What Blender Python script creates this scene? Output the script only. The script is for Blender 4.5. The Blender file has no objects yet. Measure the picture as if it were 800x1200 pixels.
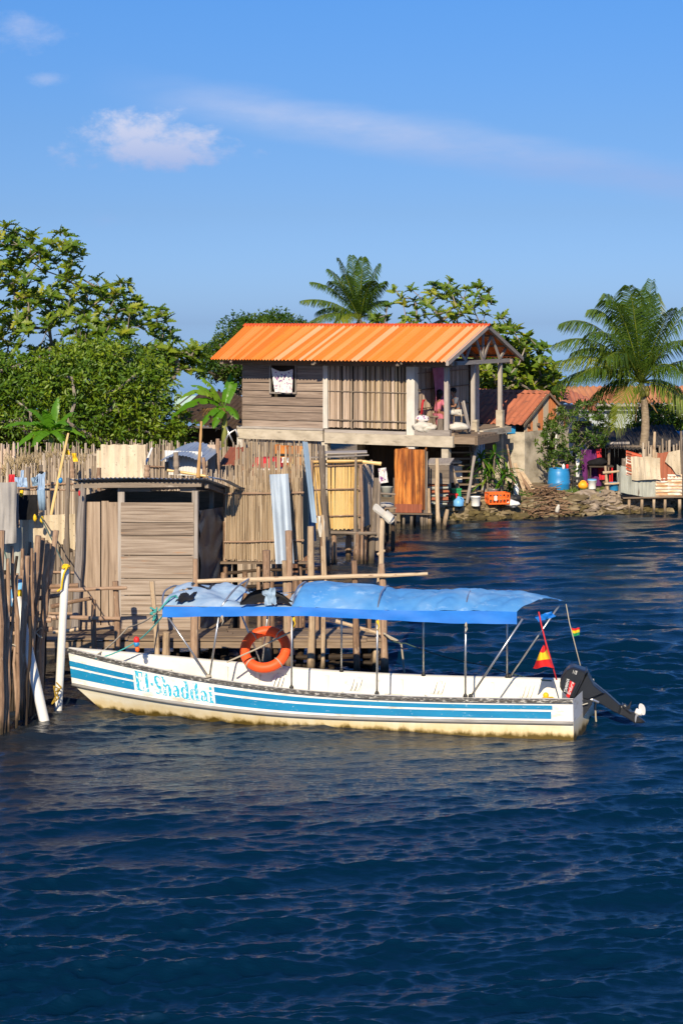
import bpy, math, random
import numpy as np
from mathutils import Vector, Matrix, noise
R = random.Random(11)
NR = np.random.default_rng(5)
SC = bpy.context.scene
COL = SC.collection
# ---- camera facts: focal length in pixels of the 800 px wide photo, eye height, horizon row
F, EYE, HOR = 1970.0, 6.75, 378.0
def P(px, py, Y): return Vector(((px-400)/F*Y, Y, EYE-(py-HOR)/F*Y))
def WY(py, z=0.0): return F*(EYE-z)/(py-HOR)
def PX(v): return 400+F*v.x/v.y
def PY(v): return HOR+F*(EYE-v.z)/v.y
def V3(*a): return Vector(a)
def ci(x, pts):
    if x <= pts[0][0]: return pts[0][1]
    if x >= pts[-1][0]: return pts[-1][1]
    for i in range(len(pts)-1):
        if x <= pts[i+1][0]:
            x0, y0 = pts[i]; x1, y1 = pts[i+1]
            m0 = (y1-(pts[i-1][1] if i else y0))/(x1-(pts[i-1][0] if i else x0))
            q = pts[i+2] if i+2 < len(pts) else pts[i+1]
            m1 = (q[1]-y0)/(q[0]-x0)
            h = x1-x0; t = (x-x0)/h
            return (2*t**3-3*t*t+1)*y0+(t**3-2*t*t+t)*h*m0+(-2*t**3+3*t*t)*y1+(t**3-t*t)*h*m1

# ---------------------------------------------------------------- scene tree
def tag(o, label=None, cat=None, group=None, kind=None):
    if label: o['label'] = label
    if cat: o['category'] = cat
    if group: o['group'] = group
    if kind: o['kind'] = kind
    return o
def thing(name, label, cat, loc, group=None, kind=None):
    o = bpy.data.objects.new(name, None); COL.objects.link(o)
    o.location = loc; o.empty_display_size = .1
    return tag(o, label, cat, group, kind)
def root_loc(o):
    p = Vector((0, 0, 0))
    while o is not None:
        p += o.location; o = o.parent
    return p
def link_mesh(name, me, mats, parent=None, origin=None, smooth=False):
    if not isinstance(mats, (list, tuple)): mats = [mats]
    for m in mats: me.materials.append(m)
    if smooth: me.shade_smooth()
    o = bpy.data.objects.new(name, me); COL.objects.link(o)
    if parent is not None:
        off = root_loc(parent); o.parent = parent
    else:
        if origin is None:
            co = np.empty(len(me.vertices)*3); me.vertices.foreach_get('co', co); co = co.reshape(-1, 3)
            origin = Vector((float((co[:, 0].min()+co[:, 0].max())/2), float((co[:, 1].min()+co[:, 1].max())/2), float(co[:, 2].min())))
        off = Vector(origin); o.location = off
    me.transform(Matrix.Translation(-off))
    return o

class MB:
    """collects faces with UVs, a per-face random tone and a material slot; build() makes ONE mesh object"""
    def __init__(s): s.v = []; s.f = []; s.uv = []; s.var = []; s.mi = []
    def face(s, pts, uvs=None, var=None, mi=0):
        b = len(s.v); s.v.extend(pts); s.f.append(tuple(range(b, b+len(pts))))
        s.uv.append(uvs or [(p[0]+p[1]*.37, p[2]) for p in pts]); s.var.append(R.random() if var is None else var); s.mi.append(mi)
    def obox(s, o, ax, ay, az, var=None, mi=0):
        """box from corner o and three edge vectors; grain runs along the longest edge"""
        o = Vector(o); var = R.random() if var is None else var
        E = [Vector(ax), Vector(ay), Vector(az)]
        if E[0].cross(E[1]).dot(E[2]) < 0: o = o+E[0]; E[0] = -E[0]
        ln = [e.length for e in E]; k = ln.index(max(ln)); off = (R.random()*9, R.random()*9)
        b = len(s.v)
        idx = {}
        for i in (0, 1):
            for j in (0, 1):
                for l in (0, 1):
                    idx[i, j, l] = len(s.v); s.v.append(o+E[0]*i+E[1]*j+E[2]*l)
        def fc(q):
            s.f.append(tuple(idx[c] for c in q))
            u = []
            for c in q:
                al = c[k]*ln[k]; ac = sum(c[m]*ln[m] for m in range(3) if m != k)
                u.append((ac+off[0], al+off[1]))
            s.uv.append(u); s.var.append(var); s.mi.append(mi)
        fc([(0,0,0),(0,1,0),(1,1,0),(1,0,0)]); fc([(0,0,1),(1,0,1),(1,1,1),(0,1,1)])
        fc([(0,0,0),(1,0,0),(1,0,1),(0,0,1)]); fc([(0,1,0),(0,1,1),(1,1,1),(1,1,0)])
        fc([(0,0,0),(0,0,1),(0,1,1),(0,1,0)]); fc([(1,0,0),(1,1,0),(1,1,1),(1,0,1)])
    def cbox(s, c, sx, sy, sz, rz=0, var=None, mi=0):
        c = Vector(c); ca, sa = math.cos(rz), math.sin(rz)
        ax = Vector((ca, sa, 0))*sx; ay = Vector((-sa, ca, 0))*sy; az = Vector((0, 0, sz))
        s.obox(c-ax/2-ay/2-az/2, ax, ay, az, var, mi)
    def tube(s, pts, rad, n=7, var=None, mi=0, caps=True, closed=False):
        pts = [Vector(p) for p in pts]; m = len(pts)
        if not hasattr(rad, '__len__'): rad = [rad]*m
        var = R.random() if var is None else var
        b = len(s.v); t0 = (pts[1]-pts[0]).normalized()
        up = Vector((0, 0, 1)) if abs(t0.z) < .9 else Vector((1, 0, 0))
        x = t0.cross(up).normalized(); y = None; d = 0; ds = []
        for i, p in enumerate(pts):
            a = pts[max(0, i-1)] if not closed else pts[(i-1) % m]; c = pts[min(m-1, i+1)] if not closed else pts[(i+1) % m]
            t = (c-a).normalized()
            x = (x-t*x.dot(t)).normalized(); y = t.cross(x)
            for k in range(n):
                g = 2*math.pi*k/n
                s.v.append(p+(x*math.cos(g)+y*math.sin(g))*rad[i])
            if i: d += (p-pts[i-1]).length
            ds.append(d)
        ro = R.random()*7; rr = max(rad)*6.28
        rng = range(m if closed else m-1)
        for i in rng:
            j = (i+1) % m
            for k in range(n):
                k2 = (k+1) % n
                s.f.append((b+i*n+k, b+i*n+k2, b+j*n+k2, b+j*n+k))
                dj = ds[j] if j else d+.1
                s.uv.append([(ro+rr*k/n, ro+ds[i]), (ro+rr*(k+1)/n, ro+ds[i]), (ro+rr*(k+1)/n, ro+dj), (ro+rr*k/n, ro+dj)])
                s.var.append(var); s.mi.append(mi)
        if caps and not closed:
            for e, fl in ((0, True), (m-1, False)):
                q = [b+e*n+k for k in range(n)]
                if fl: q.reverse()
                s.f.append(tuple(q)); s.uv.append([(ro, ro)]*n); s.var.append(var); s.mi.append(mi)
    def stick(s, p0, p1, r0, r1=None, n=7, wob=.02, seg=8, var=None, knots=True, mi=0):
        p0 = Vector(p0); p1 = Vector(p1); r1 = r0*.8 if r1 is None else r1
        L = (p1-p0).length; sd = R.random()*90
        pts = []; rad = []
        ph = R.random()*6; bend = V3(R.uniform(-1, 1), R.uniform(-1, 1), 0)*wob*L*.35
        for i in range(seg+1):
            t = i/seg
            nz = noise.noise_vector(Vector((sd, t*L*1.3, 0)))*wob*min(1, .3+L*.35)
            w = math.sin(t*math.pi)
            pts.append(p0.lerp(p1, t)+bend*w+nz*(w*.8+.2)); rad.append((r0+(r1-r0)*t)*(1+(R.uniform(-.16, .22) if knots else 0)))
        s.tube(pts, rad, n, var, mi)
    def grid(s, fn, nu, nv, su=1, sv=1, var=None, mi=0, keep=None, vperface=False):
        """surface from fn(u,v), u,v in 0..1; su, sv = size in metres for UVs"""
        b = len(s.v); var = R.random() if var is None else var; off = R.random()*9
        for j in range(nv+1):
            for i in range(nu+1): s.v.append(Vector(fn(i/nu, j/nv)))
        for j in range(nv):
            for i in range(nu):
                if keep and not keep((i+.5)/nu, (j+.5)/nv): continue
                q = b+j*(nu+1)+i
                s.f.append((q, q+1, q+nu+2, q+nu+1))
                s.uv.append([(off+su*a/nu, off+sv*c/nv) for a, c in ((i, j), (i+1, j), (i+1, j+1), (i, j+1))])
                s.var.append(R.random() if vperface else var); s.mi.append(mi)
    def corr(s, o, U, Vv, pitch=.076, amp=.012, var=None, mi=0, bend=None, nv=4, ragged=0, sub=4):
        """corrugated sheet: waves repeat along U, ribs run along V"""
        o = Vector(o); U = Vector(U); Vv = Vector(Vv); n = U.cross(Vv).normalized()
        lu, lv = U.length, Vv.length; nu = max(4, int(lu/pitch*sub)); sd = R.random()*50
        def fn(u, v):
            r0 = ragged*noise.noise(Vector((u*lu*3, sd, 0))); r1 = ragged*noise.noise(Vector((u*lu*3, sd+9, 0)))
            vv = r0+v*(1-r0+r1) if ragged else v
            d = amp*math.sin(2*math.pi*u*lu/pitch)+(bend(u, v) if bend else 0)
            return o+U*u+Vv*vv+n*d
        s.grid(fn, nu, nv, lu, lv, var, mi)
    def ball(s, c, rx, ry=None, rz=None, nu=10, nv=7, var=None, mi=0, lump=0):
        ry = ry or rx; rz = rz or rx; c = Vector(c); sd = R.random()*50
        def fn(u, v):
            a = 2*math.pi*u; b = math.pi*(v-.5)
            d = V3(math.cos(a)*math.cos(b), math.sin(a)*math.cos(b), math.sin(b))
            k = 1+(lump*noise.noise(d*1.7+V3(sd, sd, 0)) if lump else 0)
            return c+V3(d.x*rx, d.y*ry, d.z*rz)*k
        s.grid(fn, nu, nv, rx*6, rz*3, var, mi)
    def lathe(s, c, prof, n=20, var=None, mi=0, axis=None):
        """prof = [(r,z)...] about a vertical (or given) axis through c"""
        c = Vector(c); m = Matrix.Identity(3)
        if axis is not None: m = Vector(axis).to_track_quat('Z', 'Y').to_matrix()
        k = len(prof)-1
        def fn(u, v):
            i = min(k, int(round(v*k))); r, z = prof[i]; a = 2*math.pi*u
            return c+m @ V3(math.cos(a)*r, math.sin(a)*r, z)
        s.grid(fn, n, k, 1, 1, var, mi)
    def build(s, name, mats, parent=None, smooth=False, origin=None):
        me = bpy.data.meshes.new(name)
        me.from_pydata([tuple(p) for p in s.v], [], s.f)
        ul = me.uv_layers.new(name='UVMap')
        ul.data.foreach_set('uv', np.array([c for f in s.uv for p in f for c in p], dtype=np.float32))
        at = me.attributes.new('var', 'FLOAT', 'FACE'); at.data.foreach_set('value', np.array(s.var, dtype=np.float32))
        me.polygons.foreach_set('material_index', np.array(s.mi, dtype=np.int32))
        if smooth:
            bm_weld(me)
        o = link_mesh(name, me, mats, parent, origin, smooth)
        return o
def bm_weld(me):
    import bmesh
    b = bmesh.new(); b.from_mesh(me); bmesh.ops.remove_doubles(b, verts=b.verts, dist=1e-4); b.to_mesh(me); b.free()

# ---------------------------------------------------------------- materials
def N(nt, typ, ins=None, **props):
    n = nt.nodes.new(typ)
    for k, v in props.items(): setattr(n, k, v)
    for k, v in (ins or {}).items():
        if isinstance(v, tuple) and len(v) == 2 and isinstance(v[0], bpy.types.Node): nt.links.new(v[0].outputs[v[1]], n.inputs[k])
        elif isinstance(v, bpy.types.Node): nt.links.new(v.outputs[0], n.inputs[k])
        else: n.inputs[k].default_value = v
    return n
def c4(c): return (c[0], c[1], c[2], 1.0)
def hexc(h):
    v = [int(h[i:i+2], 16)/255 for i in (0, 2, 4)]
    return tuple(x/12.92 if x <= .04045 else ((x+.055)/1.055)**2.4 for x in v)
def ramp(nt, fac, stops):
    r = N(nt, 'ShaderNodeValToRGB', {'Fac': fac}); e = r.color_ramp.elements
    e[0].position, e[0].color = stops[0][0], c4(stops[0][1]); e[1].position, e[1].color = stops[-1][0], c4(stops[-1][1])
    for p, c in stops[1:-1]:
        q = e.new(p); q.color = c4(c)
    return r
def math_(nt, op, a, b): return N(nt, 'ShaderNodeMath', {0: a, 1: b}, operation=op)
MATS = {}
def surf(name, stops, coord='uv', scale=(30, 2, 1), detail=6, nrough=.6, var=.4, rough=.8, metal=0, bump=.4, bdist=.006, chips=(), spec=.3, contrast=1.6, coat=0, wet=False):
    """procedural surface: noise + per-piece tone through a colour ramp; chips = [(colour, scale, threshold, softness, coord)] are worn, dirty or shade-painted patches"""
    m = bpy.data.materials.new(name); m.use_nodes = True; nt = m.node_tree; b = nt.nodes['Principled BSDF']
    tc = N(nt, 'ShaderNodeTexCoord'); geo = N(nt, 'ShaderNodeNewGeometry'); at = N(nt, 'ShaderNodeAttribute', attribute_name='var')
    src = {'uv': (tc, 'UV'), 'pos': (geo, 'Position')}
    def nz(co, sc, det=5.0, ro=.6):
        mp = N(nt, 'ShaderNodeMapping', {'Vector': src[co], 'Scale': sc})
        sh = N(nt, 'ShaderNodeVectorMath', {0: mp, 1: N(nt, 'ShaderNodeCombineXYZ', {'Z': math_(nt, 'MULTIPLY', (at, 'Fac'), 17.0)})}, operation='ADD')
        return N(nt, 'ShaderNodeTexNoise', {'Vector': sh, 'Scale': 1.0, 'Detail': det, 'Roughness': ro})
    g = nz(coord, scale, detail, nrough)
    gc = N(nt, 'ShaderNodeMapRange', {'Value': (g, 'Fac'), 'From Min': .5-.5/contrast, 'From Max': .5+.5/contrast})
    fac = N(nt, 'ShaderNodeMix', {'Factor': var, 2: gc, 3: (at, 'Fac')}, data_type='FLOAT')
    col = ramp(nt, fac, stops)
    for cc, sc, th, so, co in chips:
        if not hasattr(sc, '__len__'): sc = (sc, sc, sc)
        k = nz(co, sc, 6.0, .65)
        k2 = N(nt, 'ShaderNodeMapRange', {'Value': (k, 'Fac'), 'From Min': th-so, 'From Max': th+so})
        col = N(nt, 'ShaderNodeMix', {'Factor': k2, 6: (col, 'Color') if col.bl_idname == 'ShaderNodeValToRGB' else (col, 2), 7: c4(cc)}, data_type='RGBA')
    if wet:   # algae and wet stain where the sea reaches
        pz = N(nt, 'ShaderNodeSeparateXYZ', {0: (geo, 'Position')}); wn = nz('pos', (6, 6, 3))
        wf = N(nt, 'ShaderNodeMapRange', {'Value': math_(nt, 'ADD', (pz, 'Z'), math_(nt, 'MULTIPLY', math_(nt, 'SUBTRACT', (wn, 'Fac'), .5), .5)), 'From Min': .34, 'From Max': .10, 'To Max': .9})
        col = N(nt, 'ShaderNodeMix', {'Factor': wf, 6: (col, 'Color') if col.bl_idname == 'ShaderNodeValToRGB' else (col, 2), 7: (.022, .018, .010, 1)}, data_type='RGBA')
    nt.links.new(col.outputs['Color' if col.bl_idname == 'ShaderNodeValToRGB' else 2], b.inputs['Base Color'])
    b.inputs['Roughness'].default_value = rough; b.inputs['Metallic'].default_value = metal
    b.inputs['Specular IOR Level'].default_value = spec
    if coat: b.inputs['Coat Weight'].default_value = coat; b.inputs['Coat Roughness'].default_value = .1
    if bump:
        bp = N(nt, 'ShaderNodeBump', {'Height': (g, 'Fac'), 'Strength': bump, 'Distance': bdist}); nt.links.new(bp.outputs[0], b.inputs['Normal'])
    MATS[name] = m
    return m
def leafmat(name, stops, trans=.3, rough=.45):
    m = bpy.data.materials.new(name); m.use_nodes = True; nt = m.node_tree; b = nt.nodes['Principled BSDF']; out = nt.nodes['Material Output']
    at = N(nt, 'ShaderNodeAttribute', attribute_name='var')
    geo = N(nt, 'ShaderNodeNewGeometry')
    nz = N(nt, 'ShaderNodeTexNoise', {'Vector': (geo, 'Position'), 'Scale': 1.1, 'Detail': 3.0})
    f = N(nt, 'ShaderNodeMix', {'Factor': .3, 2: (at, 'Fac'), 3: (nz, 'Fac')}, data_type='FLOAT')
    col = ramp(nt, f, stops)
    nt.links.new(col.outputs['Color'], b.inputs['Base Color']); b.inputs['Roughness'].default_value = rough; b.inputs['Specular IOR Level'].default_value = .35
    hs = N(nt, 'ShaderNodeHueSaturation', {'Color': (col, 'Color'), 'Hue': .48, 'Saturation': 1.15, 'Value': 1.5})
    tr = N(nt, 'ShaderNodeBsdfTranslucent', {'Color': hs})
    mx = N(nt, 'ShaderNodeMixShader', {'Fac': trans, 1: (b, 'BSDF'), 2: tr}); nt.links.new(mx.outputs[0], out.inputs['Surface'])
    MATS[name] = m
    return m
M_GREY = surf('weathered grey wood', [(0, (.045, .036, .03)), (.45, (.17, .135, .105)), (1, (.36, .29, .225))], wet=True, chips=[((.05, .035, .025), (70, 1.3, 1), .68, .05, 'uv'), ((.42, .36, .30), (8, 2, 1), .66, .05, 'uv')])
M_SILVER = surf('silvery bare timber', [(0, (.12, .10, .09)), (.5, (.30, .265, .235)), (1, (.5, .46, .42))])
M_BROWN = surf('brown rough pole', [(0, (.07, .04, .024)), (.45, (.24, .15, .095)), (1, (.46, .32, .22))], scale=(22, 5, 1), wet=True, chips=[((.50, .38, .27), (6, 3, 1), .64, .05, 'uv'), ((.04, .025, .018), (14, 7, 1), .68, .03, 'uv')])
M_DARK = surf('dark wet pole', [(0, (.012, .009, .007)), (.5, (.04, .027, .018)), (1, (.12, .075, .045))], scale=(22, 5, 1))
M_PALE = surf('pale peeled pole', [(0, (.18, .12, .075)), (.5, (.42, .31, .20)), (1, (.62, .49, .34))], scale=(18, 5, 1), wet=True, chips=[((.22, .14, .085), (7, 3, 1), .63, .05, 'uv'), ((.10, .065, .04), (14, 8, 1), .69, .03, 'uv')])
M_DECK = surf('deck board wood', [(0, (.06, .045, .032)), (.5, (.20, .145, .10)), (1, (.36, .275, .195))])
M_DOOR = surf('tan door plank', [(0, (.15, .105, .07)), (.5, (.33, .245, .175)), (1, (.46, .36, .265))], scale=(22, .9, 1), var=.35, contrast=3, chips=[((.10, .07, .05), (6, 2.5, 1), .71, .04, 'uv')])
M_PLANK = surf('weathered wall plank', [(0, (.085, .06, .045)), (.45, (.24, .185, .14)), (1, (.43, .355, .285))], scale=(26, .8, 1), var=.42, bump=.8, contrast=3.2, chips=[((.36, .18, .08), (16, .8, 1), .68, .06, 'uv'), ((.06, .045, .035), (5, 3, 1), .72, .03, 'uv')])
M_HPLANK = surf('house wall plank', [(0, (.07, .05, .038)), (.5, (.22, .165, .13)), (1, (.43, .345, .28))], scale=(26, .9, 1), var=.4, bump=.6, contrast=2.2, chips=[((.36, .29, .23), (12, .6, 1), .64, .05, 'uv')])
M_REED = surf('dry reed', [(0, (.11, .075, .045)), (.45, (.33, .24, .15)), (1, (.58, .47, .33))], scale=(40, 3, 1), var=.65)
M_REEDP = surf('bleached reed', [(0, (.15, .10, .07)), (.45, (.42, .32, .24)), (1, (.68, .56, .46))], scale=(40, 2, 1), var=.65)
M_FENCE = surf('grey brushwood', [(0, (.10, .075, .055)), (.4, (.30, .235, .175)), (1, (.56, .48, .38))], scale=(30, 3, 1), var=.65)
M_BAMBOO = surf('yellow bamboo', [(0, (.32, .18, .055)), (.4, (.62, .41, .15)), (1, (.78, .58, .27))], scale=(12, 3, 1), var=.5, rough=.45, spec=.5, chips=[((.16, .08, .03), (2, 4, 1), .70, .03, 'uv')])
M_THATCH = surf('dry thatch', [(0, (.14, .10, .05)), (.5, (.38, .29, .16)), (1, (.56, .46, .29))], scale=(40, 3, 1), var=.6)
M_GALV = surf('galvanised sheet', [(0, (.20, .25, .31)), (.5, (.32, .38, .45)), (1, (.44, .50, .56))], coord='uv', scale=(5, 1.2, 1), var=.15, rough=.45, metal=.35, bump=.1, chips=[((.26, .24, .22), (9, .8, 1), .68, .07, 'uv'), ((.72, .74, .75), (1.5, 4, 1), .66, .02, 'uv')])
M_GALVB = surf('bluish galvanised sheet', [(0, (.12, .18, .26)), (.5, (.22, .31, .42)), (1, (.36, .45, .55))], coord='uv', scale=(6, 1, 1), var=.2, rough=.5, metal=.3, bump=.1, chips=[((.45, .48, .5), (8, 1, 1), .66, .06, 'uv')])
M_RUST = surf('rusted sheet', [(0, (.09, .03, .014)), (.4, (.32, .10, .026)), (.7, (.60, .22, .045)), (1, (.72, .38, .12))], coord='uv', scale=(7, .9, 1), var=.1, rough=.8, bump=.2, contrast=2.2, chips=[((.10, .035, .016), (24, .4, 1), .57, .07, 'uv'), ((.07, .035, .025), (14, 1.2, 1), .62, .06, 'uv'), ((.42, .36, .26), (5, 2, 1), .71, .04, 'uv')])  # first streak layer paints the dark shading of the ribs over the rust
M_RUSTRED = surf('red rusted iron', [(0, (.16, .05, .028)), (.5, (.30, .095, .05)), (1, (.42, .15, .085))], coord='uv', scale=(9, 1.2, 1), rough=.8, bump=.2)
M_BEIGESH = surf('beige fibre sheet', [(0, (.32, .25, .16)), (.5, (.52, .43, .30)), (1, (.66, .57, .43))], coord='uv', scale=(4, 1.2, 1), var=.15, rough=.85, chips=[((.10, .085, .065), 14, .66, .05, 'pos'), ((.30, .25, .18), (8, .7, 1), .62, .1, 'uv')])
M_GREYSH = surf('stained grey sheet', [(0, (.16, .165, .14)), (.5, (.36, .37, .32)), (1, (.52, .52, .46))], coord='uv', scale=(5, 1, 1), var=.2, rough=.7, chips=[((.12, .085, .06), (6, .9, 1), .67, .06, 'uv')])
M_ORANGE = surf('orange roof sheet', [(0, (.66, .14, .012)), (.45, (.80, .24, .03)), (.7, (.82, .33, .10)), (1, (.83, .46, .27))], coord='uv', scale=(3, .35, 1), var=.75, rough=.5, bump=0, contrast=1.2, chips=[((.42, .12, .05), 5, .72, .05, 'pos')])
M_RIDGE = surf('red ridge cap', [(0, (.46, .05, .012)), (1, (.60, .09, .02))], coord='pos', scale=(2, 2, 2), rough=.5, bump=0)
M_TILE = surf('terracotta roof sheet', [(0, (.20, .065, .04)), (.5, (.42, .14, .075)), (1, (.56, .23, .13))], coord='uv', scale=(4, .7, 1), var=.25, rough=.85, bump=.1, chips=[((.16, .07, .05), 3, .62, .08, 'pos')])
M_TILEL = surf('light clay roof', [(0, (.34, .12, .055)), (.5, (.50, .20, .09)), (1, (.60, .30, .16))], coord='uv', scale=(4, .7, 1), var=.25, rough=.85, bump=.1)
M_CONC = surf('bare concrete', [(0, (.26, .22, .165)), (.5, (.44, .385, .30)), (1, (.58, .52, .42))], coord='pos', scale=(2, 2, 4), var=.05, rough=.9, bump=.3, bdist=.02, chips=[((.13, .11, .085), (1.5, 1.5, 5), .66, .09, 'pos')])
M_CONCP = surf('pale concrete column', [(0, (.40, .375, .33)), (1, (.66, .63, .57))], coord='pos', scale=(5, 5, 2), var=.1, rough=.9, bump=.2)
M_STAINW = surf('stained cement wall', [(0, (.18, .16, .13)), (.4, (.44, .39, .31)), (1, (.64, .58, .48))], coord='pos', scale=(1.6, 1.6, 2), var=.05, rough=.95, bump=.3, bdist=.02, contrast=2.4)
M_PLY = surf('old plywood', [(0, (.26, .18, .12)), (.5, (.40, .29, .20)), (1, (.50, .40, .29))], coord='uv', scale=(8, 1.2, 1), rough=.85)
M_BLACKP = surf('black plastic sheet', [(0, (.02, .023, .03)), (.5, (.045, .051, .064)), (1, (.12, .13, .155))], coord='pos', scale=(3, 3, 7), rough=.5, bump=0, spec=.5)
M_GREYT = surf('grey tarpaulin', [(0, (.22, .21, .20)), (1, (.42, .40, .38))], coord='pos', scale=(3, 3, 3), rough=.7, bump=.2)
M_VOID = surf('dark boarding with painted shade', [(0, (.018, .014, .011)), (1, (.07, .053, .04))], var=.6)  # near black stands for the shade inside rooms, doorways and the undercroft
M_WHITEP = surf('white gloss paint', [(0, (.68, .67, .62)), (1, (.84, .83, .80))], coord='pos', scale=(1.5, 1.5, 3), var=.05, rough=.35, bump=.05, spec=.5, chips=[((.50, .45, .36), (3, 3, 9), .61, .09, 'pos'), ((.28, .26, .23), (9, 9, 26), .69, .02, 'pos'), ((.50, .36, .18), (7, 7, 1.5), .73, .04, 'pos')])
M_PVC = surf('white plastic pipe', [(0, (.62, .60, .55)), (1, (.80, .78, .74))], coord='uv', scale=(5, 2, 1), var=.05, rough=.4, bump=0, chips=[((.28, .25, .20), (4, 2.5, 1), .66, .05, 'uv')])
M_HULLLOW = surf('cream lower hull', [(0, (.58, .50, .34)), (.5, (.72, .66, .50)), (1, (.80, .76, .63))], coord='pos', scale=(1.2, 1.2, 5), var=.02, rough=.4, bump=0, spec=.5)
M_INNER = surf('cream boat inside', [(0, (.62, .59, .51)), (1, (.78, .76, .69))], coord='pos', scale=(2, 2, 3), var=.05, rough=.5, bump=.05, chips=[((.42, .37, .28), (4, 4, 9), .70, .05, 'pos')])
M_GUNW = surf('worn gunwale edge', [(0, (.03, .028, .026)), (.58, (.09, .085, .08)), (.76, (.25, .24, .22)), (1, (.60, .58, .53))], coord='pos', scale=(16, 16, 40), var=.05, rough=.6, bump=.4, contrast=3)
M_RUB = surf('grey rub strip', [(0, (.16, .15, .14)), (1, (.34, .33, .31))], coord='pos', scale=(3, 3, 20), var=.05, rough=.6)
M_STRIPE = surf('blue hull stripe', [(0, (.006, .17, .36)), (1, (.012, .25, .47))], coord='pos', scale=(2, 2, 8), var=.05, rough=.35, bump=0, spec=.5, chips=[((.42, .55, .66), (14, 14, 40), .655, .02, 'pos')])
M_LETTER = surf('flaking cyan lettering', [(0, (.01, .36, .55)), (1, (.03, .47, .64))], coord='pos', scale=(9, 9, 9), var=.05, rough=.4, bump=0, chips=[((.775, .765, .725), (30, 30, 18), .56, .02, 'pos')])
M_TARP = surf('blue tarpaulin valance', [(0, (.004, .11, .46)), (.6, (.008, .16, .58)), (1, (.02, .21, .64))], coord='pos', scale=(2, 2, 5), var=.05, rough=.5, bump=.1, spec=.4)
M_TARPT = surf('blue tarpaulin with painted sheen', [(0, (.03, .19, .53)), (.5, (.085, .275, .57)), (1, (.21, .37, .59))], coord='pos', scale=(1.3, 1.3, 2), var=.05, rough=.55, bump=.15, spec=.4, chips=[((.30, .47, .68), (3, 3, 6), .64, .08, 'pos'), ((.03, .04, .06), (9, 9, 9), .77, .02, 'pos')])  # paler blue paints the sheen of grazing light on the canopy top
M_TORN = surf('torn pale tarpaulin', [(0, (.16, .29, .46)), (.5, (.30, .42, .56)), (1, (.46, .55, .64))], coord='pos', scale=(4, 4, 4), var=.05, rough=.5, bump=.2, spec=.4)
M_STEEL = surf('stainless tube', [(0, (.40, .40, .39)), (1, (.62, .61, .60))], coord='pos', scale=(5, 5, 5), var=.05, rough=.3, metal=.8, bump=0)
M_BLKPL = surf('black rubber', [(0, (.012, .012, .013)), (1, (.03, .03, .032))], coord='pos', scale=(6, 6, 6), rough=.5)
M_COWL = surf('charcoal motor cowling', [(0, (.012, .014, .018)), (1, (.022, .025, .031))], coord='pos', scale=(3, 3, 3), rough=.35, bump=0, spec=.4, coat=.15)
M_MOTB = surf('black motor casing', [(0, (.008, .009, .012)), (1, (.022, .024, .03))], coord='pos', scale=(5, 5, 5), rough=.4, bump=.05, spec=.5)
M_PROP = surf('white painted propeller', [(0, (.60, .59, .57)), (1, (.78, .77, .75))], coord='pos', scale=(9, 9, 9), rough=.35, bump=0)
M_REDP = surf('red paint', [(0, (.55, .015, .015)), (1, (.70, .03, .03))], coord='pos', scale=(4, 4, 4), rough=.45, bump=0)
M_WHT = surf('plain white', [(0, (.74, .74, .72)), (1, (.82, .82, .80))], coord='pos', scale=(4, 4, 4), rough=.5, bump=0)
M_RING = surf('orange life ring', [(0, (.82, .07, .012)), (1, (.86, .115, .025))], coord='pos', scale=(3, 3, 3), var=.05, rough=.5, bump=.1, chips=[((.16, .03, .015), (11, 11, 11), .76, .02, 'pos'), ((.80, .25, .14), (6, 6, 6), .70, .05, 'pos')])
M_ROPE = surf('pale rope', [(0, (.26, .22, .16)), (1, (.50, .45, .36))], scale=(60, 60, 1), rough=.9)
M_ROPED = surf('dark green rope', [(0, (.03, .06, .05)), (1, (.10, .17, .14))], scale=(60, 60, 1), rough=.9)
M_TEALR = surf('teal rope', [(0, (.02, .20, .20)), (1, (.08, .36, .35))], scale=(60, 60, 1), rough=.9)
M_YELLOW = surf('yellow plastic', [(0, (.66, .40, .01)), (1, (.80, .55, .03))], coord='pos', scale=(9, 9, 9), rough=.6)
M_BLUEP = surf('blue plastic', [(0, (.012, .17, .42)), (1, (.03, .26, .54))], coord='pos', scale=(4, 4, 4), rough=.4, bump=0, spec=.5, chips=[((.20, .30, .38), (6, 6, 12), .70, .04, 'pos')])
M_LBLUE = surf('light blue plastic', [(0, (.08, .30, .62)), (1, (.20, .46, .74))], coord='pos', scale=(4, 4, 4), rough=.4, bump=0)
M_ORPL = surf('orange plastic', [(0, (.72, .10, .015)), (1, (.82, .17, .03))], coord='pos', scale=(4, 4, 4), rough=.45, bump=0)
M_AMBER = surf('amber plastic', [(0, (.72, .30, .01)), (1, (.80, .40, .03))], coord='pos', scale=(4, 4, 4), rough=.45, bump=0)
M_GRNPL = surf('green plastic', [(0, (.01, .18, .06)), (1, (.03, .28, .10))], coord='pos', scale=(4, 4, 4), rough=.45, bump=0)
M_ALU = surf('aluminium pot', [(0, (.45, .45, .45)), (1, (.62, .62, .62))], coord='pos', scale=(4, 4, 4), rough=.35, metal=.7, bump=0)
def cloth(name, a, b, sc=7, chips=()): return surf(name, [(0, a), (1, b)], coord='pos', scale=(sc, sc, sc), var=.1, rough=.9, bump=.2, spec=.1, chips=chips)
M_PINK = cloth('pink cloth', (.42, .10, .15), (.60, .22, .28))
M_PURPLE = cloth('purple cloth', (.06, .012, .07), (.15, .035, .16))
M_REDC = cloth('red cloth', (.42, .02, .03), (.58, .05, .06))
M_JEANS = cloth('washed denim', (.12, .20, .30), (.30, .42, .54))
M_BLUESH = cloth('pale blue cloth', (.18, .30, .50), (.42, .53, .66))
M_WHITEC = cloth('off white cloth', (.44, .41, .35), (.62, .59, .53))
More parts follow.
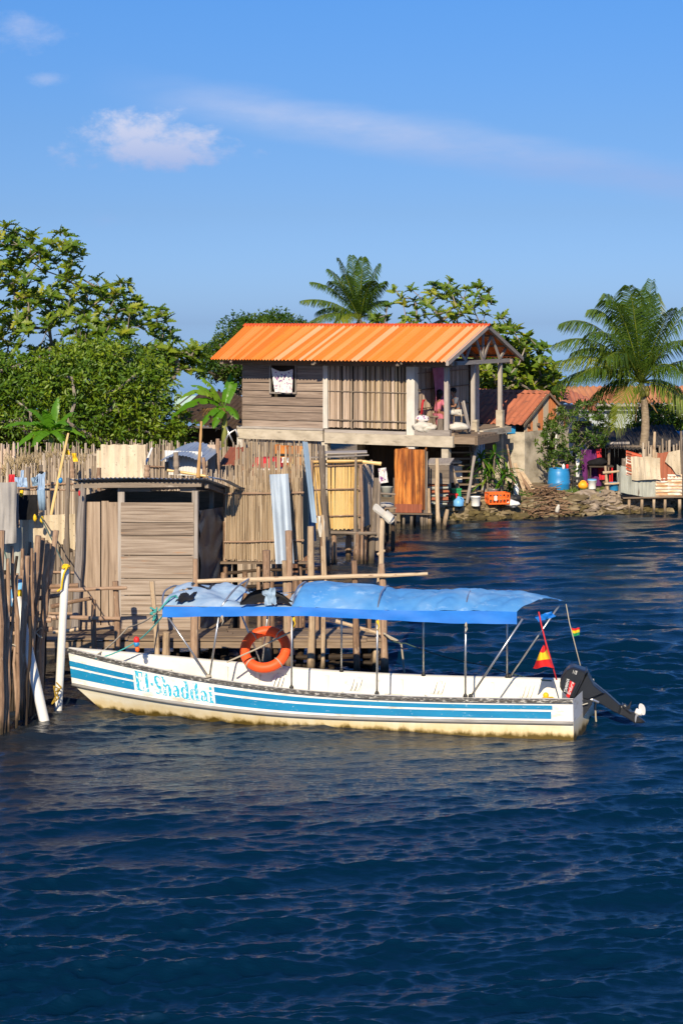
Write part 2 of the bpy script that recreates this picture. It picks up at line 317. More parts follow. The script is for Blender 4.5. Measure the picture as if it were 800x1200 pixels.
M_PRINT = cloth('white cloth with purple print', (.62, .60, .58), (.74, .72, .70), 6, chips=[((.20, .05, .24), (10, 10, 10), .57, .03, 'pos'), ((.55, .30, .08), (6, 6, 6), .64, .03, 'pos')])
M_BLKC = cloth('black cloth', (.008, .008, .009), (.02, .02, .022))
M_GREYC = cloth('dark grey shirt', (.07, .08, .10), (.13, .14, .165))
M_SKIN = surf('brown skin', [(0, (.20, .09, .05)), (1, (.27, .13, .075))], coord='pos', scale=(9, 9, 9), var=.05, rough=.55, bump=0)
M_HAIR = surf('black hair', [(0, (.006, .005, .005)), (1, (.018, .014, .012))], coord='pos', scale=(60, 60, 9), rough=.5)
M_ROCK = surf('coral rubble rock', [(0, (.045, .036, .02)), (.4, (.15, .115, .062)), (1, (.36, .29, .185))], coord='pos', scale=(5, 5, 8), var=.5, rough=.95, bump=.5, bdist=.03)
M_ROCKD = surf('dark algae rock', [(0, (.018, .014, .007)), (.5, (.085, .065, .026)), (1, (.20, .155, .06))], coord='pos', scale=(5, 5, 8), var=.4, rough=.8, bump=.5, bdist=.03)
M_SOIL = surf('sandy soil', [(0, (.09, .07, .045)), (.5, (.20, .155, .10)), (1, (.32, .26, .175))], coord='pos', scale=(1.5, 1.5, 1.5), var=0, rough=.95, bump=.5, bdist=.05)
M_PLANKO = surf('orange painted plank', [(0, (.62, .20, .07)), (1, (.74, .29, .12))], scale=(20, 1.5, 1), var=.2, rough=.8)
M_PLANKW = surf('cream painted plank', [(0, (.46, .37, .27)), (1, (.64, .55, .43))], scale=(20, 1.5, 1), var=.3, rough=.8)
M_BARK = surf('grey tree bark', [(0, (.09, .075, .06)), (.5, (.24, .205, .17)), (1, (.40, .36, .31))], scale=(14, 4, 1), var=.2, rough=.9)
M_PALMB = surf('palm trunk bark', [(0, (.12, .09, .065)), (.5, (.27, .21, .15)), (1, (.40, .33, .25))], scale=(3, 14, 1), var=.1, rough=.9, bump=.6, bdist=.02)
M_DRY = surf('dead frond', [(0, (.12, .07, .03)), (1, (.34, .21, .09))], scale=(30, 3, 1), var=.5, rough=.9)
L_DENSE = leafmat('dense tree leaf', [(0, (.010, .034, .004)), (.45, (.066, .135, .006)), (.8, (.165, .225, .010)), (1, (.31, .33, .02))], trans=.10)
L_BREAD = leafmat('breadfruit leaf', [(0, (.018, .055, .006)), (.4, (.085, .16, .012)), (.72, (.21, .265, .02)), (.9, (.38, .34, .03)), (1, (.26, .13, .03))], trans=.3)
L_DARKT = leafmat('dark orange tinged leaf', [(0, (.010, .035, .004)), (.5, (.045, .105, .009)), (.8, (.10, .15, .012)), (.92, (.26, .17, .02)), (1, (.32, .13, .02))])
L_PALM = leafmat('palm leaflet', [(0, (.02, .055, .010)), (.5, (.075, .14, .018)), (.8, (.20, .24, .03)), (1, (.42, .37, .06))], trans=.3, rough=.35)
L_BAN = leafmat('banana leaf', [(0, (.04, .13, .008)), (.6, (.10, .26, .015)), (.85, (.20, .34, .03)), (1, (.50, .38, .05))], trans=.4, rough=.35)
L_BUSH = leafmat('straggly bush leaf', [(0, (.02, .06, .008)), (.5, (.06, .12, .015)), (.8, (.13, .18, .03)), (.9, (.40, .07, .03)), (1, (.55, .12, .05))], trans=.3)
L_DRAC = leafmat('strap leaf', [(0, (.02, .08, .008)), (.6, (.06, .17, .012)), (1, (.26, .32, .04))], trans=.3, rough=.35)
L_WEED = leafmat('shore weed', [(0, (.03, .08, .01)), (1, (.13, .19, .03))], trans=.10)
# ---------------------------------------------------------------- camera, light, sky
cam = bpy.data.cameras.new('camera'); co = bpy.data.objects.new('camera', cam); COL.objects.link(co)
co.location = (0, 0, EYE); co.rotation_euler = (math.radians(90), 0, 0)
cam.sensor_fit = 'HORIZONTAL'; cam.sensor_width = 36; cam.lens = F/800*36; cam.shift_y = (HOR-600)/800; cam.clip_end = 20000; cam.clip_start = .5
SC.camera = co
SUN_AZ = (-.17, -.985); SUN_EL = 31
sv = Vector((SUN_AZ[0], SUN_AZ[1], 0)).normalized()*math.cos(math.radians(SUN_EL)); sv.z = math.sin(math.radians(SUN_EL))
ld = bpy.data.lights.new('sun', 'SUN'); ld.energy = 5.0; ld.angle = math.radians(.5); ld.color = (1, .85, .62)
lo = bpy.data.objects.new('sun', ld); COL.objects.link(lo); lo.rotation_euler = sv.to_track_quat('Z', 'Y').to_euler(); lo.location = sv*60
w = bpy.data.worlds.new('World'); SC.world = w; w.use_nodes = True; nt = w.node_tree; bg = nt.nodes['Background']
sky = N(nt, 'ShaderNodeTexSky', sky_type='NISHITA'); sky.sun_disc = False; sky.sun_elevation = math.radians(SUN_EL)
sky.sun_rotation = math.atan2(sv.x, sv.y); sky.air_density = 1.0; sky.dust_density = .3; sky.ozone_density = 2.5; sky.altitude = 100
tc = N(nt, 'ShaderNodeTexCoord'); sx = N(nt, 'ShaderNodeSeparateXYZ', {0: (tc, 'Generated')})
# grading of the sky's own colour by elevation (deeper blue towards the zenith)
gr = ramp(nt, N(nt, 'ShaderNodeMapRange', {'Value': (sx, 'Z'), 'From Min': .0, 'From Max': .6}), [(.007, (.31, .517, 1.127)), (.108, (.335, .484, .846)), (.19, (.351, .531, .858)), (.307, (.350, .619, .99)), (.5, (.28, .72, 1.35)), (.9, (.28, .75, 1.45)), (1, (.30, .72, 1.3))])
mul = N(nt, 'ShaderNodeMix', {'Factor': 1.0, 6: (sky, 'Color'), 7: (gr, 'Color')}, data_type='RGBA', blend_type='MULTIPLY')
# clouds live at infinity: direction -> plane coordinates x/y, z/y (looking along +Y)
iy = math_(nt, 'MAXIMUM', (sx, 'Y'), .05); cu = math_(nt, 'DIVIDE', (sx, 'X'), iy); cv = math_(nt, 'DIVIDE', (sx, 'Z'), iy)
fwd = math_(nt, 'GREATER_THAN', (sx, 'Y'), .1)
cxy = N(nt, 'ShaderNodeCombineXYZ', {'X': cu, 'Y': cv})
def wnoise(scale, det, ro=.6, off=0):
    mp = N(nt, 'ShaderNodeMapping', {'Vector': cxy, 'Scale': scale, 'Location': (off, off*.7, 0)})
    return N(nt, 'ShaderNodeTexNoise', {'Vector': mp, 'Scale': 1.0, 'Detail': det, 'Roughness': ro})
def blob(px, py, rx, ry, noi, wob, soft, flat=0.0):
    x0, y0 = (px-400)/F, (HOR-py)/F
    a = math_(nt, 'DIVIDE', math_(nt, 'SUBTRACT', cu, x0), rx/F); b = math_(nt, 'DIVIDE', math_(nt, 'SUBTRACT', cv, y0), ry/F)
    b = math_(nt, 'MULTIPLY', b, math_(nt, 'ADD', 1.0, math_(nt, 'MULTIPLY', math_(nt, 'LESS_THAN', b, 0.0), flat)))
    r = math_(nt, 'SQRT', math_(nt, 'ADD', math_(nt, 'MULTIPLY', a, a), math_(nt, 'MULTIPLY', b, b)), 0.0)
    d = math_(nt, 'ADD', r, math_(nt, 'MULTIPLY', math_(nt, 'SUBTRACT', (noi, 'Fac'), .5), wob))
    k = N(nt, 'ShaderNodeMapRange', {'Value': d, 'From Min': 1.0, 'From Max': 1.0-soft}); k.interpolation_type = 'SMOOTHSTEP'
    return k
n1 = wnoise((38, 60, 1), 7, .62); n2 = wnoise((70, 90, 1), 7, .65, 3)
k1 = blob(184, 176, 120, 44, n1, 2.3, .8, .7); k2 = blob(154, 156, 66, 34, n2, 1.8, .9, .3); k3 = blob(25, 36, 60, 26, n1, 2.6, 1.3); k4 = blob(55, 92, 32, 11, n2, 1.6, 1.2); k5 = blob(125, 258, 34, 13, n2, 1.8, 1.5)
def scl(k, f): return math_(nt, 'MULTIPLY', k, f)
puff = math_(nt, 'MAXIMUM', k1, scl(k2, .95)); amt = math_(nt, 'MAXIMUM', scl(puff, .92), math_(nt, 'MAXIMUM', scl(k3, .34), math_(nt, 'MAXIMUM', scl(k4, .28), scl(k5, .22))))
# long cirrus streak: a soft band falling to the right
yb = math_(nt, 'SUBTRACT', cv, math_(nt, 'ADD', (HOR-148)/F, math_(nt, 'MULTIPLY', cu, -.17)))
n3 = wnoise((9, 46, 1), 6, .6, 9)
bandw = math_(nt, 'ADD', .019, math_(nt, 'MULTIPLY', math_(nt, 'SUBTRACT', (n3, 'Fac'), .5), .022))
bd = N(nt, 'ShaderNodeMapRange', {'Value': math_(nt, 'DIVIDE', math_(nt, 'ABSOLUTE', yb, 0.0), bandw), 'From Min': 1.0, 'From Max': 0.0}); bd.interpolation_type = 'SMOOTHSTEP'
fd = N(nt, 'ShaderNodeMapRange', {'Value': cu, 'From Min': -.16, 'From Max': .0}); fd.interpolation_type = 'SMOOTHSTEP'
n4 = wnoise((20, 70, 1), 5, .6, 5)
cir = math_(nt, 'MULTIPLY', math_(nt, 'MULTIPLY', bd, fd), math_(nt, 'MULTIPLY', (n4, 'Fac'), .78))
allc = math_(nt, 'MULTIPLY', math_(nt, 'MINIMUM', math_(nt, 'ADD', amt, cir), .9), fwd)
ccol = N(nt, 'ShaderNodeMix', {'Factor': N(nt, 'ShaderNodeMapRange', {'Value': cv, 'From Min': (HOR-200)/F, 'From Max': (HOR-140)/F}), 6: (3.1, 4.1, 6.9, 1), 7: (6.2, 6.3, 7.6, 1)}, data_type='RGBA')
fin = N(nt, 'ShaderNodeMix', {'Factor': allc, 6: (mul, 2), 7: (ccol, 2)}, data_type='RGBA')
nt.links.new(fin.outputs[2], bg.inputs['Color']); bg.inputs['Strength'].default_value = .087
vs = SC.view_settings; vs.view_transform = 'Standard'; vs.look = 'None'; vs.exposure = .4; vs.gamma = 1; vs.use_curve_mapping = False
SC.cycles.max_bounces = 8; SC.cycles.transparent_max_bounces = 8
try: SC.cycles.use_denoising = True
except Exception: pass

# ---------------------------------------------------------------- sea: one sheet with real waves, fine near the place and coarse to the horizon
def build_water():
    ys = list(np.geomspace(2, 15, 30)[:-1])+list(np.geomspace(15, 34, 620)[:-1])+list(np.geomspace(34, 64, 300)[:-1])+list(np.geomspace(64, 9000, 70))
    tx = list(-np.geomspace(.30, 4, 26)[::-1][:-1])+list(np.linspace(-.30, .30, 620))+list(np.geomspace(.30, 4, 26)[1:])
    ys = np.array(ys); tx = np.array(tx)
    Yg, Tg = np.meshgrid(ys, tx, indexing='ij'); X = Tg*Yg; Y = Yg.copy(); Z = np.zeros_like(X)
    cell = np.maximum(np.gradient(ys)[:, None]*np.ones_like(X), Y*np.gradient(tx)[None, :])
    rng = np.random.default_rng(21)
    ox = np.zeros_like(X); oy = np.zeros_like(X)
    # slow modulation so that wave groups come and go
    mod = (1+.30*np.sin(X*.31+Y*.17+1)+.25*np.sin(X*.13-Y*.41+2.2))*(1.08-.80*np.exp(-((Y-25.6)/2.0)**2-((X-.6)/4.6)**2))
    for i in range(190):
        lam = float(np.exp(rng.uniform(np.log(.10), np.log(.80)) if rng.random() < .82 else rng.uniform(np.log(.8), np.log(3.0))))
        th = rng.normal(math.radians(-80), .18 if lam > .7 else .22)
        if rng.random() < .05: th += rng.choice([-1, 1])*1.1
        k = 2*math.pi/lam; ph = rng.uniform(0, 6.28)
        steep = .029 if lam > .8 else (.029 if lam > .22 else .036)
        a = steep*lam/6.28*1.1
        fade = np.clip((lam/cell-2.5)/3, 0, 1)
        arg = k*(math.cos(th)*X+math.sin(th)*Y)+ph+.5*np.sin(X*.7*rng.uniform(.5, 1.5)+Y*.5)
        s = np.sin(arg); c = np.cos(arg)
        e1, e2 = rng.normal(size=2); en = 1+.8*np.sin(1.1/max(.35, lam)**.5*(e1*X*.6+e2*Y*.9)+rng.uniform(0, 6)); a = a*en
        Z += fade*a*s*mod; ox += .7*fade*a*c*math.cos(th); oy += .7*fade*a*c*math.sin(th)
    X = X+ox; Y = Y+oy
    n, m = X.shape
    me = bpy.data.meshes.new('sea_water'); me.vertices.add(n*m)
    me.vertices.foreach_set('co', np.stack([X, Y, Z], -1).astype(np.float32).ravel())
    q = (np.arange(n-1)[:, None]*m+np.arange(m-1)[None, :]).ravel()
    fc = np.stack([q, q+1, q+m+1, q+m], -1).astype(np.int32)
    me.loops.add(fc.size); me.loops.foreach_set('vertex_index', fc.ravel()); me.polygons.add(len(fc))
    me.polygons.foreach_set('loop_start', np.arange(len(fc), dtype=np.int32)*4)
    me.update(calc_edges=True); me.validate(); me.shade_smooth()
    m_ = bpy.data.materials.new('sea water'); m_.use_nodes = True; nt = m_.node_tree; b = nt.nodes['Principled BSDF']
    geo = N(nt, 'ShaderNodeNewGeometry')
    # shallower, browner water over the mud by the stilts
    sp = N(nt, 'ShaderNodeSeparateXYZ', {0: (geo, 'Position')})
    d1 = N(nt, 'ShaderNodeMapRange', {'Value': math_(nt, 'SUBTRACT', (sp, 'Y'), math_(nt, 'MULTIPLY', (sp, 'X'), 4.0)), 'From Min': 40.0, 'From Max': 58.0})
    nz = N(nt, 'ShaderNodeTexNoise', {'Vector': (geo, 'Position'), 'Scale': .35, 'Detail': 4.0})
    f = math_(nt, 'MULTIPLY', d1, math_(nt, 'ADD', .35, (nz, 'Fac')))
    col = N(nt, 'ShaderNodeMix', {'Factor': math_(nt, 'MINIMUM', f, 1.0), 6: (.0004, .0115, .028, 1), 7: (.022, .019, .011, 1)}, data_type='RGBA')
    nt.links.new(col.outputs[2], b.inputs['Base Color'])
    b.inputs['Roughness'].default_value = .01; b.inputs['IOR'].default_value = 1.45; b.inputs['Specular IOR Level'].default_value = .5
    dist = N(nt, 'ShaderNodeVectorMath', {0: (geo, 'Position')}, operation='LENGTH')
    fade = N(nt, 'ShaderNodeMapRange', {'Value': (dist, 'Value'), 'From Min': 25.0, 'From Max': 160.0, 'To Min': 1.0, 'To Max': 0.15})
    mp = N(nt, 'ShaderNodeMapping', {'Vector': (geo, 'Position'), 'Scale': (5.5, 20, 1), 'Rotation': (0, 0, .25)})
    r1 = N(nt, 'ShaderNodeTexNoise', {'Vector': mp, 'Scale': 1.0, 'Detail': 6.0, 'Roughness': .62, 'Distortion': .4})
    bp = N(nt, 'ShaderNodeBump', {'Height': (r1, 'Fac'), 'Distance': .013}); nt.links.new(fade.outputs[0], bp.inputs['Strength'])
    nt.links.new(bp.outputs[0], b.inputs['Normal'])
    me.materials.append(m_)
    o = bpy.data.objects.new('water', me); COL.objects.link(o)
    tag(o, kind='structure')
build_water()

# ---------------------------------------------------------------- land: one sheet whose edge dips under the sea
SHORE = [(-90, 34), (-14, 36.5), (-8, 38.5), (-5, 43), (-3.2, 48), (-1.6, 53.5), (.3, 56.2), (2.6, 56.9), (4.5, 57.4), (7, 58.4), (9.5, 59.4), (12.4, 60.6), (17, 61.5), (30, 63), (90, 68)]
def shore_y(x):
    for (x0, y0), (x1, y1) in zip(SHORE, SHORE[1:]):
        if x0 <= x <= x1: return y0+(y1-y0)*(x-x0)/(x1-x0)
    return 70
def land_z(x, y):
    d = y-shore_y(x)-.25*noise.noise(Vector((x*.9, 0, 3)))
    z = -.9+1.45*(1/(1+math.exp(-(d-.1)*4.2)))+.12*min(1, max(0, d-1)/5)
    return z+.10*noise.noise(Vector((x*.8, y*.8, 0)))+.05*noise.noise(Vector((x*2.3, y*2.3, 4)))
def build_land():
    mb = MB()
    xs = np.concatenate([np.linspace(-90, -16, 10)[:-1], np.linspace(-16, 22, 150), np.linspace(22, 90, 10)[1:]])
    ds = np.concatenate([np.linspace(-1.6, 4, 34), np.geomspace(4.4, 60, 24)])
    def fn(u, v):
        x = float(xs[int(round(u*(len(xs)-1)))]); y = shore_y(x)+float(ds[int(round(v*(len(ds)-1)))])
        return V3(x, y, land_z(x, y))
    mb.grid(fn, len(xs)-1, len(ds)-1)
    tag(mb.build('ground', M_SOIL, smooth=True, origin=(0, 60, 0)), kind='structure')
build_land()
# ---------------------------------------------------------------- the moored tour boat
BO = V3(3.88, 27.98, 0); BA = V3(-.9848, .1736, 0); BB = V3(.1736, .9848, 0); BL = 8.8
def hb(t): return ci(t, [(0, .80), (.2, .85), (.45, .86), (.62, .79), (.75, .64), (.86, .42), (.94, .21), (1, .03)])
def gz(t): return ci(t, [(0, .645), (.3, .60), (.5, .63), (.7, .75), (.85, .88), (1, 1.03)])
def kz(t): return ci(t, [(0, .27), (.5, .215), (.75, .29), (1, .42)])
def bp_(a, v, z, t=.5):
    sw = -.30*(.5+.5*max(-1, min(1, v/.8)))*max(0, 1-t)**6
    return BO+BA*(a+sw)+BB*v+V3(0, 0, z)
def level(t, k):
    """hull levels from gunwale (0) through knuckle (1) and waterline (2) to keel (3): (axis position, half beam, height)"""
    b = hb(t)
    L = [(BL*t, b, gz(t)), (t*(BL-.07), b*.965, kz(t)), (t*(BL-.62), b*(.93-.18*t*t), -.03), (t*(BL-1.3), .02, -.42)]
    i = min(2, int(k)); f = k-i
    p, q = L[i], L[i+1]
    return tuple(p[j]+(q[j]-p[j])*f for j in range(3))
def hull_pt(t, k, side, out=0.0):
    a, b, z = level(t, k)
    return bp_(a, side*(b+out), z, t)
boat = thing('motor_boat', 'long white open motor boat with blue stripes and a blue canopy, moored by the jetty', 'boat', BO)
ts = [i/48 for i in range(49)]
def side_grid(mb, k0, k1, nk, side, mi=0, out=0.0):
    def fn(u, v):
        t = 1-(1-u)**1.0; k = k0+(k1-k0)*v
        return hull_pt(t, k, side, out)
    mb.grid(fn, 56, nk, BL, 1, .5, mi)
mb = MB()
for s in (-1, 1): side_grid(mb, 0, 1, 4, s, 0)
# transom, upper
def trans(k0, k1, mi):
    mb.grid(lambda u, v: (lambda p, q: p.lerp(q, u))(hull_pt(0, k0+(k1-k0)*v, -1), hull_pt(0, k0+(k1-k0)*v, 1)), 8, 4, 1.6, .4, .5, mi)
trans(0, 1, 0)
for s in (-1, 1): side_grid(mb, 1.0, 3.0, 8, s, 1)
trans(1.0, 3.0, 1)
# lower hull with algae at the waterline
m = bpy.data.materials.new('cream bottom with algae line'); m.use_nodes = True; nt = m.node_tree; b = nt.nodes['Principled BSDF']
geo = N(nt, 'ShaderNodeNewGeometry'); sp = N(nt, 'ShaderNodeSeparateXYZ', {0: (geo, 'Position')})
n1 = N(nt, 'ShaderNodeTexNoise', {'Vector': N(nt, 'ShaderNodeMapping', {'Vector': (geo, 'Position'), 'Scale': (5, 5, 2)}), 'Detail': 6.0, 'Scale': 1.0, 'Roughness': .65})
n2 = N(nt, 'ShaderNodeTexNoise', {'Vector': N(nt, 'ShaderNodeMapping', {'Vector': (geo, 'Position'), 'Scale': (1.1, 1.1, 5)}), 'Detail': 5.0, 'Scale': 1.0})
base = ramp(nt, (n2, 'Fac'), [(.3, (.66, .56, .38)), (.5, (.74, .68, .52)), (.7, (.80, .76, .64))])
hh = math_(nt, 'ADD', (sp, 'Z'), math_(nt, 'MULTIPLY', math_(nt, 'SUBTRACT', (n1, 'Fac'), .5), -.30))
alg = N(nt, 'ShaderNodeMapRange', {'Value': hh, 'From Min': .085, 'From Max': .015})
yel = N(nt, 'ShaderNodeMapRange', {'Value': hh, 'From Min': .22, 'From Max': .02})
c1 = N(nt, 'ShaderNodeMix', {'Factor': math_(nt, 'MULTIPLY', yel, .75), 6: (base, 'Color'), 7: (.60, .40, .09, 1)}, data_type='RGBA')
c2 = N(nt, 'ShaderNodeMix', {'Factor': alg, 6: (c1, 2), 7: (.10, .065, .010, 1)}, data_type='RGBA')
nt.links.new(c2.outputs[2], b.inputs['Base Color']); b.inputs['Roughness'].default_value = .5
M_BOTTOM = m
mb.build('hull', [M_WHITEP, M_BOTTOM], boat, smooth=False)
# rub strip along the knuckle, gunwale cap
mb = MB()
for s in (-1, 1):
    mb.tube([hull_pt(i/40, 1.03, s, .012) for i in range(41)], [.032]*41, 6)
mb.build('rub_strip', M_RUB, boat, smooth=True)
mb = MB()
def cap(s, prof, mi):
    n = len(prof)-1
    def fn(u, v):
        t = u; a, b_, z = level(t, 0); o, dz = prof[int(round(v*n))]
        return bp_(a, s*max(.0, b_+o), z+dz, t)
    mb.grid(fn, 56, n, BL, .2, .5, mi)
for s in (-1, 1):
    cap(s, [(.032, -.055), (.038, -.02), (.034, .004), (.018, .012)], 0); cap(s, [(.018, .012), (-.04, .014), (-.085, .005), (-.09, -.05)], 1)
mb.build('gunwale', [M_GUNW, M_INNER], boat)
# inner liner: sides and floor
mb = MB()
def liner(s):
    def fn(u, v):
        t = .012+.955*u; a, b_, z = level(t, 0)
        prof = [(.09, -.01), (.10, -.03), (.13, -.30), (.17, -.42), (.85, -.44)]
        o, dz = prof[int(round(v*4))]
        fl = .10+.36*max(0, (t-.72)/.28)
        zz = max(z+dz, fl) if dz < -.25 else z+dz
        if v > .9: return bp_(a, 0, fl, t)
        return bp_(a, s*max(.01, b_-o), zz if v < .7 else fl, t)
    mb.grid(fn, 56, 4, BL, 1, .5)
for s in (-1, 1): liner(s)
mb.obox(bp_(.10, -.72, .09, 0), BB*1.44, BA*.03-V3(0,0,0), V3(0, 0, .42))
mb.build('inner_liner', M_INNER, boat)
# bow deck, side lockers with ribs, bench boxes
mb = MB()
def bowdeck(u, v):
    t = .80+.155*u; a, b_, z = level(t, 0); return bp_(a, (2*v-1)*max(.02, b_-.14), .64, t)
mb.grid(bowdeck, 12, 4, 1.2, .8)
mb.grid(lambda u, v: bp_(.80*BL, (2*u-1)*(hb(.8)-.14), .12+.52*v, .8), 4, 2, .8, .5)
mb.build('bow_deck', M_INNER, boat)
for a0 in (1.2, 3.0, 4.8):
    mb = MB(); t = a0/BL
    b_ = hb(t)-.16
    mb.obox(bp_(a0, -b_, .26, t), BA*.30, BB*(2*b_), V3(0, 0, .035)); mb.obox(bp_(a0+.05, -b_, .11, t), BA*.20, BB*(2*b_), V3(0, 0, .15))
    mb.build('bench', M_INNER, boat)
for px in (262, 300, 385, 424, 475, 521, 580):
    # vertical ribs moulded into the far inner side
    mb = MB(); a0 = (677-px)/69.5*1.0+.1; t = a0/BL; b_ = hb(t)-.125
    mb.obox(bp_(a0, b_-.03, .14, t), BA*.05, BB*.05, V3(0, 0, gz(t)-.20))
    mb.build('rib', M_INNER, boat)
# stripes
def t_at(px, k=.4, side=-1):
    lo_, hi_ = 0.0, 1.0
    for _ in range(40):
        mid = (lo_+hi_)/2
        if PX(hull_pt(mid, k, side)) > px: lo_ = mid
        else: hi_ = mid
    return (lo_+hi_)/2
def stripe(pa, pb, k0, k1):
    mb = MB(); ta, tb = t_at(pa), t_at(pb)
    mb.grid(lambda u, v: hull_pt(ta+(tb-ta)*u, k0+(k1-k0)*v, -1, .005), 40, 3, 1, 1)
    # the far side carries the same stripe
    mb.grid(lambda u, v: hull_pt(ta+(tb-ta)*u, k0+(k1-k0)*v, 1, .005), 40, 3, 1, 1)
    mb.build('stripe', M_STRIPE, boat)
stripe(80.5, 156, .34, .50); stripe(80.8, 156, .56, .82)
stripe(251, 647, .26, .45); stripe(251, 645.5, .54, .86)
# lettering: El-Shaddai, heavy slab serif strokes laid on the hull
def stroke(pts):
    out = []
    n = len(pts)
    cr = []
    for i, (x, y, w_) in enumerate(pts):
        x0, y0, _ = pts[max(0, i-1)]; x1, y1, _ = pts[min(n-1, i+1)]
        dx, dy = x1-x0, y1-y0; l = math.hypot(dx, dy); nx, ny = -dy/l, dx/l
        cr.append(((x+nx*w_/2, y+ny*w_/2), (x-nx*w_/2, y-ny*w_/2)))
    for i in range(n-1): out.append([cr[i][1], cr[i+1][1], cr[i+1][0], cr[i][0]])
    return out
def rc(x0, y0, x1, y1): return [[(x0, y0), (x1, y0), (x1, y1), (x0, y1)]]
_S = [(.52, .78, .05), (.46, .91, .08), (.28, .965, .08), (.13, .86, .16), (.16, .68, .22), (.30, .51, .27), (.44, .34, .23), (.46, .15, .16), (.32, .035, .08), (.13, .06, .08), (.04, .24, .05)]
_D = rc(.36, 0, .58, 1)+rc(.26, .93, .36, 1)+rc(.58, 0, .66, .06)+stroke([(.37, .58, .06), (.24, .64, .07), (.12, .54, .17), (.10, .32, .22), (.12, .12, .17), (.22, .02, .07), (.37, .08, .06)])
GL = {'E': (.74, rc(.10, 0, .34, 1)+rc(0, .93, .10, 1)+rc(.34, .93, .64, 1)+rc(0, 0, .10, .07)+rc(.34, 0, .66, .07)+rc(.34, .47, .50, .54)+rc(.57, .74, .64, .93)+rc(.59, .07, .66, .28)),
 'l': (.42, rc(.08, 0, .30, 1)+rc(0, 0, .08, .06)+rc(.30, 0, .38, .06)+rc(0, .94, .08, 1)),
 '-': (.30, rc(.04, .40, .24, .54)), 'S': (.62, stroke(_S)),
 'h': (.74, rc(.08, 0, .28, 1)+rc(0, .94, .08, 1)+rc(0, 0, .08, .06)+stroke([(.28, .5, .06), (.40, .62, .08), (.51, .57, .15), (.55, .40, .21), (.55, 0, .21)])),
 'a': (.62, stroke([(.09, .5, .09), (.20, .62, .07), (.34, .60, .14), (.41, .46, .2), (.41, .06, .2)])+rc(.51, 0, .57, .08)+stroke([(.32, .40, .05), (.13, .31, .13), (.10, .15, .17), (.20, .03, .08), (.33, .1, .05)])),
 'd': (.70, _D), 'i': (.36, rc(.08, 0, .29, .64)+rc(0, .58, .08, .64)+rc(0, 0, .08, .06)+rc(.29, 0, .36, .06)+rc(.10, .76, .28, .94))}
word = 'El-Shaddai'; tot = sum(GL[c][0] for c in word)
ta, tb = t_at(157.5), t_at(249.5); x = 0
mb = MB()
for ch in word:
    wd, polys = GL[ch]
    for q in polys:
        def mp_(p):
            u = (x+p[0])/tot; k = .80-.62*p[1]+.06*u
            return hull_pt(ta+(tb-ta)*u, k, -1, .006)
        mb.face([mp_(p) for p in q], var=.5)
    x += wd
mb.build('lettering', M_LETTER, boat)
# canopy frame: stainless tubes (each pole a part)
def a_px(px, v, z):
    lo_, hi_ = -1.0, 9.5
    for _ in range(40):
        mid = (lo_+hi_)/2
        if PX(BO+BA*mid+BB*v+V3(0, 0, z)) > px: lo_ = mid
        else: hi_ = mid
    return (lo_+hi_)/2
CV = .80
def pole(pt, pb, v, zt=1.95, zb=None, foot=False, r=.017):
    at_, ab = a_px(pt, v, zt), a_px(pb, v, gz(.4))
    t = ab/BL; zb_ = (gz(t)+.012) if zb is None else zb
    mb = MB(); mb.tube([BO+BA*at_+BB*v+V3(0, 0, zt), BO+BA*ab+BB*(v*min(1, (hb(t)-.03)/CV))+V3(0, 0, zb_)], r, 8)
    o = mb.build('canopy_pole', M_STEEL, boat, smooth=True)
    mb = MB(); mb.lathe(BO+BA*ab+BB*(v*min(1, (hb(t)-.03)/CV))+V3(0, 0, zb_-.004), [(0, 0), (.038, 0), (.038, .025), (.022, .055), (0, .055)], 10)
    mb.build('pole_foot', M_BLKPL, o, smooth=False)
for px in (342, 442, 545.5): pole(px, px-.5, -CV)
for px in (400, 496, 594): pole(px, px, CV)
pole(612, 551, -CV, 1.93); pole(655, 597, CV, 1.9)
pole(196, 243, -CV, 1.80); pole(257, 243.5, -CV, 1.88); pole(275, 307, CV, 1.85); pole(316, 307.5, CV, 1.9)
def hoop(a0, z0, crest, lean=0.0):
    mb = MB(); pts = []
    for i in range(17):
        s = -1+2*i/16
        pts.append(BO+BA*(a0+lean*(1-s*s))+BB*(CV*math.copysign(abs(s)**.75, s))+V3(0, 0, z0+(crest-z0)*(1-abs(s)**2.6)))
    mb.tube(pts, .016, 8); mb.build('canopy_hoop', M_STEEL, boat, smooth=True)
A340, A190 = a_px(342, -CV, 1.95), a_px(191, -CV, 1.85)
hoop(a_px(442, -CV, 1.95), 1.96, 2.24); hoop(a_px(545, -CV, 1.95), 1.95, 2.22); hoop(A340, 1.96, 2.27); hoop(a_px(258, -CV, 1.9), 1.95, 2.30, -.25)
hoop(A190, 1.90, 2.14, .12)
# canopy: sound part, torn part, straight blue valance
def ctop(a):   # height of the near top edge and the crest
    e = ci(a, [(.2, 2.00), (1, 2.05), (3, 2.01), (A340, 2.02), (A190, 1.97)])
    c = ci(a, [(.2, 2.14), (.9, 2.22), (1.9, 2.25), (2.6, 2.20), (3.3, 2.25), (4.2, 2.31), (4.7, 2.24), (A340, 2.18)])
    return e, c
def canopy_pt(u, v):
    s = 2*v-1
    a_st = .55-.40*s
    a = a_st+(A340-a_st)*u
    e, c = ctop(a)
    z = e+(c-e)*(1-abs(s)**2.2)
    z += .030*noise.noise(V3(a*1.3, s*1.5, 2))+.014*noise.noise(V3(a*5, s*2, 7))-.030*(1-min(1, abs(noise.noise(V3(a*2.2+s*.8, s*.9-a*.3, 12)))*7))-.02*(1-min(1, abs(noise.noise(V3(a*3-s*1.4, s*1.2, 31)))*8))
    if u < .05: z -= .05*(1-u/.05)
    return BO+BA*a+BB*(s*.83)+V3(0, 0, z)
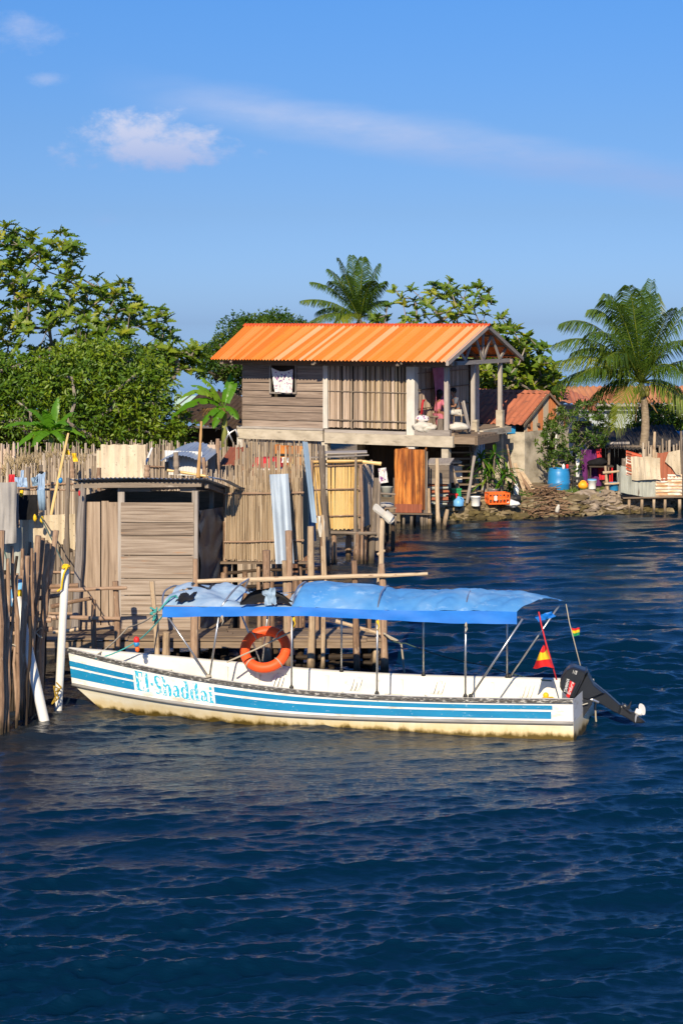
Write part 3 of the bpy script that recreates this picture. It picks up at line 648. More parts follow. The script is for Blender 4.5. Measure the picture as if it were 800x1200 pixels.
mb = MB(); mb.grid(canopy_pt, 90, 26, 5, 1.7, .5)
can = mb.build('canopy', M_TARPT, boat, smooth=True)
def valance(s, a0, a1, nm):
    mb = MB()
    def fn(u, v):
        a = a0+(a1-a0)*u; e = ctop(min(a, A340))[0]
        zb = ci(a, [(.2, 1.81), (1, 1.85), (1.7, 1.83), (3.6, 1.86), (A340, 1.87), (a1+.01 if a1 > A340 else 9, 1.78)])
        zt = e if a < A340 else ci(a, [(A340, 2.02), (A190, 1.96)])
        return BO+BA*a+BB*(s*(.832+.012*v+.010*noise.noise(V3(a*2.5, v, s))))+V3(0, 0, zt+(zb+.016*noise.noise(V3(a*2.2, 5, s))-zt)*v)
    mb.grid(fn, 70, 4, 5, .2, .5)
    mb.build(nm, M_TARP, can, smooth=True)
valance(-1, .90, A340, 'valance'); valance(1, 1.3, A340, 'valance'); valance(-1, A340, A190, 'valance')
def torn_pt(u, v):
    a = A340+(A190-A340)*u; s = 2*v-1
    z = 1.98+.20*(1-abs(s)**2)*ci(u, [(0, .8), (.25, .15), (.5, .55), (.75, .9), (1, .9)])
    z += (.13*noise.noise(V3(a*1.9, s*1.6, 3))+.05*abs(noise.noise(V3(a*3.2, s*3, 9))))*min(1, (1-abs(s))*2.5)
    return BO+BA*a+BB*(s*.82+.05*noise.noise(V3(a*3, s*3, 11)))+V3(0, 0, z)
def torn_keep(u, v):
    if v < .12: return True
    if .06 < u < .46 and .16 < v < .86: return noise.noise(V3(u*6, v*3, 1)) > .30
    if .72 < u < .95 and .30 < v < .75: return noise.noise(V3(u*8, v*5, 6)) > -.05
    return True
mb = MB(); mb.grid(torn_pt, 90, 40, 2, 1.7, .5, keep=torn_keep); mb.build('torn_canopy', M_TORN, boat, smooth=True)
mb = MB()
def flap(c, d1, d2, w_):
    mb.grid(lambda u, v: c+d1*u+d2*v+V3(.05*noise.noise(V3(u*3, v*3, w_)), .05*noise.noise(V3(u*3, v*3, w_+4)), .06*noise.noise(V3(u*4, v*3, w_+8))), 8, 8, .3, .3)
q = [P(281, 707, 28.0), P(292, 695, 28.15), P(304, 690, 28.3), P(318, 690, 28.35), P(332, 697, 28.3), P(352, 713, 28.05)]
lo_ = [P(281, 709, 28.0), P(295, 708, 28.05), P(306, 706, 28.1), P(318, 704, 28.1), P(332, 707, 28.1), P(352, 715, 28.0)]
mb.grid(lambda u, v: (lambda i, f: q[i].lerp(q[i+1], f).lerp(lo_[i].lerp(lo_[i+1], f), v)+V3(0, .25*math.sin(math.pi*v)*math.sin(math.pi*u), .03*noise.noise(V3(u*6, v*3, 2))))(min(4, int(u*5)), u*5-min(4, int(u*5))), 30, 8, .9, .3)
flap(P(205, 706, 28.25), V3(.28, .1, .02), V3(.06, .3, .10), 5)
mb.build('dark_hole_sheet', M_BLKPL, boat, smooth=True)  # black sheets stand for the dark inside of the torn holes
mb = MB(); flap(P(308, 692, 28.0), V3(.20, .0, .05), V3(.03, .08, -.28), 15)
mb.build('torn_flap', M_TORN, boat, smooth=True)
for px in (345, 443, 546, 261):
    mb = MB(); c_ = BO+BA*a_px(px, -CV, 1.83)+BB*(-CV-.04)+V3(0, 0, 1.81)
    mb.ball(c_, .022, .02, .04, lump=.6); mb.tube([c_, c_+V3(.02, -.02, -.06), c_+V3(-.01, -.01, -.13)], .009, 5); mb.build('pole_lashing', M_YELLOW if px in (345, 443) else M_ROPE, boat, smooth=True)
# moulded pole brackets (three slanted ribs) on the far inner side
for px in (318, 408, 503, 601):
    mb = MB(); a0 = a_px(px, .68, .5); t = a0/BL; v0 = hb(t)-.15
    for k in range(3):
        p = bp_(a0-.07*k, v0, .30, t); mb.tube([p, p+V3(.03, -.02, .10), p+V3(.075, 0, .23)], [.024, .026, .02], 7)
    mb.tube([bp_(a0+.12, v0, .32, t), bp_(a0, v0-.02, .28, t), bp_(a0-.18, v0, .29, t)], .03, 7)
    mb.build('pole_bracket', M_WHT, boat, smooth=True)
# small fittings on the gunwale
mb = MB(); a0 = a_px(243, -.78, .7); t = a0/BL; mb.ball(bp_(a0, -(hb(t)-.02), gz(t)+.04, t), .05, .04, .035, lump=.3); mb.build('rope_lashing', M_ROPE, boat, smooth=True)
mb = MB(); mb.cbox(bp_(.5, -.25, .52, .05), .18, .10, .05, .3); mb.ball(bp_(.55, -.2, .57, .05), .05); mb.build('yellow_cleat_cover', M_YELLOW, boat)
# outboard motor, tipped up over the transom
YM = 28.02
def Q(zx, zy, off=0.0): return P(640+.1625*zx, 770+.1625*zy, YM)+BB*off
mot = MB()
def slab(mb, poly, hw, rings=((1.0, .6), (.96, .85), (.86, 1.0)), mi=0, var=.5):
    """side profile extruded across the boat with rounded shoulders"""
    cx = sum(p[0] for p in poly)/len(poly); cy = sum(p[1] for p in poly)/len(poly)
    prof = []
    for sc, o in [(r[0], -r[1]) for r in reversed(rings)]+[(r[0], r[1]) for r in rings]:
        prof.append([Q(cx+(p[0]-cx)*sc, cy+(p[1]-cy)*sc, o*hw) for p in poly])
    n = len(poly)
    for a, b in zip(prof, prof[1:]):
        for i in range(n):
            j = (i+1) % n; mb.face([a[i], a[j], b[j], b[i]], var=var, mi=mi)
    mb.face(list(reversed(prof[0])), var=var, mi=mi); mb.face(prof[-1], var=var, mi=mi)
COWL = [(99, 178), (104, 148), (122, 112), (150, 78), (172, 64), (196, 58), (240, 72), (284, 88), (296, 98), (270, 140), (235, 205), (196, 288), (178, 286), (140, 258), (108, 226), (99, 205)]
slab(mot, COWL, .20)
motor = mot.build('outboard_motor', M_COWL, boat)
mot = MB(); slab(mot, [(300, 104), (318, 140), (345, 190), (420, 250), (300, 300), (232, 280), (200, 290), (240, 205), (274, 140)], .16); mot.build('motor_skirt', M_COWL, motor)
mot = MB(); slab(mot, [(330, 176), (372, 205), (450, 268), (536, 346), (540, 372), (528, 410), (486, 392), (400, 338), (330, 312), (296, 296), (330, 230)], .075); mot.build('drive_leg', M_COWL, motor)
mot = MB()
slab(mot, [(530, 352), (566, 336), (584, 350), (596, 380), (640, 402), (650, 420), (690, 446), (714, 468), (690, 478), (636, 478), (600, 452), (545, 420), (524, 412)], .05, rings=((1, .4), (.95, .8), (.8, 1)))
slab(mot, [(574, 372), (604, 330), (614, 322), (600, 376)], .02)
a, b_ = Q(545, 345), Q(612, 398)
mot.obox(a-BB*.11, b_-a, BB*.22, V3(0, 0, .02))
mot.build('gearcase', M_MOTB, motor)
mot = MB(); pc = Q(668, 402); ax = (Q(668, 402)-Q(640, 425)).normalized(); ax = (Q(700, 420)-Q(640, 385)).normalized()
mot.lathe(pc-ax*.07, [(0, 0), (.045, 0), (.055, .05), (.04, .12), (0, .13)], 12, axis=ax)
px_ = ax.cross(BB).normalized(); py_ = ax.cross(px_)
for k in range(3):
    an = k*2.094+.5; d = px_*math.cos(an)+py_*math.sin(an); e = ax.cross(d)
    def bl(u, v):
        r = .04+.135*v; wd = .17*math.sin(math.pi*min(1, .18+.78*v))**.7
        return pc+d*r+e*(u-.5)*wd+ax*((u-.5)*wd*.75)
    mot.grid(bl, 6, 6, .2, .2)
mot.build('propeller', M_PROP, motor, smooth=True)
mot = MB()
for v in (-.13, .13):
    p = [Q(x_, y_, v) for x_, y_ in ((186, 300), (250, 280), (330, 300), (330, 330), (270, 420), (240, 450), (205, 380))]
    q = [c+BB*.035 for c in p]
    for i in range(len(p)): j = (i+1) % len(p); mot.face([p[i], p[j], q[j], q[i]])
    mot.face(p); mot.face(list(reversed(q)))
mot.tube([Q(250, 300, -.17), Q(250, 300, .17)], .035, 8); mot.tube([Q(200, 300, -.1), Q(215, 380, -.1)], .03, 8); mot.tube([Q(300, 330, .1), Q(262, 430, .1)], .025, 8); mot.tube([Q(230, 340, -.16), Q(300, 320, -.16)], .022, 8)
mot.build('tilt_bracket', M_MOTB, motor)
mot = MB(); mot.tube([Q(285, 300, -.08), Q(330, 300, -.08), Q(378, 320, -.08)], [.025, .03, .02], 8); mot.build('steel_ram', M_STEEL, motor)
mot = MB(); mot.tube([Q(287, 88, -.17), Q(262, 150, -.19), Q(225, 225, -.19), Q(190, 296, -.18)], .012, 6); mot.tube([Q(287, 88, -.17), Q(287, 88, .17)], .012, 6); mot.build('cowl_seam', M_MOTB, motor)
# badge on the cowling: red flash and white lettering on the near face
def face_poly(pts, mat, nm, off=-.203, par=None):
    m_ = MB(); m_.face([Q(x_, y_, off) for x_, y_ in pts]); return m_.build(nm, mat, par or motor)
face_poly([(174, 152), (211, 172), (166, 278), (146, 264), (160, 222)], M_REDP, 'badge')
def lines(txt, x0, y0, dx, dy, ux, uy, off=-.206):
    """block letters in the side plane; (dx,dy) advance per letter, (ux,uy) one letter height"""
    GB = {'Y': [((0, 1), (.5, .5)), ((1, 1), (.5, .5)), ((.5, .5), (.5, 0))], 'A': [((0, 0), (.5, 1)), ((.5, 1), (1, 0)), ((.2, .4), (.8, .4))], 'M': [((0, 0), (0, 1)), ((0, 1), (.5, .4)), ((.5, .4), (1, 1)), ((1, 1), (1, 0))],
          'H': [((0, 0), (0, 1)), ((1, 0), (1, 1)), ((0, .5), (1, .5))], '1': [((.5, 0), (.5, 1))], '5': [((1, 1), (0, 1)), ((0, 1), (0, .55)), ((0, .55), (1, .5)), ((1, .5), (1, 0)), ((1, 0), (0, 0))],
          'E': [((0, 0), (0, 1)), ((0, 1), (1, 1)), ((0, .5), (.8, .5)), ((0, 0), (1, 0))], 'n': [((0, 0), (0, .6)), ((0, .6), (.9, .6)), ((.9, .6), (.9, 0))], 'd': [((.9, 0), (.9, 1)), ((.9, .6), (0, .6)), ((0, .6), (0, 0)), ((0, 0), (.9, 0))],
          'u': [((0, .6), (0, 0)), ((0, 0), (.9, 0)), ((.9, 0), (.9, .6))], 'r': [((0, 0), (0, .6)), ((0, .6), (.8, .6))], 'o': [((0, 0), (0, .6)), ((0, .6), (.9, .6)), ((.9, .6), (.9, 0)), ((.9, 0), (0, 0))]}
    m_ = MB(); w_ = .11
    for i, ch in enumerate(txt):
        for (p, q) in GB[ch]:
            d = (q[0]-p[0], q[1]-p[1]); l = math.hypot(*d); nx, ny = -d[1]/l*w_, d[0]/l*w_; ex, ey = d[0]/l*w_, d[1]/l*w_
            cs = [(p[0]-ex+nx, p[1]-ey+ny), (p[0]-ex-nx, p[1]-ey-ny), (q[0]+ex-nx, q[1]+ey-ny), (q[0]+ex+nx, q[1]+ey+ny)]
            m_.face([Q(x0+dx*(i+c[0]*.74)+ux*c[1], y0+dy*(i+c[0]*.74)+uy*c[1], off) for c in cs])
    m_.build('lettering', M_WHT, motor)
lines('YAMAHA', 146, 240, 4, -16.5, -17, -11)
lines('Enduro', 172, 252, 5, -15, -17, -9, -.2075)
lines('115', 190, 98, 11, 3, 5, -20, -.203)
# registration of the flags and ropes that belong to other things comes later
# ---------------------------------------------------------------- generic builders for stick things
def one_stick(name, label, cat, p0, p1, r0, r1=None, m=M_BROWN, wob=.03, group=None, knots=True, n=8):
    mb = MB(); mb.stick(p0, p1, r0, r1, n, wob, 8, None, knots)
    o = mb.build(name, m, origin=p0); return tag(o, label, cat, group)
def stick_part(name, parent, p0, p1, r0, r1=None, m=M_BROWN, wob=.02, n=7):
    mb = MB(); mb.stick(p0, p1, r0, r1, n, wob, 6); return mb.build(name, m, parent)
def plank_wall(mb, o, U, Z, n, th, jit=.012, along='U', gap=.006, mi=0):
    """n planks filling the parallelogram o,U,Z; along='U': planks run along U"""
    o, U, Z = Vector(o), Vector(U), Vector(Z); nrm = U.cross(Z).normalized()
    cuts = [0]+sorted((i+R.uniform(-.18, .18))/n for i in range(1, n))+[1]
    for a, b in zip(cuts, cuts[1:]):
        j = nrm*R.uniform(0, jit)
        if along == 'U':
            g = Z.normalized()*gap; sk = Z.normalized()*R.uniform(-.008, .008)
            mb.obox(o+Z*a+g*.5+j, U+sk, Z*(b-a)-g, nrm*th, mi=mi)
        else:
            g = U.normalized()*gap
            mb.obox(o+U*a+g*.5+j, U*(b-a)-g, Z*(1+R.uniform(-.012, .012)), nrm*th, mi=mi)
def reed_wall(mb, o, U, Z, n, r=.012, jt=.05, jb=.02, dep=.02, lean=.02, mi=0, seg=3):
    o, U, Z = Vector(o), Vector(U), Vector(Z); nrm = U.cross(Z).normalized(); lz = Z.length; zu = Z/lz
    for i in range(n):
        u = (i+R.uniform(-.4, .4)+.5)/n
        p = o+U*u+zu*R.uniform(-jb, jb)+nrm*R.uniform(-dep, dep)
        q = o+U*u+U.normalized()*R.uniform(-lean, lean)*lz+Z+zu*(R.uniform(-jt, jt))+nrm*R.uniform(-dep, dep)
        mb.stick(p, q, r*R.uniform(.75, 1.25), None, 5, .012, seg, None, False, mi)
def cloth_mesh(o, U, Vv, wr=.03, nu=14, nv=14, fr=3.0, hang=0.0):
    o, U, Vv = Vector(o), Vector(U), Vector(Vv); n = U.cross(Vv).normalized(); sd = R.random()*50; mb = MB()
    def fn(u, v):
        p = o+U*u+Vv*v
        p += n*wr*(noise.noise(V3(u*fr*2, v*fr*.6, sd))*1.6)
        p += U*(.10*noise.noise(V3(v*2.5, sd+4, u)))*v
        p += V3(0, 0, -hang*math.sin(math.pi*u)*(1-v*.3))
        return p
    mb.grid(fn, nu, nv, U.length, Vv.length, .5)
    return mb
def rope(name, label, pts, r=.01, m=M_ROPE, cat='rope', sag=0.0, group=None):
    P_ = [Vector(p) for p in pts]; out = []
    for a, b in zip(P_, P_[1:]):
        for i in range(10):
            t = i/10; out.append(a.lerp(b, t)+V3(0, 0, -sag*4*t*(1-t)))
    out.append(P_[-1]); mb = MB(); mb.tube(out, r, 6); o = mb.build(name, m, origin=P_[0], smooth=True)
    return tag(o, label, cat, group)

# ---------------------------------------------------------------- the long plank jetty behind the boat
JY = 32.4; DZ = .60
jet = thing('jetty', 'long narrow plank jetty on pole legs running behind the white boat', 'jetty', P(255, 760, JY+.5))
mb = MB()
x0, x1 = P(40, 750, JY).x, P(449, 750, JY).x
for k in range(5):
    xs = x0
    while xs < x1:
        L = R.uniform(1.6, 2.6); L = min(L, x1-xs)
        mb.obox(V3(xs, JY+.22*k, DZ+R.uniform(0, .018)), V3(L-.01, R.uniform(-.01, .01), R.uniform(-.015, .015)), V3(0, .205, 0), V3(0, 0, .045)); xs += L
mb.build('deck', M_DECK, jet)
mb = MB()
for y, dz in ((JY+.02, -.13), (JY+.95, -.12)):
    mb.obox(V3(x0, y, DZ+dz), V3(x1-x0, 0, 0), V3(0, .10, 0), V3(0, 0, .12))
mb.build('deck_beam', M_DECK, jet)
posts = [(229, 655, .085, M_BROWN), (312, 645, .10, M_BROWN), (338, 622, .085, M_BROWN), (333, 657, .06, M_PALE), (364, 617, .085, M_PALE), (415, 657, .085, M_BROWN), (447, 661, .09, M_BROWN), (378, 640, .045, M_PALE)]
for px, py, r, mt in posts:
    p = P(px, py, JY-.12); stick_part('post', jet, V3(p.x+R.uniform(-.05, .05), JY-.12, -.9), p, r*.85, r*.7, mt, .03, 8)
for px, py, yy in ((232, 700, 1.05), (285, 690, 1.1), (373, 700, 1.05), (395, 715, 1.1), (432, 700, 1.06)):
    p = P(px, py+20, JY+yy); stick_part('post', jet, V3(p.x, JY+yy, -.9), p, .075, .065, M_BROWN, .03, 8)
for px in (262, 292, 355, 392, 425, 322, 442):
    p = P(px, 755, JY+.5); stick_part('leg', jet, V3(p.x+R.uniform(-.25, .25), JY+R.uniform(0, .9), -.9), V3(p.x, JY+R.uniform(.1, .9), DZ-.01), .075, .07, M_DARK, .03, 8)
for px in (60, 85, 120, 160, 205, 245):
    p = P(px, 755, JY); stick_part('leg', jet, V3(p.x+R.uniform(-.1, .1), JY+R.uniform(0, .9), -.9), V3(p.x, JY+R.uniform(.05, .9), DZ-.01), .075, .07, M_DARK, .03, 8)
for a, b, z in ((262, 449, .22), (300, 449, .08)):
    stick_part('brace', jet, V3(P(a, 770, JY).x, JY+.2, z), V3(P(b, 770, JY).x, JY+.3, z+.05), .05, .05, M_DARK, .02)
stick_part('rail', jet, P(231, 681.5, JY-.2), P(501, 672.5, JY-.25), .048, .036, M_PALE, .02, 8)
stick_part('rail', jet, P(393, 728, JY+.0), P(450, 744, JY-.02), .04, .03, M_PALE, .02)
# low stumps and posts in front of the wooden hut
for i, (px, py, pb, pxb, r, mt, lb) in enumerate(((135, 681, 762, 138, .075, M_BROWN, 'brown mooring post with a flat top before the hut door'), (110, 703, 764, 111, .062, M_BROWN, 'short brown post at the left edge of the hut door'), (178, 681, 768, 185, .07, M_PALE, 'leaning pale forked post where the bow ropes are tied'), (195, 741, 770, 193, .085, M_PALE, 'stubby pale stump beside the bow of the boat'))):
    one_stick('mooring_post', lb, 'post', P(pxb, pb, JY-.25)+V3(0, 0, -.6), P(px, py, JY-.25), r*.85, r*.7, mt, .03, 'mooring posts in front of the hut')
for (a, b, c, d, r), lb in zip(((60, 692, 149, 689, .052), (55, 724, 141, 725, .055), (60, 711, 108, 701, .05), (62, 741, 92, 737, .05)), ('upper brown rail pole in front of the hut door', 'lower brown rail pole in front of the hut door', 'slanting brown pole between the two rails by the white pipe', 'pale pole lying just above the deck by the white pipe')):
    one_stick('rail_pole', lb, 'pole', P(a, b, JY-.35), P(c, d, JY-.35), r*.75, r*.65, M_BROWN if d != 737 else M_PALE, .03, 'rail poles in front of the hut')
# sticks that stand by themselves
o = one_stick('tall_stake', 'tall pale forked stake carrying a white slipper', 'pole', P(438, 790, JY+.2)+V3(0, 0, -.5), P(448, 607, JY+.1), .062, .05, M_PALE, .05)
mb = MB(); mb.stick(P(442, 650, JY+.14), P(451, 645, JY+.14), .035, .02, 6, 0, 3); mb.build('twig', M_PALE, o)
# slipper on the stake
sh = thing('slipper', 'white rubber slipper stuck on top of a tall stake', 'slipper', P(448, 606, JY+.1))
def sole(dz, sc, mt, nm):
    mb = MB(); c = P(449, 602.5, JY+.05); ax = (P(461, 612, JY+.05)-P(438, 593, JY+.05)); up = V3(.35, -.55, .75).normalized(); sd = ax.cross(up).normalized()
    prof = []
    for t, w_ in ((-.5, .03), (-.47, .07), (-.38, .095), (-.2, .085), (0, .075), (.2, .10), (.36, .11), (.46, .075), (.5, .03)): prof.append((t, w_))
    top = [c+ax*t+sd*w_*sc+up*(dz+.03) for t, w_ in prof]+[c+ax*t-sd*w_*sc+up*(dz+.03) for t, w_ in reversed(prof)]
    bot = [p-up*.045 for p in top]; n = len(top)
    mb.face(top); mb.face(list(reversed(bot)))
    for i in range(n): mb.face([bot[i], bot[(i+1) % n], top[(i+1) % n], top[i]])
    return mb, c, ax, up, sd
mb, c, ax, up, sd = sole(0, 1, M_WHITEC, 'sole'); mb.build('sole', M_WHITEC, sh)
mb = MB(); mb.grid(lambda u, v: c+ax*(.05+.35*v)+sd*(.11*math.cos(math.pi*u))+up*(.03+.075*math.sin(math.pi*u)), 10, 5, .2, .2); mb.build('strap', M_WHITEC, sh, smooth=True)
# rag on the thin stake
mb = cloth_mesh(P(372, 605, JY-.2), V3(.13, .05, 0), V3(.02, 0, -.40), .05, 10, 14); o = mb.build('white_rag', M_WHITEC, smooth=True, origin=P(378, 607, JY-.2)); tag(o, 'pale crumpled rag hung over a thin stake before the bamboo screen', 'rag')
one_stick('thin_stake', 'thin crooked stake under the pale rag', 'pole', P(375, 795, JY-.1)+V3(0, 0, -.4), P(378, 604, JY-.15), .04, .03, M_PALE, .08)
for (a, b, c_, d, y, r, mt), lb in zip(((277, 602, 279, 690, 35.6, .05, M_DARK),), ('thin dark stake in front of the reed screen',)):
    one_stick('thin_stake', lb, 'pole', P(c_, d, y)+V3(0, 0, -1.2), P(a, b, y), r, None, mt, .04)

# ---------------------------------------------------------------- the plank hut with the tin roof on the jetty
HY_ = 33.4
hut = thing('plank_hut', 'wooden plank hut with a corrugated tin roof standing on the jetty', 'hut', P(160, 748, HY_))
A0 = P(94, 745, HY_-.05); A1 = P(142, 748, HY_); A2 = P(227, 752, HY_); A3 = P(264, 752, HY_+1.9)
zb = .60
def col(p, z): return V3(p.x, p.y, z)
zt = lambda py, Y: EYE-(py-HOR)/F*Y
ztop = zt(588, HY_)
mb = MB(); plank_wall(mb, col(A1, zb), col(A2, 0)-col(A1, 0), V3(0, 0, ztop-zb), 7, .03, .03, gap=.018); fw = mb.build('front_wall', M_PLANK, hut)
mb = MB()
for ua, ub, top in ((0, .50, 588), (.515, .70, 587), (.71, 1.0, 588.5)):
    d = col(A1, 0)-col(A0, 0); z1 = zt(top, HY_)
    mb.obox(col(A0, zb+.06)+d*ua, d*(ub-ua-.012), V3(0, .03, 0)+V3(0, 0, 0), V3(R.uniform(-.02, .02), 0, z1-zb-.06))
mb.obox(col(A0, zb+.0)+V3(.02, -.02, .0), (col(A1, 0)-col(A0, 0))*.97, V3(0, .025, 0), V3(0, 0, .14))
mb.build('door', M_DOOR, hut)
# rear and left walls
mb = MB(); B3 = A3; B0 = A0+V3(.45, 1.95, 0)
plank_wall(mb, col(B0, zb), col(B3, 0)-col(B0, 0), V3(0, 0, 3.22-zb), 11, .025, gap=.001); mb.build('rear_wall', M_GREY, hut)
mb = MB(); plank_wall(mb, col(A0, zb)+V3(0, .06, 0), col(B0, 0)-col(A0, 0), V3(0, 0, 3.3-zb), 11, .025, gap=.001); mb.build('side_wall', M_GREY, hut)
mb = MB()
for p, w_, z1 in ((A0+V3(-.06, .05, 0), .09, 3.55), (A1+V3(.0, .05, 0), .13, 3.55), (A2+V3(.03, .03, 0), .13, 3.42), (A2.lerp(A3, .55), .09, 3.3), (A3, .10, 3.25), (B0, .09, 3.25)):
    mb = MB(); mb.obox(col(p, .3)-V3(w_/2, w_/2, 0), V3(w_, 0, 0), V3(0, w_, 0), V3(0, 0, z1-.3)); mb.build('corner_post', M_SILVER if w_ > .1 else M_GREY, hut)
mb = MB()
mb.obox(P(86, 572, HY_-.18), P(236, 570.5, HY_-.18)-P(86, 572, HY_-.18), V3(0, .09, 0), V3(0, 0, .10))
mb.obox(P(140, 576, HY_-.02), V3(.62, 0, 0), V3(0, .10, 0), V3(0, 0, .14)); mb.obox(P(211, 576, HY_-.02), V3(.32, 0, -.02), V3(0, .10, 0), V3(0, 0, .12))
mb.obox(P(240, 572, HY_-.1), P(270, 583, HY_+2.1)-P(240, 572, HY_-.1), V3(.07, 0, 0), V3(0, 0, .09))
mb.build('roof_beam', M_GREY, hut)
mb = MB()
c0, c1 = P(81, 562, HY_-.35), P(243, 559.5, HY_-.35); bk = V3(.56, 2.55, -.50)
mb.corr(c0, c1-c0, bk, .088, .016, bend=lambda u, v: -.03*v*math.sin(u*9)+.02*math.sin(u*5))
mb.corr(c1+V3(-.02, 0, .02), V3(.20, .02, -.05), bk+V3(.25, .05, -.05), .088, .016, bend=lambda u, v: .03*math.sin(v*8))
mb.build('roof', M_GALV, hut)
# black plastic on the right side wall
mb = MB(); sd_ = col(A3, 0)-col(A2, 0)
def plas(u, v):
    p = col(A2, 3.02-.12*u)+V3(.03, 0, 0)+sd_*u+V3(0, 0, -(2.42-.1*u)*v)
    a = u*3.0; 
    w_ = .035*math.sin((v*26+3*math.sin(a*2+v*5)+a*4))*(.4+.6*abs(noise.noise(V3(a, v*4, 2))))
    return p+V3(.95, -.25, 0)*(.09+w_+.06*noise.noise(V3(a*1.4, v*3, 5)))
mb.grid(plas, 40, 70, 2, 2.4, .5); mb.build('plastic_sheet', M_BLACKP, hut, smooth=True)
mb = MB(); plank_wall(mb, col(A2, .62)+V3(-.03, .05, 0), sd_*.97, V3(0, 0, 2.25), 9, .02); mb.build('side_wall', M_GREY, hut)
mb = MB(); mb.obox(P(228, 700, HY_-.08), V3(.06, 0, 0), V3(0, .05, 0), V3(0, 0, 0.01)+V3(0, 0, 2.1)); mb.build('corner_batten', M_SILVER, hut)
for p in (A0, A1, A2, A3, B0):
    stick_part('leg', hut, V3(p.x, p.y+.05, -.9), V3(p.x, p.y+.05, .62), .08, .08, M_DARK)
mb = MB()
for k in range(9): mb.obox(V3(A0.x-.1, HY_+.05+.22*k, .56), V3(3.0, 0, 0), V3(0, .20, 0), V3(0, 0, .04))
mb.build('floor', M_DECK, hut)

# ---------------------------------------------------------------- foreground stick landing at the left edge
sf = thing('stick_landing', 'ramshackle landing of upright brown sticks at the left edge', 'landing', P(25, 850, 28.4))
for (a, b, c_, d, r) in ((2, 622, 6, 866, .10), (9, 655, 11, 864, .06), (14, 640, 16, 858, .055), (32, 652, 22, 848, .085), (45, 628, 28, 846, .105), (50, 630, 36, 838, .07), (57, 637, 41, 835, .095), (66, 621, 46, 833, .10), (28, 668, 31, 840, .05), (20, 672, 24, 843, .045), (40, 690, 44, 838, .05), (-6, 640, -2, 866, .09)):
    Yb = WY(d-4); stick_part('stick', sf, P(c_, d, Yb)+V3(0, 0, -.6), P(a, b, Yb+R.uniform(-.1, .3)), r*.66, r*.56, M_BROWN, .075, 9)
for (a, b, c_, d, r) in ((-5, 690, 92, 686, .045), (-5, 708, 75, 697, .045), (-5, 725, 60, 727, .05), (-5, 746, 62, 737, .05), (0, 762, 50, 756, .05), (-5, 790, 48, 768, .05), (-5, 815, 52, 796, .05), (5, 676, 60, 678, .04), (-5, 770, 40, 778, .045)):
    stick_part('rail', sf, P(a, b, 28.9+R.uniform(0, .8)), P(c_, d, 29.3+R.uniform(0, .8)), r, r*.9, M_BROWN, .03)
for k, (a, b) in enumerate(((-4, 838), (3, 832), (18, 828), (30, 826), (12, 836), (24, 836), (36, 826))):
    stick_part('stick', sf, P(a+R.uniform(-4, 4), b+6, 28.6)+V3(0, 0, -.6), P(a+R.uniform(-3, 12), b-R.uniform(60, 150), 29.6), .055, .045, M_DARK, .03)
for k in range(22):
    a = R.uniform(-4, 60); b = R.uniform(640, 735); yb = R.uniform(826, 862)-a*.35; Yb = WY(yb)
    stick_part('stick', sf, P(a-R.uniform(2, 14), yb, Yb)+V3(0, 0, -.5), P(a, b, Yb+R.uniform(.0, .5)), R.uniform(.025, .042), None, M_BROWN if k % 3 else M_DARK, .09)
mb = MB()
for k in range(6): mb.obox(P(-10, 752, 29.9+.22*k)+V3(0, 0, R.uniform(-.01, .02)), V3(1.15+R.uniform(0, .2), 0, 0), V3(0, .19, 0), V3(0, 0, .04))
mb.build('deck', M_DECK, sf)
mb = MB()
for q in ((24, 700, 29.2), (30, 720, 29.2), (45, 736, 29.1), (20, 750, 29.0)):
    c_ = P(*q); mb.tube([c_+V3(.07*math.cos(t*.9), -.05+.05*math.sin(t*.9), .03*math.sin(t*1.7)-.02*t) for t in range(9)], .012, 5)
mb.build('lashing', M_ROPE, sf)
# the two white pipes
def pipe(p0, p1, r, label):
    mb = MB(); d = (p1-p0); n = d.normalized(); L = d.length
    mb.lathe(p0, [(0, 0), (r*.98, 0), (r, .02), (r, L*.35), (r*1.002, L*.36), (r, L*.7), (r, L-.01), (r*.84, L), (r*.82, L-.12), (0, L-.12)], 16, axis=n)
    o = mb.build('white_pipe', M_PVC, smooth=False, origin=p0); o.data.shade_smooth(); return tag(o, label, 'pipe', 'white plastic pipes by the bow')
pipe(P(66.5, 812, 29.3)+V3(0, 0, -.8), P(76.5, 667, 29.4), .070, 'upright white plastic pipe with a yellow knot on top')
pipe(P(57.5, 850, WY(846))+V3(.05, 0, -.5), P(19, 700, 28.9), .085, 'leaning white plastic pipe standing in the water at far left')
o = rope('yellow_rope', 'yellow rag rope knotted round the upright white pipe', [P(73, 666, 29.3), P(79, 664, 29.28), P(75, 672, 29.25), P(73, 681, 29.25), P(72, 690, 29.25), P(67, 693, 29.25)], .018, M_YELLOW)
mb = MB(); mb.ball(P(77, 664, 29.35), .07, .06, .05, lump=.5); mb.build('knot', M_YELLOW, o)
o = rope('frayed_rope', 'frayed yellow brown rope hanging at the foot of the upright pipe', [P(66, 800, 29.15), P(72, 806, 29.1), P(64, 812, 29.1), P(69, 818, 29.1), P(60, 826, 29.0), P(66, 815, 29.1), P(70, 808, 29.15), P(63, 804, 29.1), P(66, 822, 29.05)], .012, surf('muddy yellow rope', [(0, (.20, .12, .01)), (1, (.42, .28, .04))], scale=(60, 60, 1), rough=.9))
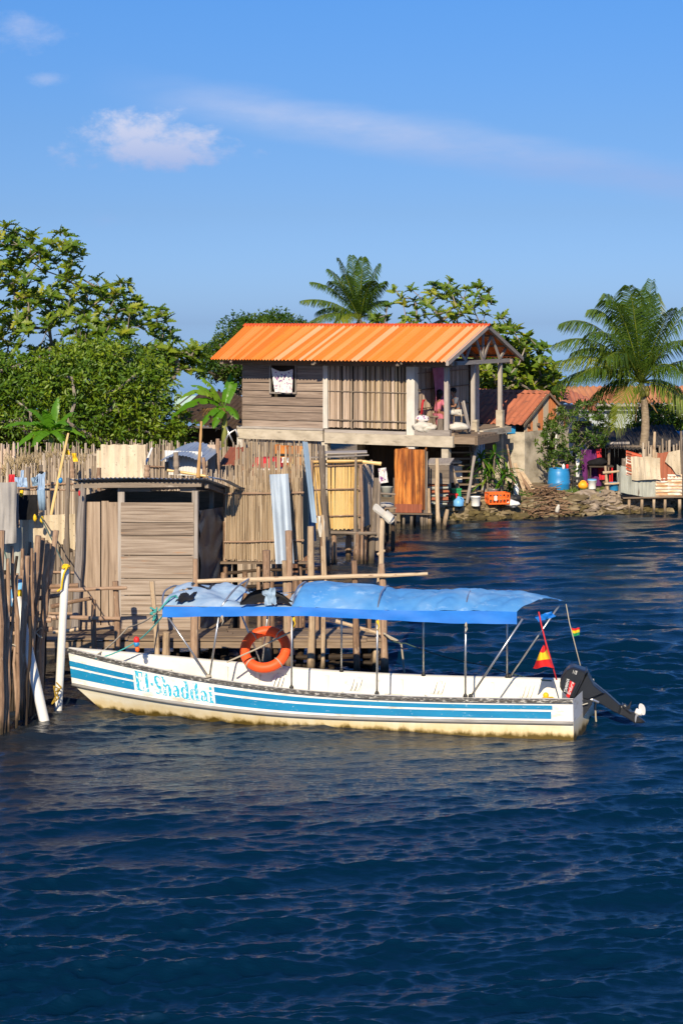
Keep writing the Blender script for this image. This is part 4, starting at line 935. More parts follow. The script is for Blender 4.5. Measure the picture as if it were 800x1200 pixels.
# blue bottle with yellow cloth
bt = thing('blue_jug', 'pale blue plastic jug hung upside down among the sticks', 'jug', P(22, 712, 29.5))
mb = MB(); mb.lathe(P(22, 712, 29.5), [(0, 0), (.10, 0), (.14, .04), (.145, .34), (.12, .42), (.05, .48), (.045, .54), (0, .54)], 14); mb.build('bottle', M_LBLUE, bt, smooth=True)
mb = cloth_mesh(P(14, 692, 29.3), V3(.16, 0, .02), V3(.03, 0, -.16), .04, 8, 8); mb.build('tie', M_YELLOW, bt, smooth=True)
# thin line from the fence down to the pipe, and the mooring ropes
rope('thin_line', 'thin dark line running down to the upright white pipe', [P(46, 602, 35), P(76, 664, 29.4)], .014, M_ROPED)
rope('thin_line', 'thin dark line dropping among the sticks at far left', [P(4, 640, 29.4), P(18, 700, 29.1), P(21, 712, 29.1)], .012, M_ROPED)
bowp = hull_pt(.955, 0, 1); bowp.z += .02
rope('mooring_rope', 'dark mooring rope from the bow to the leaning pale post', [P(108, 771, 29.2), P(150, 735, 30.6), P(185, 717, 32.0)], .014, M_ROPE, sag=.05, group='mooring ropes at the bow')
rope('mooring_rope', 'teal mooring rope rising from the bow to the canopy front', [P(112, 772, 29.15), P(160, 752, 29.2), P(195, 716, 28.4)], .013, M_TEALR, sag=.04, group='mooring ropes at the bow')
o = rope('teal_knot', 'tangle of teal cord on the leaning pale post', [P(176, 712, JY-.35), P(183, 716, JY-.4), P(176, 719, JY-.4), P(184, 722, JY-.42), P(179, 728, JY-.4), P(184, 712, JY-.4)], .018, M_TEALR)
o = rope('teal_rope', 'teal rope wound round the front hoop of the canopy', [P(186, 716, 28.3), P(200, 700, 28.4), P(206, 698, 28.5), P(210, 705, 28.5), P(216, 697, 28.6), P(222, 700, 28.7)], .016, M_TEALR)
fl = thing('float_buoy', 'little orange and blue float hanging on the bow rope', 'float', P(160, 756, 29.1))
mb = MB(); mb.ball(P(160, 750, 29.1), .055, .05, .06, lump=.2); mb.build('upper_float', M_REDP, fl, smooth=True)
mb = MB(); mb.ball(P(160, 755, 29.1), .05, .05, .05, lump=.2); mb.build('middle_float', M_BLUEP, fl, smooth=True)
mb = MB(); mb.ball(P(161, 761, 29.1), .04, .04, .05, lump=.2); mb.build('lower_float', M_ORPL, fl, smooth=True)
# life ring tied at the far gunwale
lr = thing('life_ring', 'orange life ring leaning at the far side of the boat', 'life ring', P(311, 761, 29.45))
def ringc():
    mb = MB(); c = P(311, 761, 29.45); n = V3(-.12, -.74, .64).normalized(); x = n.cross(V3(0, 0, 1)).normalized(); y = x.cross(n)
    k = 40
    mb.tube([c+x*(.365*math.cos(2*math.pi*i/k))+y*(.365*math.sin(2*math.pi*i/k)) for i in range(k)], .090, 12, closed=True, caps=False)
    return mb, c, x, y, n
mb, c, x, y, n = ringc(); mb.build('ring', M_RING, lr, smooth=True)
for k in (0.8, 2.2, 3.9, 5.4):
    mb = MB(); q = c+x*(.365*math.cos(k))+y*(.365*math.sin(k)); rd = (q-c).normalized()
    mb.tube([q+(rd*math.cos(t)+n*math.sin(t))*.096 for t in [2*math.pi*i/12 for i in range(12)]], .012, 5, closed=True, caps=False)
    mb.build('grab_rope', M_ROPE, lr, smooth=True)
rope('lanyard', 'pale lanyard stretched across the orange life ring', [P(266, 776, 28.9), P(302, 760, 29.15), P(340, 741, 29.2)], .016, M_ROPE)
rope('stern_line', 'long thin line from the jetty end across the water behind the boat', [P(449, 744, JY), P(475, 754, 31.8), P(570, 780, 30), P(646, 798, 28.6)], .012, M_ROPED, sag=.05)
rope('coiled_rope', 'coil of rope hanging on the jetty end post', [P(449, 742, JY-.25), P(456, 746, JY-.3), P(466, 751, JY-.3), P(458, 749, JY-.3), P(452, 744, JY-.3), P(470, 755, JY-.2), P(474, 790, JY-.2)], .02, M_ROPE)
# flags at the stern
fg = thing('large_flag', 'red and yellow striped flag hanging from the stern line of the boat', 'flag', P(638, 770, 27.9))
T0, T1, T2 = P(631, 717, 28.2), P(639, 752, 28.0), P(652, 797, 27.9)
mb = MB(); mb.tube([T0, P(634, 732, 28.15), T1, T2], .014, 6); mb.build('cord', M_REDC, fg, smooth=True)
def flagpt(u, v):   # u from the cord outwards, v down
    a = P(639.5, 752, 28.0).lerp(P(649, 783, 27.95), v); b = P(637, 756, 27.85).lerp(P(624, 782, 27.7), v)
    return a.lerp(b, u)+V3(0, .06*math.sin(u*7+v*4), .02*math.sin(u*6))
for nm, v0, v1, mt in (('red_band', 0, .33, M_REDP), ('yellow_band', .33, .68, M_YELLOW), ('red_band', .68, 1, M_REDP)):
    mb = MB(); mb.grid(lambda u, v: flagpt(u, v0+(v1-v0)*v), 12, 5, .5, .2, .5); mb.build(nm, mt, fg, smooth=True)
fg = thing('small_flag', 'tiny red yellow and green flag on the wire above the motor', 'flag', P(675, 742, 28.5))
mb = MB(); mb.tube([P(663, 708, 28.8), P(667, 730, 28.7), P(680, 781, 28.4)], .009, 6); mb.build('wire', M_ROPE, fg, smooth=True)
for nm, y0, y1, mt in (('red_band', 736.5, 739, M_REDP), ('yellow_band', 739, 742, M_YELLOW), ('green_band', 742, 745.5, M_GRNPL)):
    mb = MB(); mb.grid(lambda u, v: P(669.5+9.5*u, y0+(y1-y0)*v+(1-u)*-1.0+1.0*math.sin(u*5), 28.65+.04*math.sin(u*6)), 8, 3, .1, .1, .5); mb.build(nm, mt, fg, smooth=True)
mb = cloth_mesh(P(628, 722, 28.2), V3(.30, .2, .05), V3(.03, 0, -.10), .05, 12, 6); o = mb.build('blue_tie', M_TARP, smooth=True); tag(o, 'blue strip of cloth tied under the rear edge of the canopy', 'cloth')
rope('motor_rope', 'frayed rope hanging off the far stern corner beside the motor', [Q(250, 380, .1), Q(330, 340, .2), Q(362, 318, .25), Q(350, 380, .28), Q(352, 460, .3), Q(360, 545, .3)], .016, M_ROPE)
# ---------------------------------------------------------------- screens over the water between hut and house
def screen_legs(root, pts, z1, r=.05, m=M_DARK):
    for p in pts: stick_part('leg', root, V3(p.x+R.uniform(-.05, .05), p.y, -.9), V3(p.x, p.y, z1), r, r*.9, m, .03)
# reed cubicle
Y = 34.6
rs = thing('reed_latrine', 'tall dry reed cubicle on stilts right of the plank hut', 'latrine', P(310, 660, Y))
o_, u_ = P(264, 656, Y), P(353, 657, Y)-P(264, 656, Y)
mb = MB(); reed_wall(mb, o_, u_, V3(0, 0, zt(562, Y)-o_.z), 230, .0085, .36, .03, .03, .010); mb.build('reed_front', M_REED, rs)
mb = MB(); reed_wall(mb, o_+u_+V3(0, .06, 0), V3(.12, 1.5, 0), V3(0, 0, 1.75), 60, .014, .25, .03, .03, .012); mb.build('reed_side', M_REED, rs)
mb = MB(); reed_wall(mb, o_+V3(.10, 1.55, 0), u_, V3(0, 0, 2.05), 90, .016, .35, .03, .03, .012); mb.build('reed_back', M_REED, rs)
for py in (577, 633):
    stick_part('batten', rs, P(262, py+2, Y-.05), P(356, py, Y-.06), .02, .02, M_BROWN, .03)
for px, py in ((263, 570), (302, 610), (352, 560), (338, 560)):
    stick_part('frame_post', rs, V3(P(px, py, Y).x, Y+.07, -.9), P(px, py, Y+.07), .045, .04, M_BROWN, .03)
mb = MB()
for k in range(8): mb.obox(P(258, 661, Y-.1+.2*k), V3(u_.x+.25, 0, 0), V3(0, .18, 0), V3(0, 0, .035))
mb.build('floor', M_DECK, rs)
screen_legs(rs, [P(px, 660, Y+dy) for px, dy in ((262, 0), (287, .1), (318, .05), (346, .0), (275, 1.4), (305, 1.5), (335, 1.45), (356, 1.3))], 1.6, .06, M_BROWN)
for py in (672, 690):
    stick_part('brace', rs, P(258, py, Y+.1), P(372, py-6, Y+.1), .035, .03, M_DARK, .03)
# leaning metal sheets beside it
def sheet_thing(name, label, o, U, Vv, mt, pitch=.10, amp=.012, cat='metal sheet', bend=None, group=None, ragged=0):
    mb = MB(); mb.corr(o, U, Vv, pitch, amp, bend=bend, ragged=ragged, nv=10); ob = mb.build(name, mt, smooth=True); return tag(ob, label, cat, group)
Ys = 34.3
sheet_thing('metal_sheet', 'pale grey galvanised sheet hanging at the right end of the reed cubicle', P(315.5, 556, Ys), P(337.5, 555, Ys-.05)-P(315.5, 556, Ys), P(323, 661, Ys-.2)-P(315.5, 556, Ys), M_GALV, .14, .008, bend=lambda u, v: .04*math.sin(v*3+u*2), group='galvanised sheets by the reed cubicle')
sheet_thing('metal_sheet', 'narrow bluish galvanised strip standing between reed and bamboo screens', P(354, 517, 34.9), P(360.5, 518, 34.9)-P(354, 517, 34.9), P(365, 612, 34.8)-P(354, 517, 34.9), M_GALVB, .12, .01, bend=lambda u, v: .05*math.sin(v*3), group='galvanised sheets by the reed cubicle')
sheet_thing('metal_sheet', 'short blue grey galvanised sheet low beside the red brown pipe', P(353.5, 571, 36.4), P(368, 570, 36.4)-P(353.5, 571, 36.4), P(356, 635, 36.3)-P(353.5, 571, 36.4), M_GALVB, .10, .01, group='galvanised sheets by the reed cubicle')
mb = MB(); a, b = P(349.5, 555, 36.3), P(350.5, 641, 36.25); mb.lathe(b, [(0, 0), (.066, 0), (.07, .03), (.07, .8), (.073, .81), (.07, .84), (.07, (a-b).length), (.055, (a-b).length+.01), (0, (a-b).length-.05)], 12, axis=a-b)
tag(mb.build('rust_pipe', M_RUSTRED, smooth=True), 'thick red brown pipe standing upright between galvanised sheets', 'pipe')
one_stick('slanted_pole', 'slanted bamboo stick over the red tub behind the reeds', 'pole', P(336, 558, 36.8), P(346, 533, 37), .03, .03, M_BAMBOO)
one_stick('tall_pole', 'dark upright pole left of the bamboo screen', 'pole', P(384, 655, 46.6)+V3(0, 0, -1.0), P(376.5, 522, 46.7), .10, .08, M_GREY, .03)
one_stick('grey_post', 'grey post rising behind the reed tips', 'pole', P(321, 640, 37.8), P(320.5, 541, 37.8), .06, .05, M_GREY)
# bamboo cubicle
Y = 47.0
bs = thing('bamboo_latrine', 'open cubicle of yellow split bamboo on stilts over the water', 'latrine', P(395, 622, Y))
o_, u_ = P(383, 620, Y), P(419, 620, Y)-P(383, 620, Y)
mb = MB()
n = 15
for i in range(n):
    x = (i+.5)/n; p = o_+u_*x; mb.stick(p+V3(0, R.uniform(-.02, .02), R.uniform(-.03, .02)), p+V3(R.uniform(-.02, .02), 0, zt(538, Y)-o_.z+R.uniform(-.04, .05)), .028, .025, 8, .004, 4, None, False)
for (a, b) in ((368, 372), (371, 377), (374, 380)):
    mb.stick(P(b, 620, Y-.03), P(a-2, 539, Y-.03), .032, .028, 8, .004, 4, None, False)
mb.build('bamboo_front', M_BAMBOO, bs)
mb = MB()
for k in range(14):
    p = o_+u_+V3(.05+.03*k, .08+.10*k, 0); mb.stick(p, p+V3(0, 0, 1.75+R.uniform(-.1, .1)), .03, .026, 7, .01, 3, None, False)
mb.build('bamboo_side', M_REEDP, bs)
for py in (545.5, 573.5, 604.5): stick_part('batten', bs, P(366, py+.6, Y-.07), P(426, py-1, Y-.07), .022, .02, M_BROWN, .02)
for a, b, px, mt in ((531, 640, 417.5, M_GREY), (545, 640, 423, M_BROWN), (540, 640, 366, M_BROWN)): stick_part('frame_post', bs, V3(P(px, b, Y).x, Y-.12, -.8), P(px-.5, a, Y-.12), .045, .04, mt, .03)
mb = MB(); mb.obox(P(364, 537, Y-.2), P(432, 534, Y-.2)-P(364, 537, Y-.2), V3(0, .14, 0), V3(0, 0, .03)); mb.obox(P(372, 532, Y+.2), P(430, 531, Y+.2)-P(372, 532, Y+.2), V3(0, .5, .02), V3(0, 0, .025)); mb.build('roof_board', M_SILVER, bs)
stick_part('roof_pole', bs, P(424, 541, Y), P(446.5, 543.5, Y), .05, .05, M_BAMBOO, .01); stick_part('roof_pole', bs, P(365, 541, Y-.1), P(424, 540, Y-.1), .045, .04, M_BAMBOO, .01)
for k in range(5): stick_part('floor_pole', bs, P(378, 624, Y-.1+.28*k), P(441, 625, Y-.1+.28*k), .045, .04, M_GREY, .03)
screen_legs(bs, [P(px, 624, Y+dy) for px, dy in ((391, 0), (378, .9), (418.5, -.1), (426, .2), (433, 1.0), (408, 1.1))], .9, .09, M_BROWN)
for (a, b, c_, d, r, mt), lb in zip(((441, 560, 434, 640, .10, M_GREY), (444, 560, 442, 612, .07, M_GREY)), ('thick grey post right of the bamboo cubicle', 'thinner grey post behind the print cloth')):
    one_stick('standing_post', lb, 'post', P(c_, d, Y+.3)+V3(0, 0, -.8), P(a, b, Y+.3), r, r*.9, mt, .02)
mb = cloth_mesh(P(443, 549, Y-.1), V3(.22, .02, .03), V3(.05, 0, -.42), .05, 10, 12); tag(mb.build('print_cloth', M_PRINT, smooth=True), 'small printed rag tied to the pole end by the bamboo cubicle', 'rag')
# things on the porch behind the bamboo: pot, orange chair-like crate, plank stage
Y = 50.5
st = thing('plank_stage', 'low plank stage on posts joining the bamboo cubicle to the dark undercroft', 'platform', P(445, 600, Y))
mb = MB()
for k in range(7): mb.obox(P(424, 597, Y+.25*k), P(464, 596.5, Y+.25*k)-P(424, 597, Y+.25*k), V3(0, .23, 0), V3(0, 0, .04))
mb.build('deck', M_DECK, st)
for px, dy in ((427, 0), (445, 0), (460, 0), (436, 1.4), (455, 1.4)): stick_part('leg', st, V3(P(px, 600, Y).x, Y+dy, -.8), V3(P(px, 600, Y).x, Y+dy, .99), .06, .06, M_DARK)
stick_part('rail', st, P(426, 577, Y-.1), P(463, 579.5, Y-.1), .03, .03, M_GREY)
cr = thing('plastic_stool', 'small orange and white plastic seat behind the bamboo cubicle', 'stool', P(431, 590, Y+.3))
mb = MB(); q = P(431, 577, Y+.3); mb.cbox(q, .22, .22, .03); mb.build('seat', M_ORPL, cr)
for dx, dy in ((-.1, -.1), (.1, -.1), (-.1, .1), (.1, .1)):
    mb = MB(); mb.tube([q+V3(dx*.8, dy*.8, 0), V3(q.x+dx, q.y+dy, 1.05)], .022, 6); mb.build('leg', M_ORPL if dx < 0 else M_WHT, cr)
mb = MB(); mb.cbox(V3(q.x-.02, q.y+.1, (q.z+1.05)/2), .18, .02, q.z-1.1); mb.build('panel', M_ORPL, cr)
mb = MB(); mb.lathe(P(429, 573, Y+.35), [(0, 0), (.13, 0), (.15, .05), (.15, .13), (.165, .14), (.15, .14), (.13, .03), (0, .02)], 14); tag(mb.build('cooking_pot', M_ALU, smooth=True), 'round aluminium pot above the orange seat', 'pot')
mb = MB(); mb.ball(P(452, 592, Y+.6), .26, .2, .10, lump=.3); tag(mb.build('grey_sack', M_GREYT, smooth=True), 'slumped grey sack on the plank stage', 'sack')
mb = MB(); mb.lathe(P(453, 582, Y+1.2), [(0, 0), (.15, 0), (.19, .30), (.20, .31), (.18, .30), (.14, .03), (0, .03)], 14); tag(mb.build('grey_bucket', M_GREYSH, smooth=True), 'grey bucket in the shade under the house', 'bucket')
# rusted sheet cubicle
Y = 55.0
ru = thing('rusty_latrine', 'cubicle of rust orange corrugated sheets on thin stilts before the house', 'latrine', P(480, 600, Y))
mb = MB(); a = P(462, 597, Y); mb.corr(a, P(497, 598, Y)-a, V3(.02, 0, zt(526, Y)-a.z), .17, .032, ragged=.03, nv=8); mb.build('front_sheet', M_RUST, ru)
mb = MB(); b = P(497, 598, Y); mb.corr(b, V3(.12, 1.2, 0), V3(.0, 0, zt(527, Y)-a.z), .13, .02, ragged=.02); mb.corr(a, V3(.5, 1.2, 0), V3(0, 0, 1.95), .13, .02); mb.build('side_sheet', M_RUST, ru)
mb = MB(); mb.corr(P(463, 600.5, Y-.03), P(494, 601, Y-.03)-P(463, 600.5, Y-.03), V3(0, 0, .28), .17, .02); mb.build('lower_strip', M_RUSTRED, ru)
for px, a, b, r in ((462, 560, 622, .045), (497, 527, 620, .045), (500, 529, 600, .03)): stick_part('frame_post', ru, V3(P(px, b, Y).x, Y+.05, -.7), P(px, a, Y+.05), r, r*.9, M_GREY, .02)
mb = MB()
for k in range(6): mb.obox(P(455, 602.5, Y-.15+.24*k), P(506, 603.5, Y-.15+.24*k)-P(455, 602.5, Y-.15+.24*k), V3(0, .22, 0), V3(0, 0, .04))
mb.build('floor', M_DECK, ru)
screen_legs(ru, [P(px, 603, Y+dy) for px, dy in ((463, 0), (482, 0), (473, .1), (494, .05), (486, 1.2), (470, 1.2), (503, .4))], .48, .05, M_GREY)
for (a, b, c_, d), lb in zip(((502, 572, 502, 624), (512, 537, 515, 618), (524, 597, 518, 617)), ('short pale stake in the water right of the rusty cubicle', 'tall pale stake in front of the weathered chest', 'bent pale stake at the corner of the stony bank')):
    one_stick('water_stake', lb, 'pole', P(c_, d, 55.2)+V3(0, 0, -.5), P(a, b, 55.2), .075, .06, M_PALE, .05, 'stakes by the rusty cubicle')
# weathered chest over a stack of corrugated scraps
Y = 56.2
ch = thing('timber_chest', 'weathered grey timber chest resting on corrugated scraps', 'chest', P(512, 568, Y))
a = P(499.5, 567, Y); mb = MB(); plank_wall(mb, a, P(526, 567, Y)-a, V3(0, 0, zt(545, Y)-a.z), 3, .03); mb.build('front', M_GREY, ch)
mb = MB(); mb.obox(a+V3(0, .04, 0), P(526, 567, Y)-a, V3(.2, .7, 0), V3(0, 0, zt(546, Y)-a.z)); mb.build('box', M_GREY, ch)
mb = MB(); mb.obox(P(498.5, 545, Y-.06), P(527, 545, Y)-P(498.5, 545, Y), V3(.2, .85, .12), V3(0, 0, .05)); mb.build('lid', M_SILVER, ch)
ss = thing('scrap_stack', 'stack of rusty corrugated scraps under the timber chest', 'scrap', P(512, 594, Y))
for k in range(6):
    mb = MB(); z_ = .72+.115*k
    mb.corr(V3(P(501+R.uniform(-1, 2), 590, Y).x, Y-.05+R.uniform(-.05, .05), z_), V3(0, .7, R.uniform(-.02, .02)), V3(.72+R.uniform(-.1, .05), 0, R.uniform(-.04, .04)), .12, .03)
    mb.obox(V3(P(502, 590, Y).x, Y+R.uniform(0, .1), z_+.03), V3(.66, 0, 0), V3(0, .6, 0), V3(0, 0, .05))
    mb.build('sheet', M_RUSTRED if k % 2 else M_GREYSH, ss)
# ---------------------------------------------------------------- the two storey house on concrete posts
HO, HU, HV = V3(-3.66, 61.5, 0), V3(.9, -.437, 0), V3(.437, .9, 0)
def hp(u, v, z): return HO+HU*u+HV*v+V3(0, 0, z)
def hu_px(px, v=0.0):
    r = (px-400)/F; q = HO+HV*v
    return (r*q.y-q.x)/(HU.x-r*HU.y)
FZ, EZ, RZ = 2.98, 5.43, 6.68
house = thing('stilt_house', 'two storey plank house with an orange tin roof, raised on concrete posts', 'house', hp(4, 2.7, .6))
def hb_(mb, u0, u1, v0, v1, z0, z1, mi=0, var=None): mb.obox(hp(u0, v0, z0), HU*(u1-u0), HV*(v1-v0), V3(0, 0, z1-z0), var, mi)
U1, U2, U3, U4 = hu_px(378), hu_px(384.5), hu_px(476.5), hu_px(487)
UE = 8.25
# roof: many sheets, each with its own fading
mb = MB(); u = -1.30; VF, VR, VB = -1.12, 2.7, 6.35
k = 0
def ue(u): return u+.62*max(0, (2-u)/3.3)
while u < 8.60:
    w_ = min(R.choice((.16, .22, .26, .34, .42)), 8.62-u); ua, ub = u, u+w_; hi = k % 2
    tone = (R.uniform(.45, .72) if R.random() < .65 else R.uniform(.85, 1)) if hi else R.uniform(0, .38)
    for (fa, za) in ((lambda x: hp(ue(x), VF, EZ), 1), (lambda x: hp(x, VB, EZ), -1)):
        def fn(s, v):
            x = ua+(ub-ua)*s; e = fa(x); r_ = hp(x, VR, RZ); p = e.lerp(r_, v)
            return p+V3(0, 0, .026*math.sin(2*math.pi*x/.145))
        mb.grid(fn, max(3, int(w_/.024)), 3, w_, 4.0, tone)
    u += w_; k += 1
roof = mb.build('roof', M_ORANGE, house)
mb = MB(); mb.grid(lambda a, v: hp(-1.37+10.04*a, VR+(v-.5)*.36, RZ+.045-.10*abs(v-.5)*2+.012*math.sin(a*500)), 240, 4, 10, .4); mb.build('ridge_cap', M_RIDGE, roof)
# roof timbers
mb = MB()
for uu in (8.52,):
    for va, vb in ((VF, VR), (VB, VR)):
        a, b = hp(uu, va, EZ-.13), hp(uu, vb, RZ-.14); mb.obox(a, b-a, HU*.10, V3(0, 0, .15))
mb.build('barge_board', M_SILVER, roof)
mb = MB()
for uu in (.1, 3.5, 6.8):
    for va, vb in ((VF+.1, VR), (VB-.1, VR)):
        a, b = hp(uu, va, EZ-.11), hp(uu, vb, RZ-.12); mb.obox(a, b-a, HU*.07, V3(0, 0, .10))
for v, z in ((-.6, 5.47), (.6, 5.86), (1.8, 6.25), (3.6, 6.24), (4.8, 5.85), (5.9, 5.48)): hb_(mb, -.9, 8.5, v, v+.06, z, z+.07)
mb.build('rafter', M_GREY, roof)
mb = MB()
def bar(v0, z0, v1, z1, w_=.10, uu=8.36):
    a, b = hp(uu, v0, z0), hp(uu, v1, z1); d = (b-a).normalized(); n = HU.cross(d).normalized(); mb.obox(a-n*w_/2, b-a, HU*.06, n*w_)
hb_(mb, 8.34, 8.42, -.25, 5.7, 5.28, 5.42)
for q in ((2.7, 5.42, 2.7, 6.5), (1.0, 5.42, 1.7, 6.25), (1.9, 6.3, 2.66, 5.42), (3.5, 6.3, 2.74, 5.42), (4.4, 5.42, 3.6, 6.25), (1.0, 5.42, .3, 5.85), (4.4, 5.42, 5.1, 5.85)): bar(*q)
mb.build('gable_truss', M_SILVER, house)
mb = MB(); hb_(mb, -.3, 8.5, -.12, -.02, 5.22, 5.40); hb_(mb, -.3, 8.5, 5.42, 5.52, 5.22, 5.40)
for uu in (-.35, 3.35, 6.6): hb_(mb, uu, uu+.12, -.95, .3, 5.26, 5.38)
mb.build('wall_plate', M_GREY, house)
# plank wall with window opening
W0, W1, WZ0, WZ1 = hu_px(317), hu_px(345.5), 4.24, 5.21
mb = MB(); z = FZ-.02; i = 0
hs = [.26, .30, .24, .29, .25, .28, .27, .25, .30, .26]
for hgt in hs:
    z1 = min(z+hgt, 5.24)
    for (ua, ub) in (((.02, W0), (W1, U1+.02)) if (z1 > WZ0+.05 and z < WZ1) else ((.02, U1+.02),)):
        j = R.uniform(-.012, .012)
        a = hp(ua, .03+j, z); mb.obox(a, HU*(ub-ua)+V3(0, 0, R.uniform(-.02, .02)), HV*.03, V3(0, 0, z1-z-.004)+HV*.05)
    z = z1
    if z >= 5.24: break
mb.build('plank_wall', M_HPLANK, house)
mb = MB()
hb_(mb, W0-.05, W0, -.01, .10, WZ0, WZ1); hb_(mb, W1, W1+.05, -.01, .10, WZ0, WZ1); hb_(mb, W0-.05, W1+.05, -.02, .10, WZ0-.06, WZ0); hb_(mb, W0-.05, W1+.05, -.02, .10, WZ1, WZ1+.05)
win = mb.build('window', M_SILVER, house)
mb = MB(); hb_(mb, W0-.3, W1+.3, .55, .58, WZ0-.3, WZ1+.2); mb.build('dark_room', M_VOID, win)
# bamboo slat wall (middle bay): pale on the left, tan on the right
mb = MB(); n = 62
for i in range(n):
    x = (i+.5)/n; u = U2+(U3-U2)*x
    if R.random() < .04: continue
    pale = x < .42 or R.random() < .30
    a = hp(u+R.uniform(-.01, .01), .06+R.uniform(-.015, .015), FZ+.03+R.uniform(0, .03)); b = hp(u+R.uniform(-.02, .02), .06+R.uniform(-.015, .015), 5.25)
    mb.stick(a, b, R.uniform(.020, .030), None, 6, .01, 4, None, False, 0 if pale else 1)
mb.build('slat_wall', [M_REEDP, M_REED], house)
mb = MB()
for zz, r in ((3.30, .025), (4.32, .012)): mb.stick(hp(U2-.02, -.0, zz), hp(U3, -.0, zz-.02), r, r, 6, .01, 5)
for uu in (hu_px(412), hu_px(447)): mb.stick(hp(uu, .0, FZ), hp(uu, .0, 5.25), .022, .02, 6, .01, 5)
mb.build('batten', M_GREY, house)
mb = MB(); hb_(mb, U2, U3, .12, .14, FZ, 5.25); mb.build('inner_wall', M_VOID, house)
# concrete columns
def column(ua, ub, va, vb, z0, z1, mt=M_CONCP):
    mb = MB(); hb_(mb, ua, ub, va, vb, z0, z1); o = mb.build('column', mt, house)
column(U1+.02, U2-.02, -.02, .20, FZ-.0, 5.22); column(U3+.01, U4-.02, -.06, .26, FZ-.62, 5.22)
column(hu_px(278.5), hu_px(285), -.05, .2, .3, FZ-.02, M_CONCP); column(hu_px(377), hu_px(384), -.04, .22, .3, FZ-.5, M_CONC); column(hu_px(476), hu_px(484), .0, .25, .3, FZ-.62, M_CONC); column(UE-.35, UE-.1, .0, .25, .3, 2.5, M_CONC)
for v in (2.7, 5.2): column(0, .22, v, v+.22, .3, FZ-.2, M_CONC); column(3.4, 3.62, v, v+.22, .3, FZ-.2, M_CONC); column(7.9, 8.15, v, v+.22, .3, FZ-.2, M_CONC)
column(6.95, 7.2, 5.15, 5.4, FZ, 5.22, M_CONCP)
# floor edge beams and slab
mb = MB()
hb_(mb, -.10, U1+.05, -.10, .06, FZ-.46, FZ-.08); hb_(mb, U2-.1, UE+.12, -.12, .05, FZ-.52, FZ-.14)
mb.build('floor_beam', M_CONC, house)
mb = MB(); hb_(mb, -.12, U1+.06, -.13, .06, FZ-.078, FZ-.0); hb_(mb, U2-.1, U3, -.10, .04, FZ-.136, FZ-.03); hb_(mb, U4-.02, UE-.0, -.10, .08, FZ-.136, FZ+.06)
mb.build('edge_board', M_SILVER, house)
mb = MB(); hb_(mb, -.05, UE+.1, .06, 5.4, FZ-.2, FZ-.04); mb.build('floor', M_DECK, house)
# landing at the gable side
mb = MB()
for k in range(6): hb_(mb, UE+.1, UE+.95, .1+.32*k, .1+.32*k+.29, FZ-.17, FZ-.10)
hb_(mb, UE+.88, UE+.98, .0, 2.1, FZ-.42, FZ-.17); hb_(mb, UE+.1, UE+.95, .0, .1, FZ-.40, FZ-.17)
mb.build('landing', M_DECK, house)
mb = MB(); hb_(mb, UE+.0, UE+.18, 2.0, 2.2, FZ-.1, FZ+.32); hb_(mb, UE+.0, UE+.3, 2.3, 5.2, FZ-.30, FZ-.08)
mb.build('kerb_beam', M_CONC, house); mb = MB(); hb_(mb, UE-.05, UE+.20, 4.50, 4.72, FZ-.25, FZ+.55); mb.build('parapet_stub', M_CONC, house)
# porch: partition, rear wall, posts
mb = MB(); reed_wall(mb, hp(U4-.1, .25, FZ), HV*4.9, V3(0, 0, 2.3), 120, .026, .02, .01, .015, .004); mb.build('partition', M_REEDP, house)
mb = MB()
for zz in (FZ+.75, FZ+1.42, FZ+2.0): mb.stick(hp(U4-.03, .2, zz), hp(U4-.03, 5.1, zz+.03), .02, .02, 6, .01, 5)
mb.build('batten', M_GREY, house)
mb = MB(); plank_wall(mb, hp(.1, 5.4, FZ), HU*(U4), V3(0, 0, 2.3), 22, .03, along='V'); mb.build('rear_wall', M_GREY, house)
mb = MB(); plank_wall(mb, hp(0, .05, FZ), HV*5.3, V3(0, 0, 2.3), 9, .03); mb.build('left_wall', M_HPLANK, house)
for px, v, w_ in ((522.5, .02, .15), (553.5, 2.15, .14), (585, 4.6, .14)):
    uu = hu_px(px, v); mb = MB(); hb_(mb, uu-w_/2, uu+w_/2, v, v+w_, FZ-.35 if v < 1 else FZ-.1, 5.3); mb.build('porch_post', M_SILVER, house)
uu = hu_px(522, 0); mb = MB(); hb_(mb, uu-.30, uu-.10, -.03, .12, FZ-.45, FZ+.45); mb.build('porch_post', M_GREY, house)
for (pa, ya, va, pb, yb, vb) in ((541, 475, .6, 550, 505, .6), (543, 482, 1.4, 550, 504, 1.3)):
    a, b = hp(hu_px(pa, va), va, 4.0), hp(hu_px(pb, vb), vb, FZ); stick_part('rail', house, b, a, .04, .04, M_SILVER, .01)
# undercroft: back boards coloured near black for shade, reed and scrap infill on the left bay
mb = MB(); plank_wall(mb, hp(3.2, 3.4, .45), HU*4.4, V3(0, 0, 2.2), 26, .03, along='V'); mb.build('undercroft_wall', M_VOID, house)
mb = MB(); reed_wall(mb, hp(.25, .1, .6), HU*3.1, V3(0, 0, 1.9), 70, .022, .05, .02, .02, .01); mb.build('undercroft_screen', M_FENCE, house)
mb = MB(); mb.corr(hp(1.35, .0, 1.2), HU*1.15, V3(0, 0, 1.12), .15, .02, ragged=.05); mb.build('undercroft_sheet', M_RUST, house)
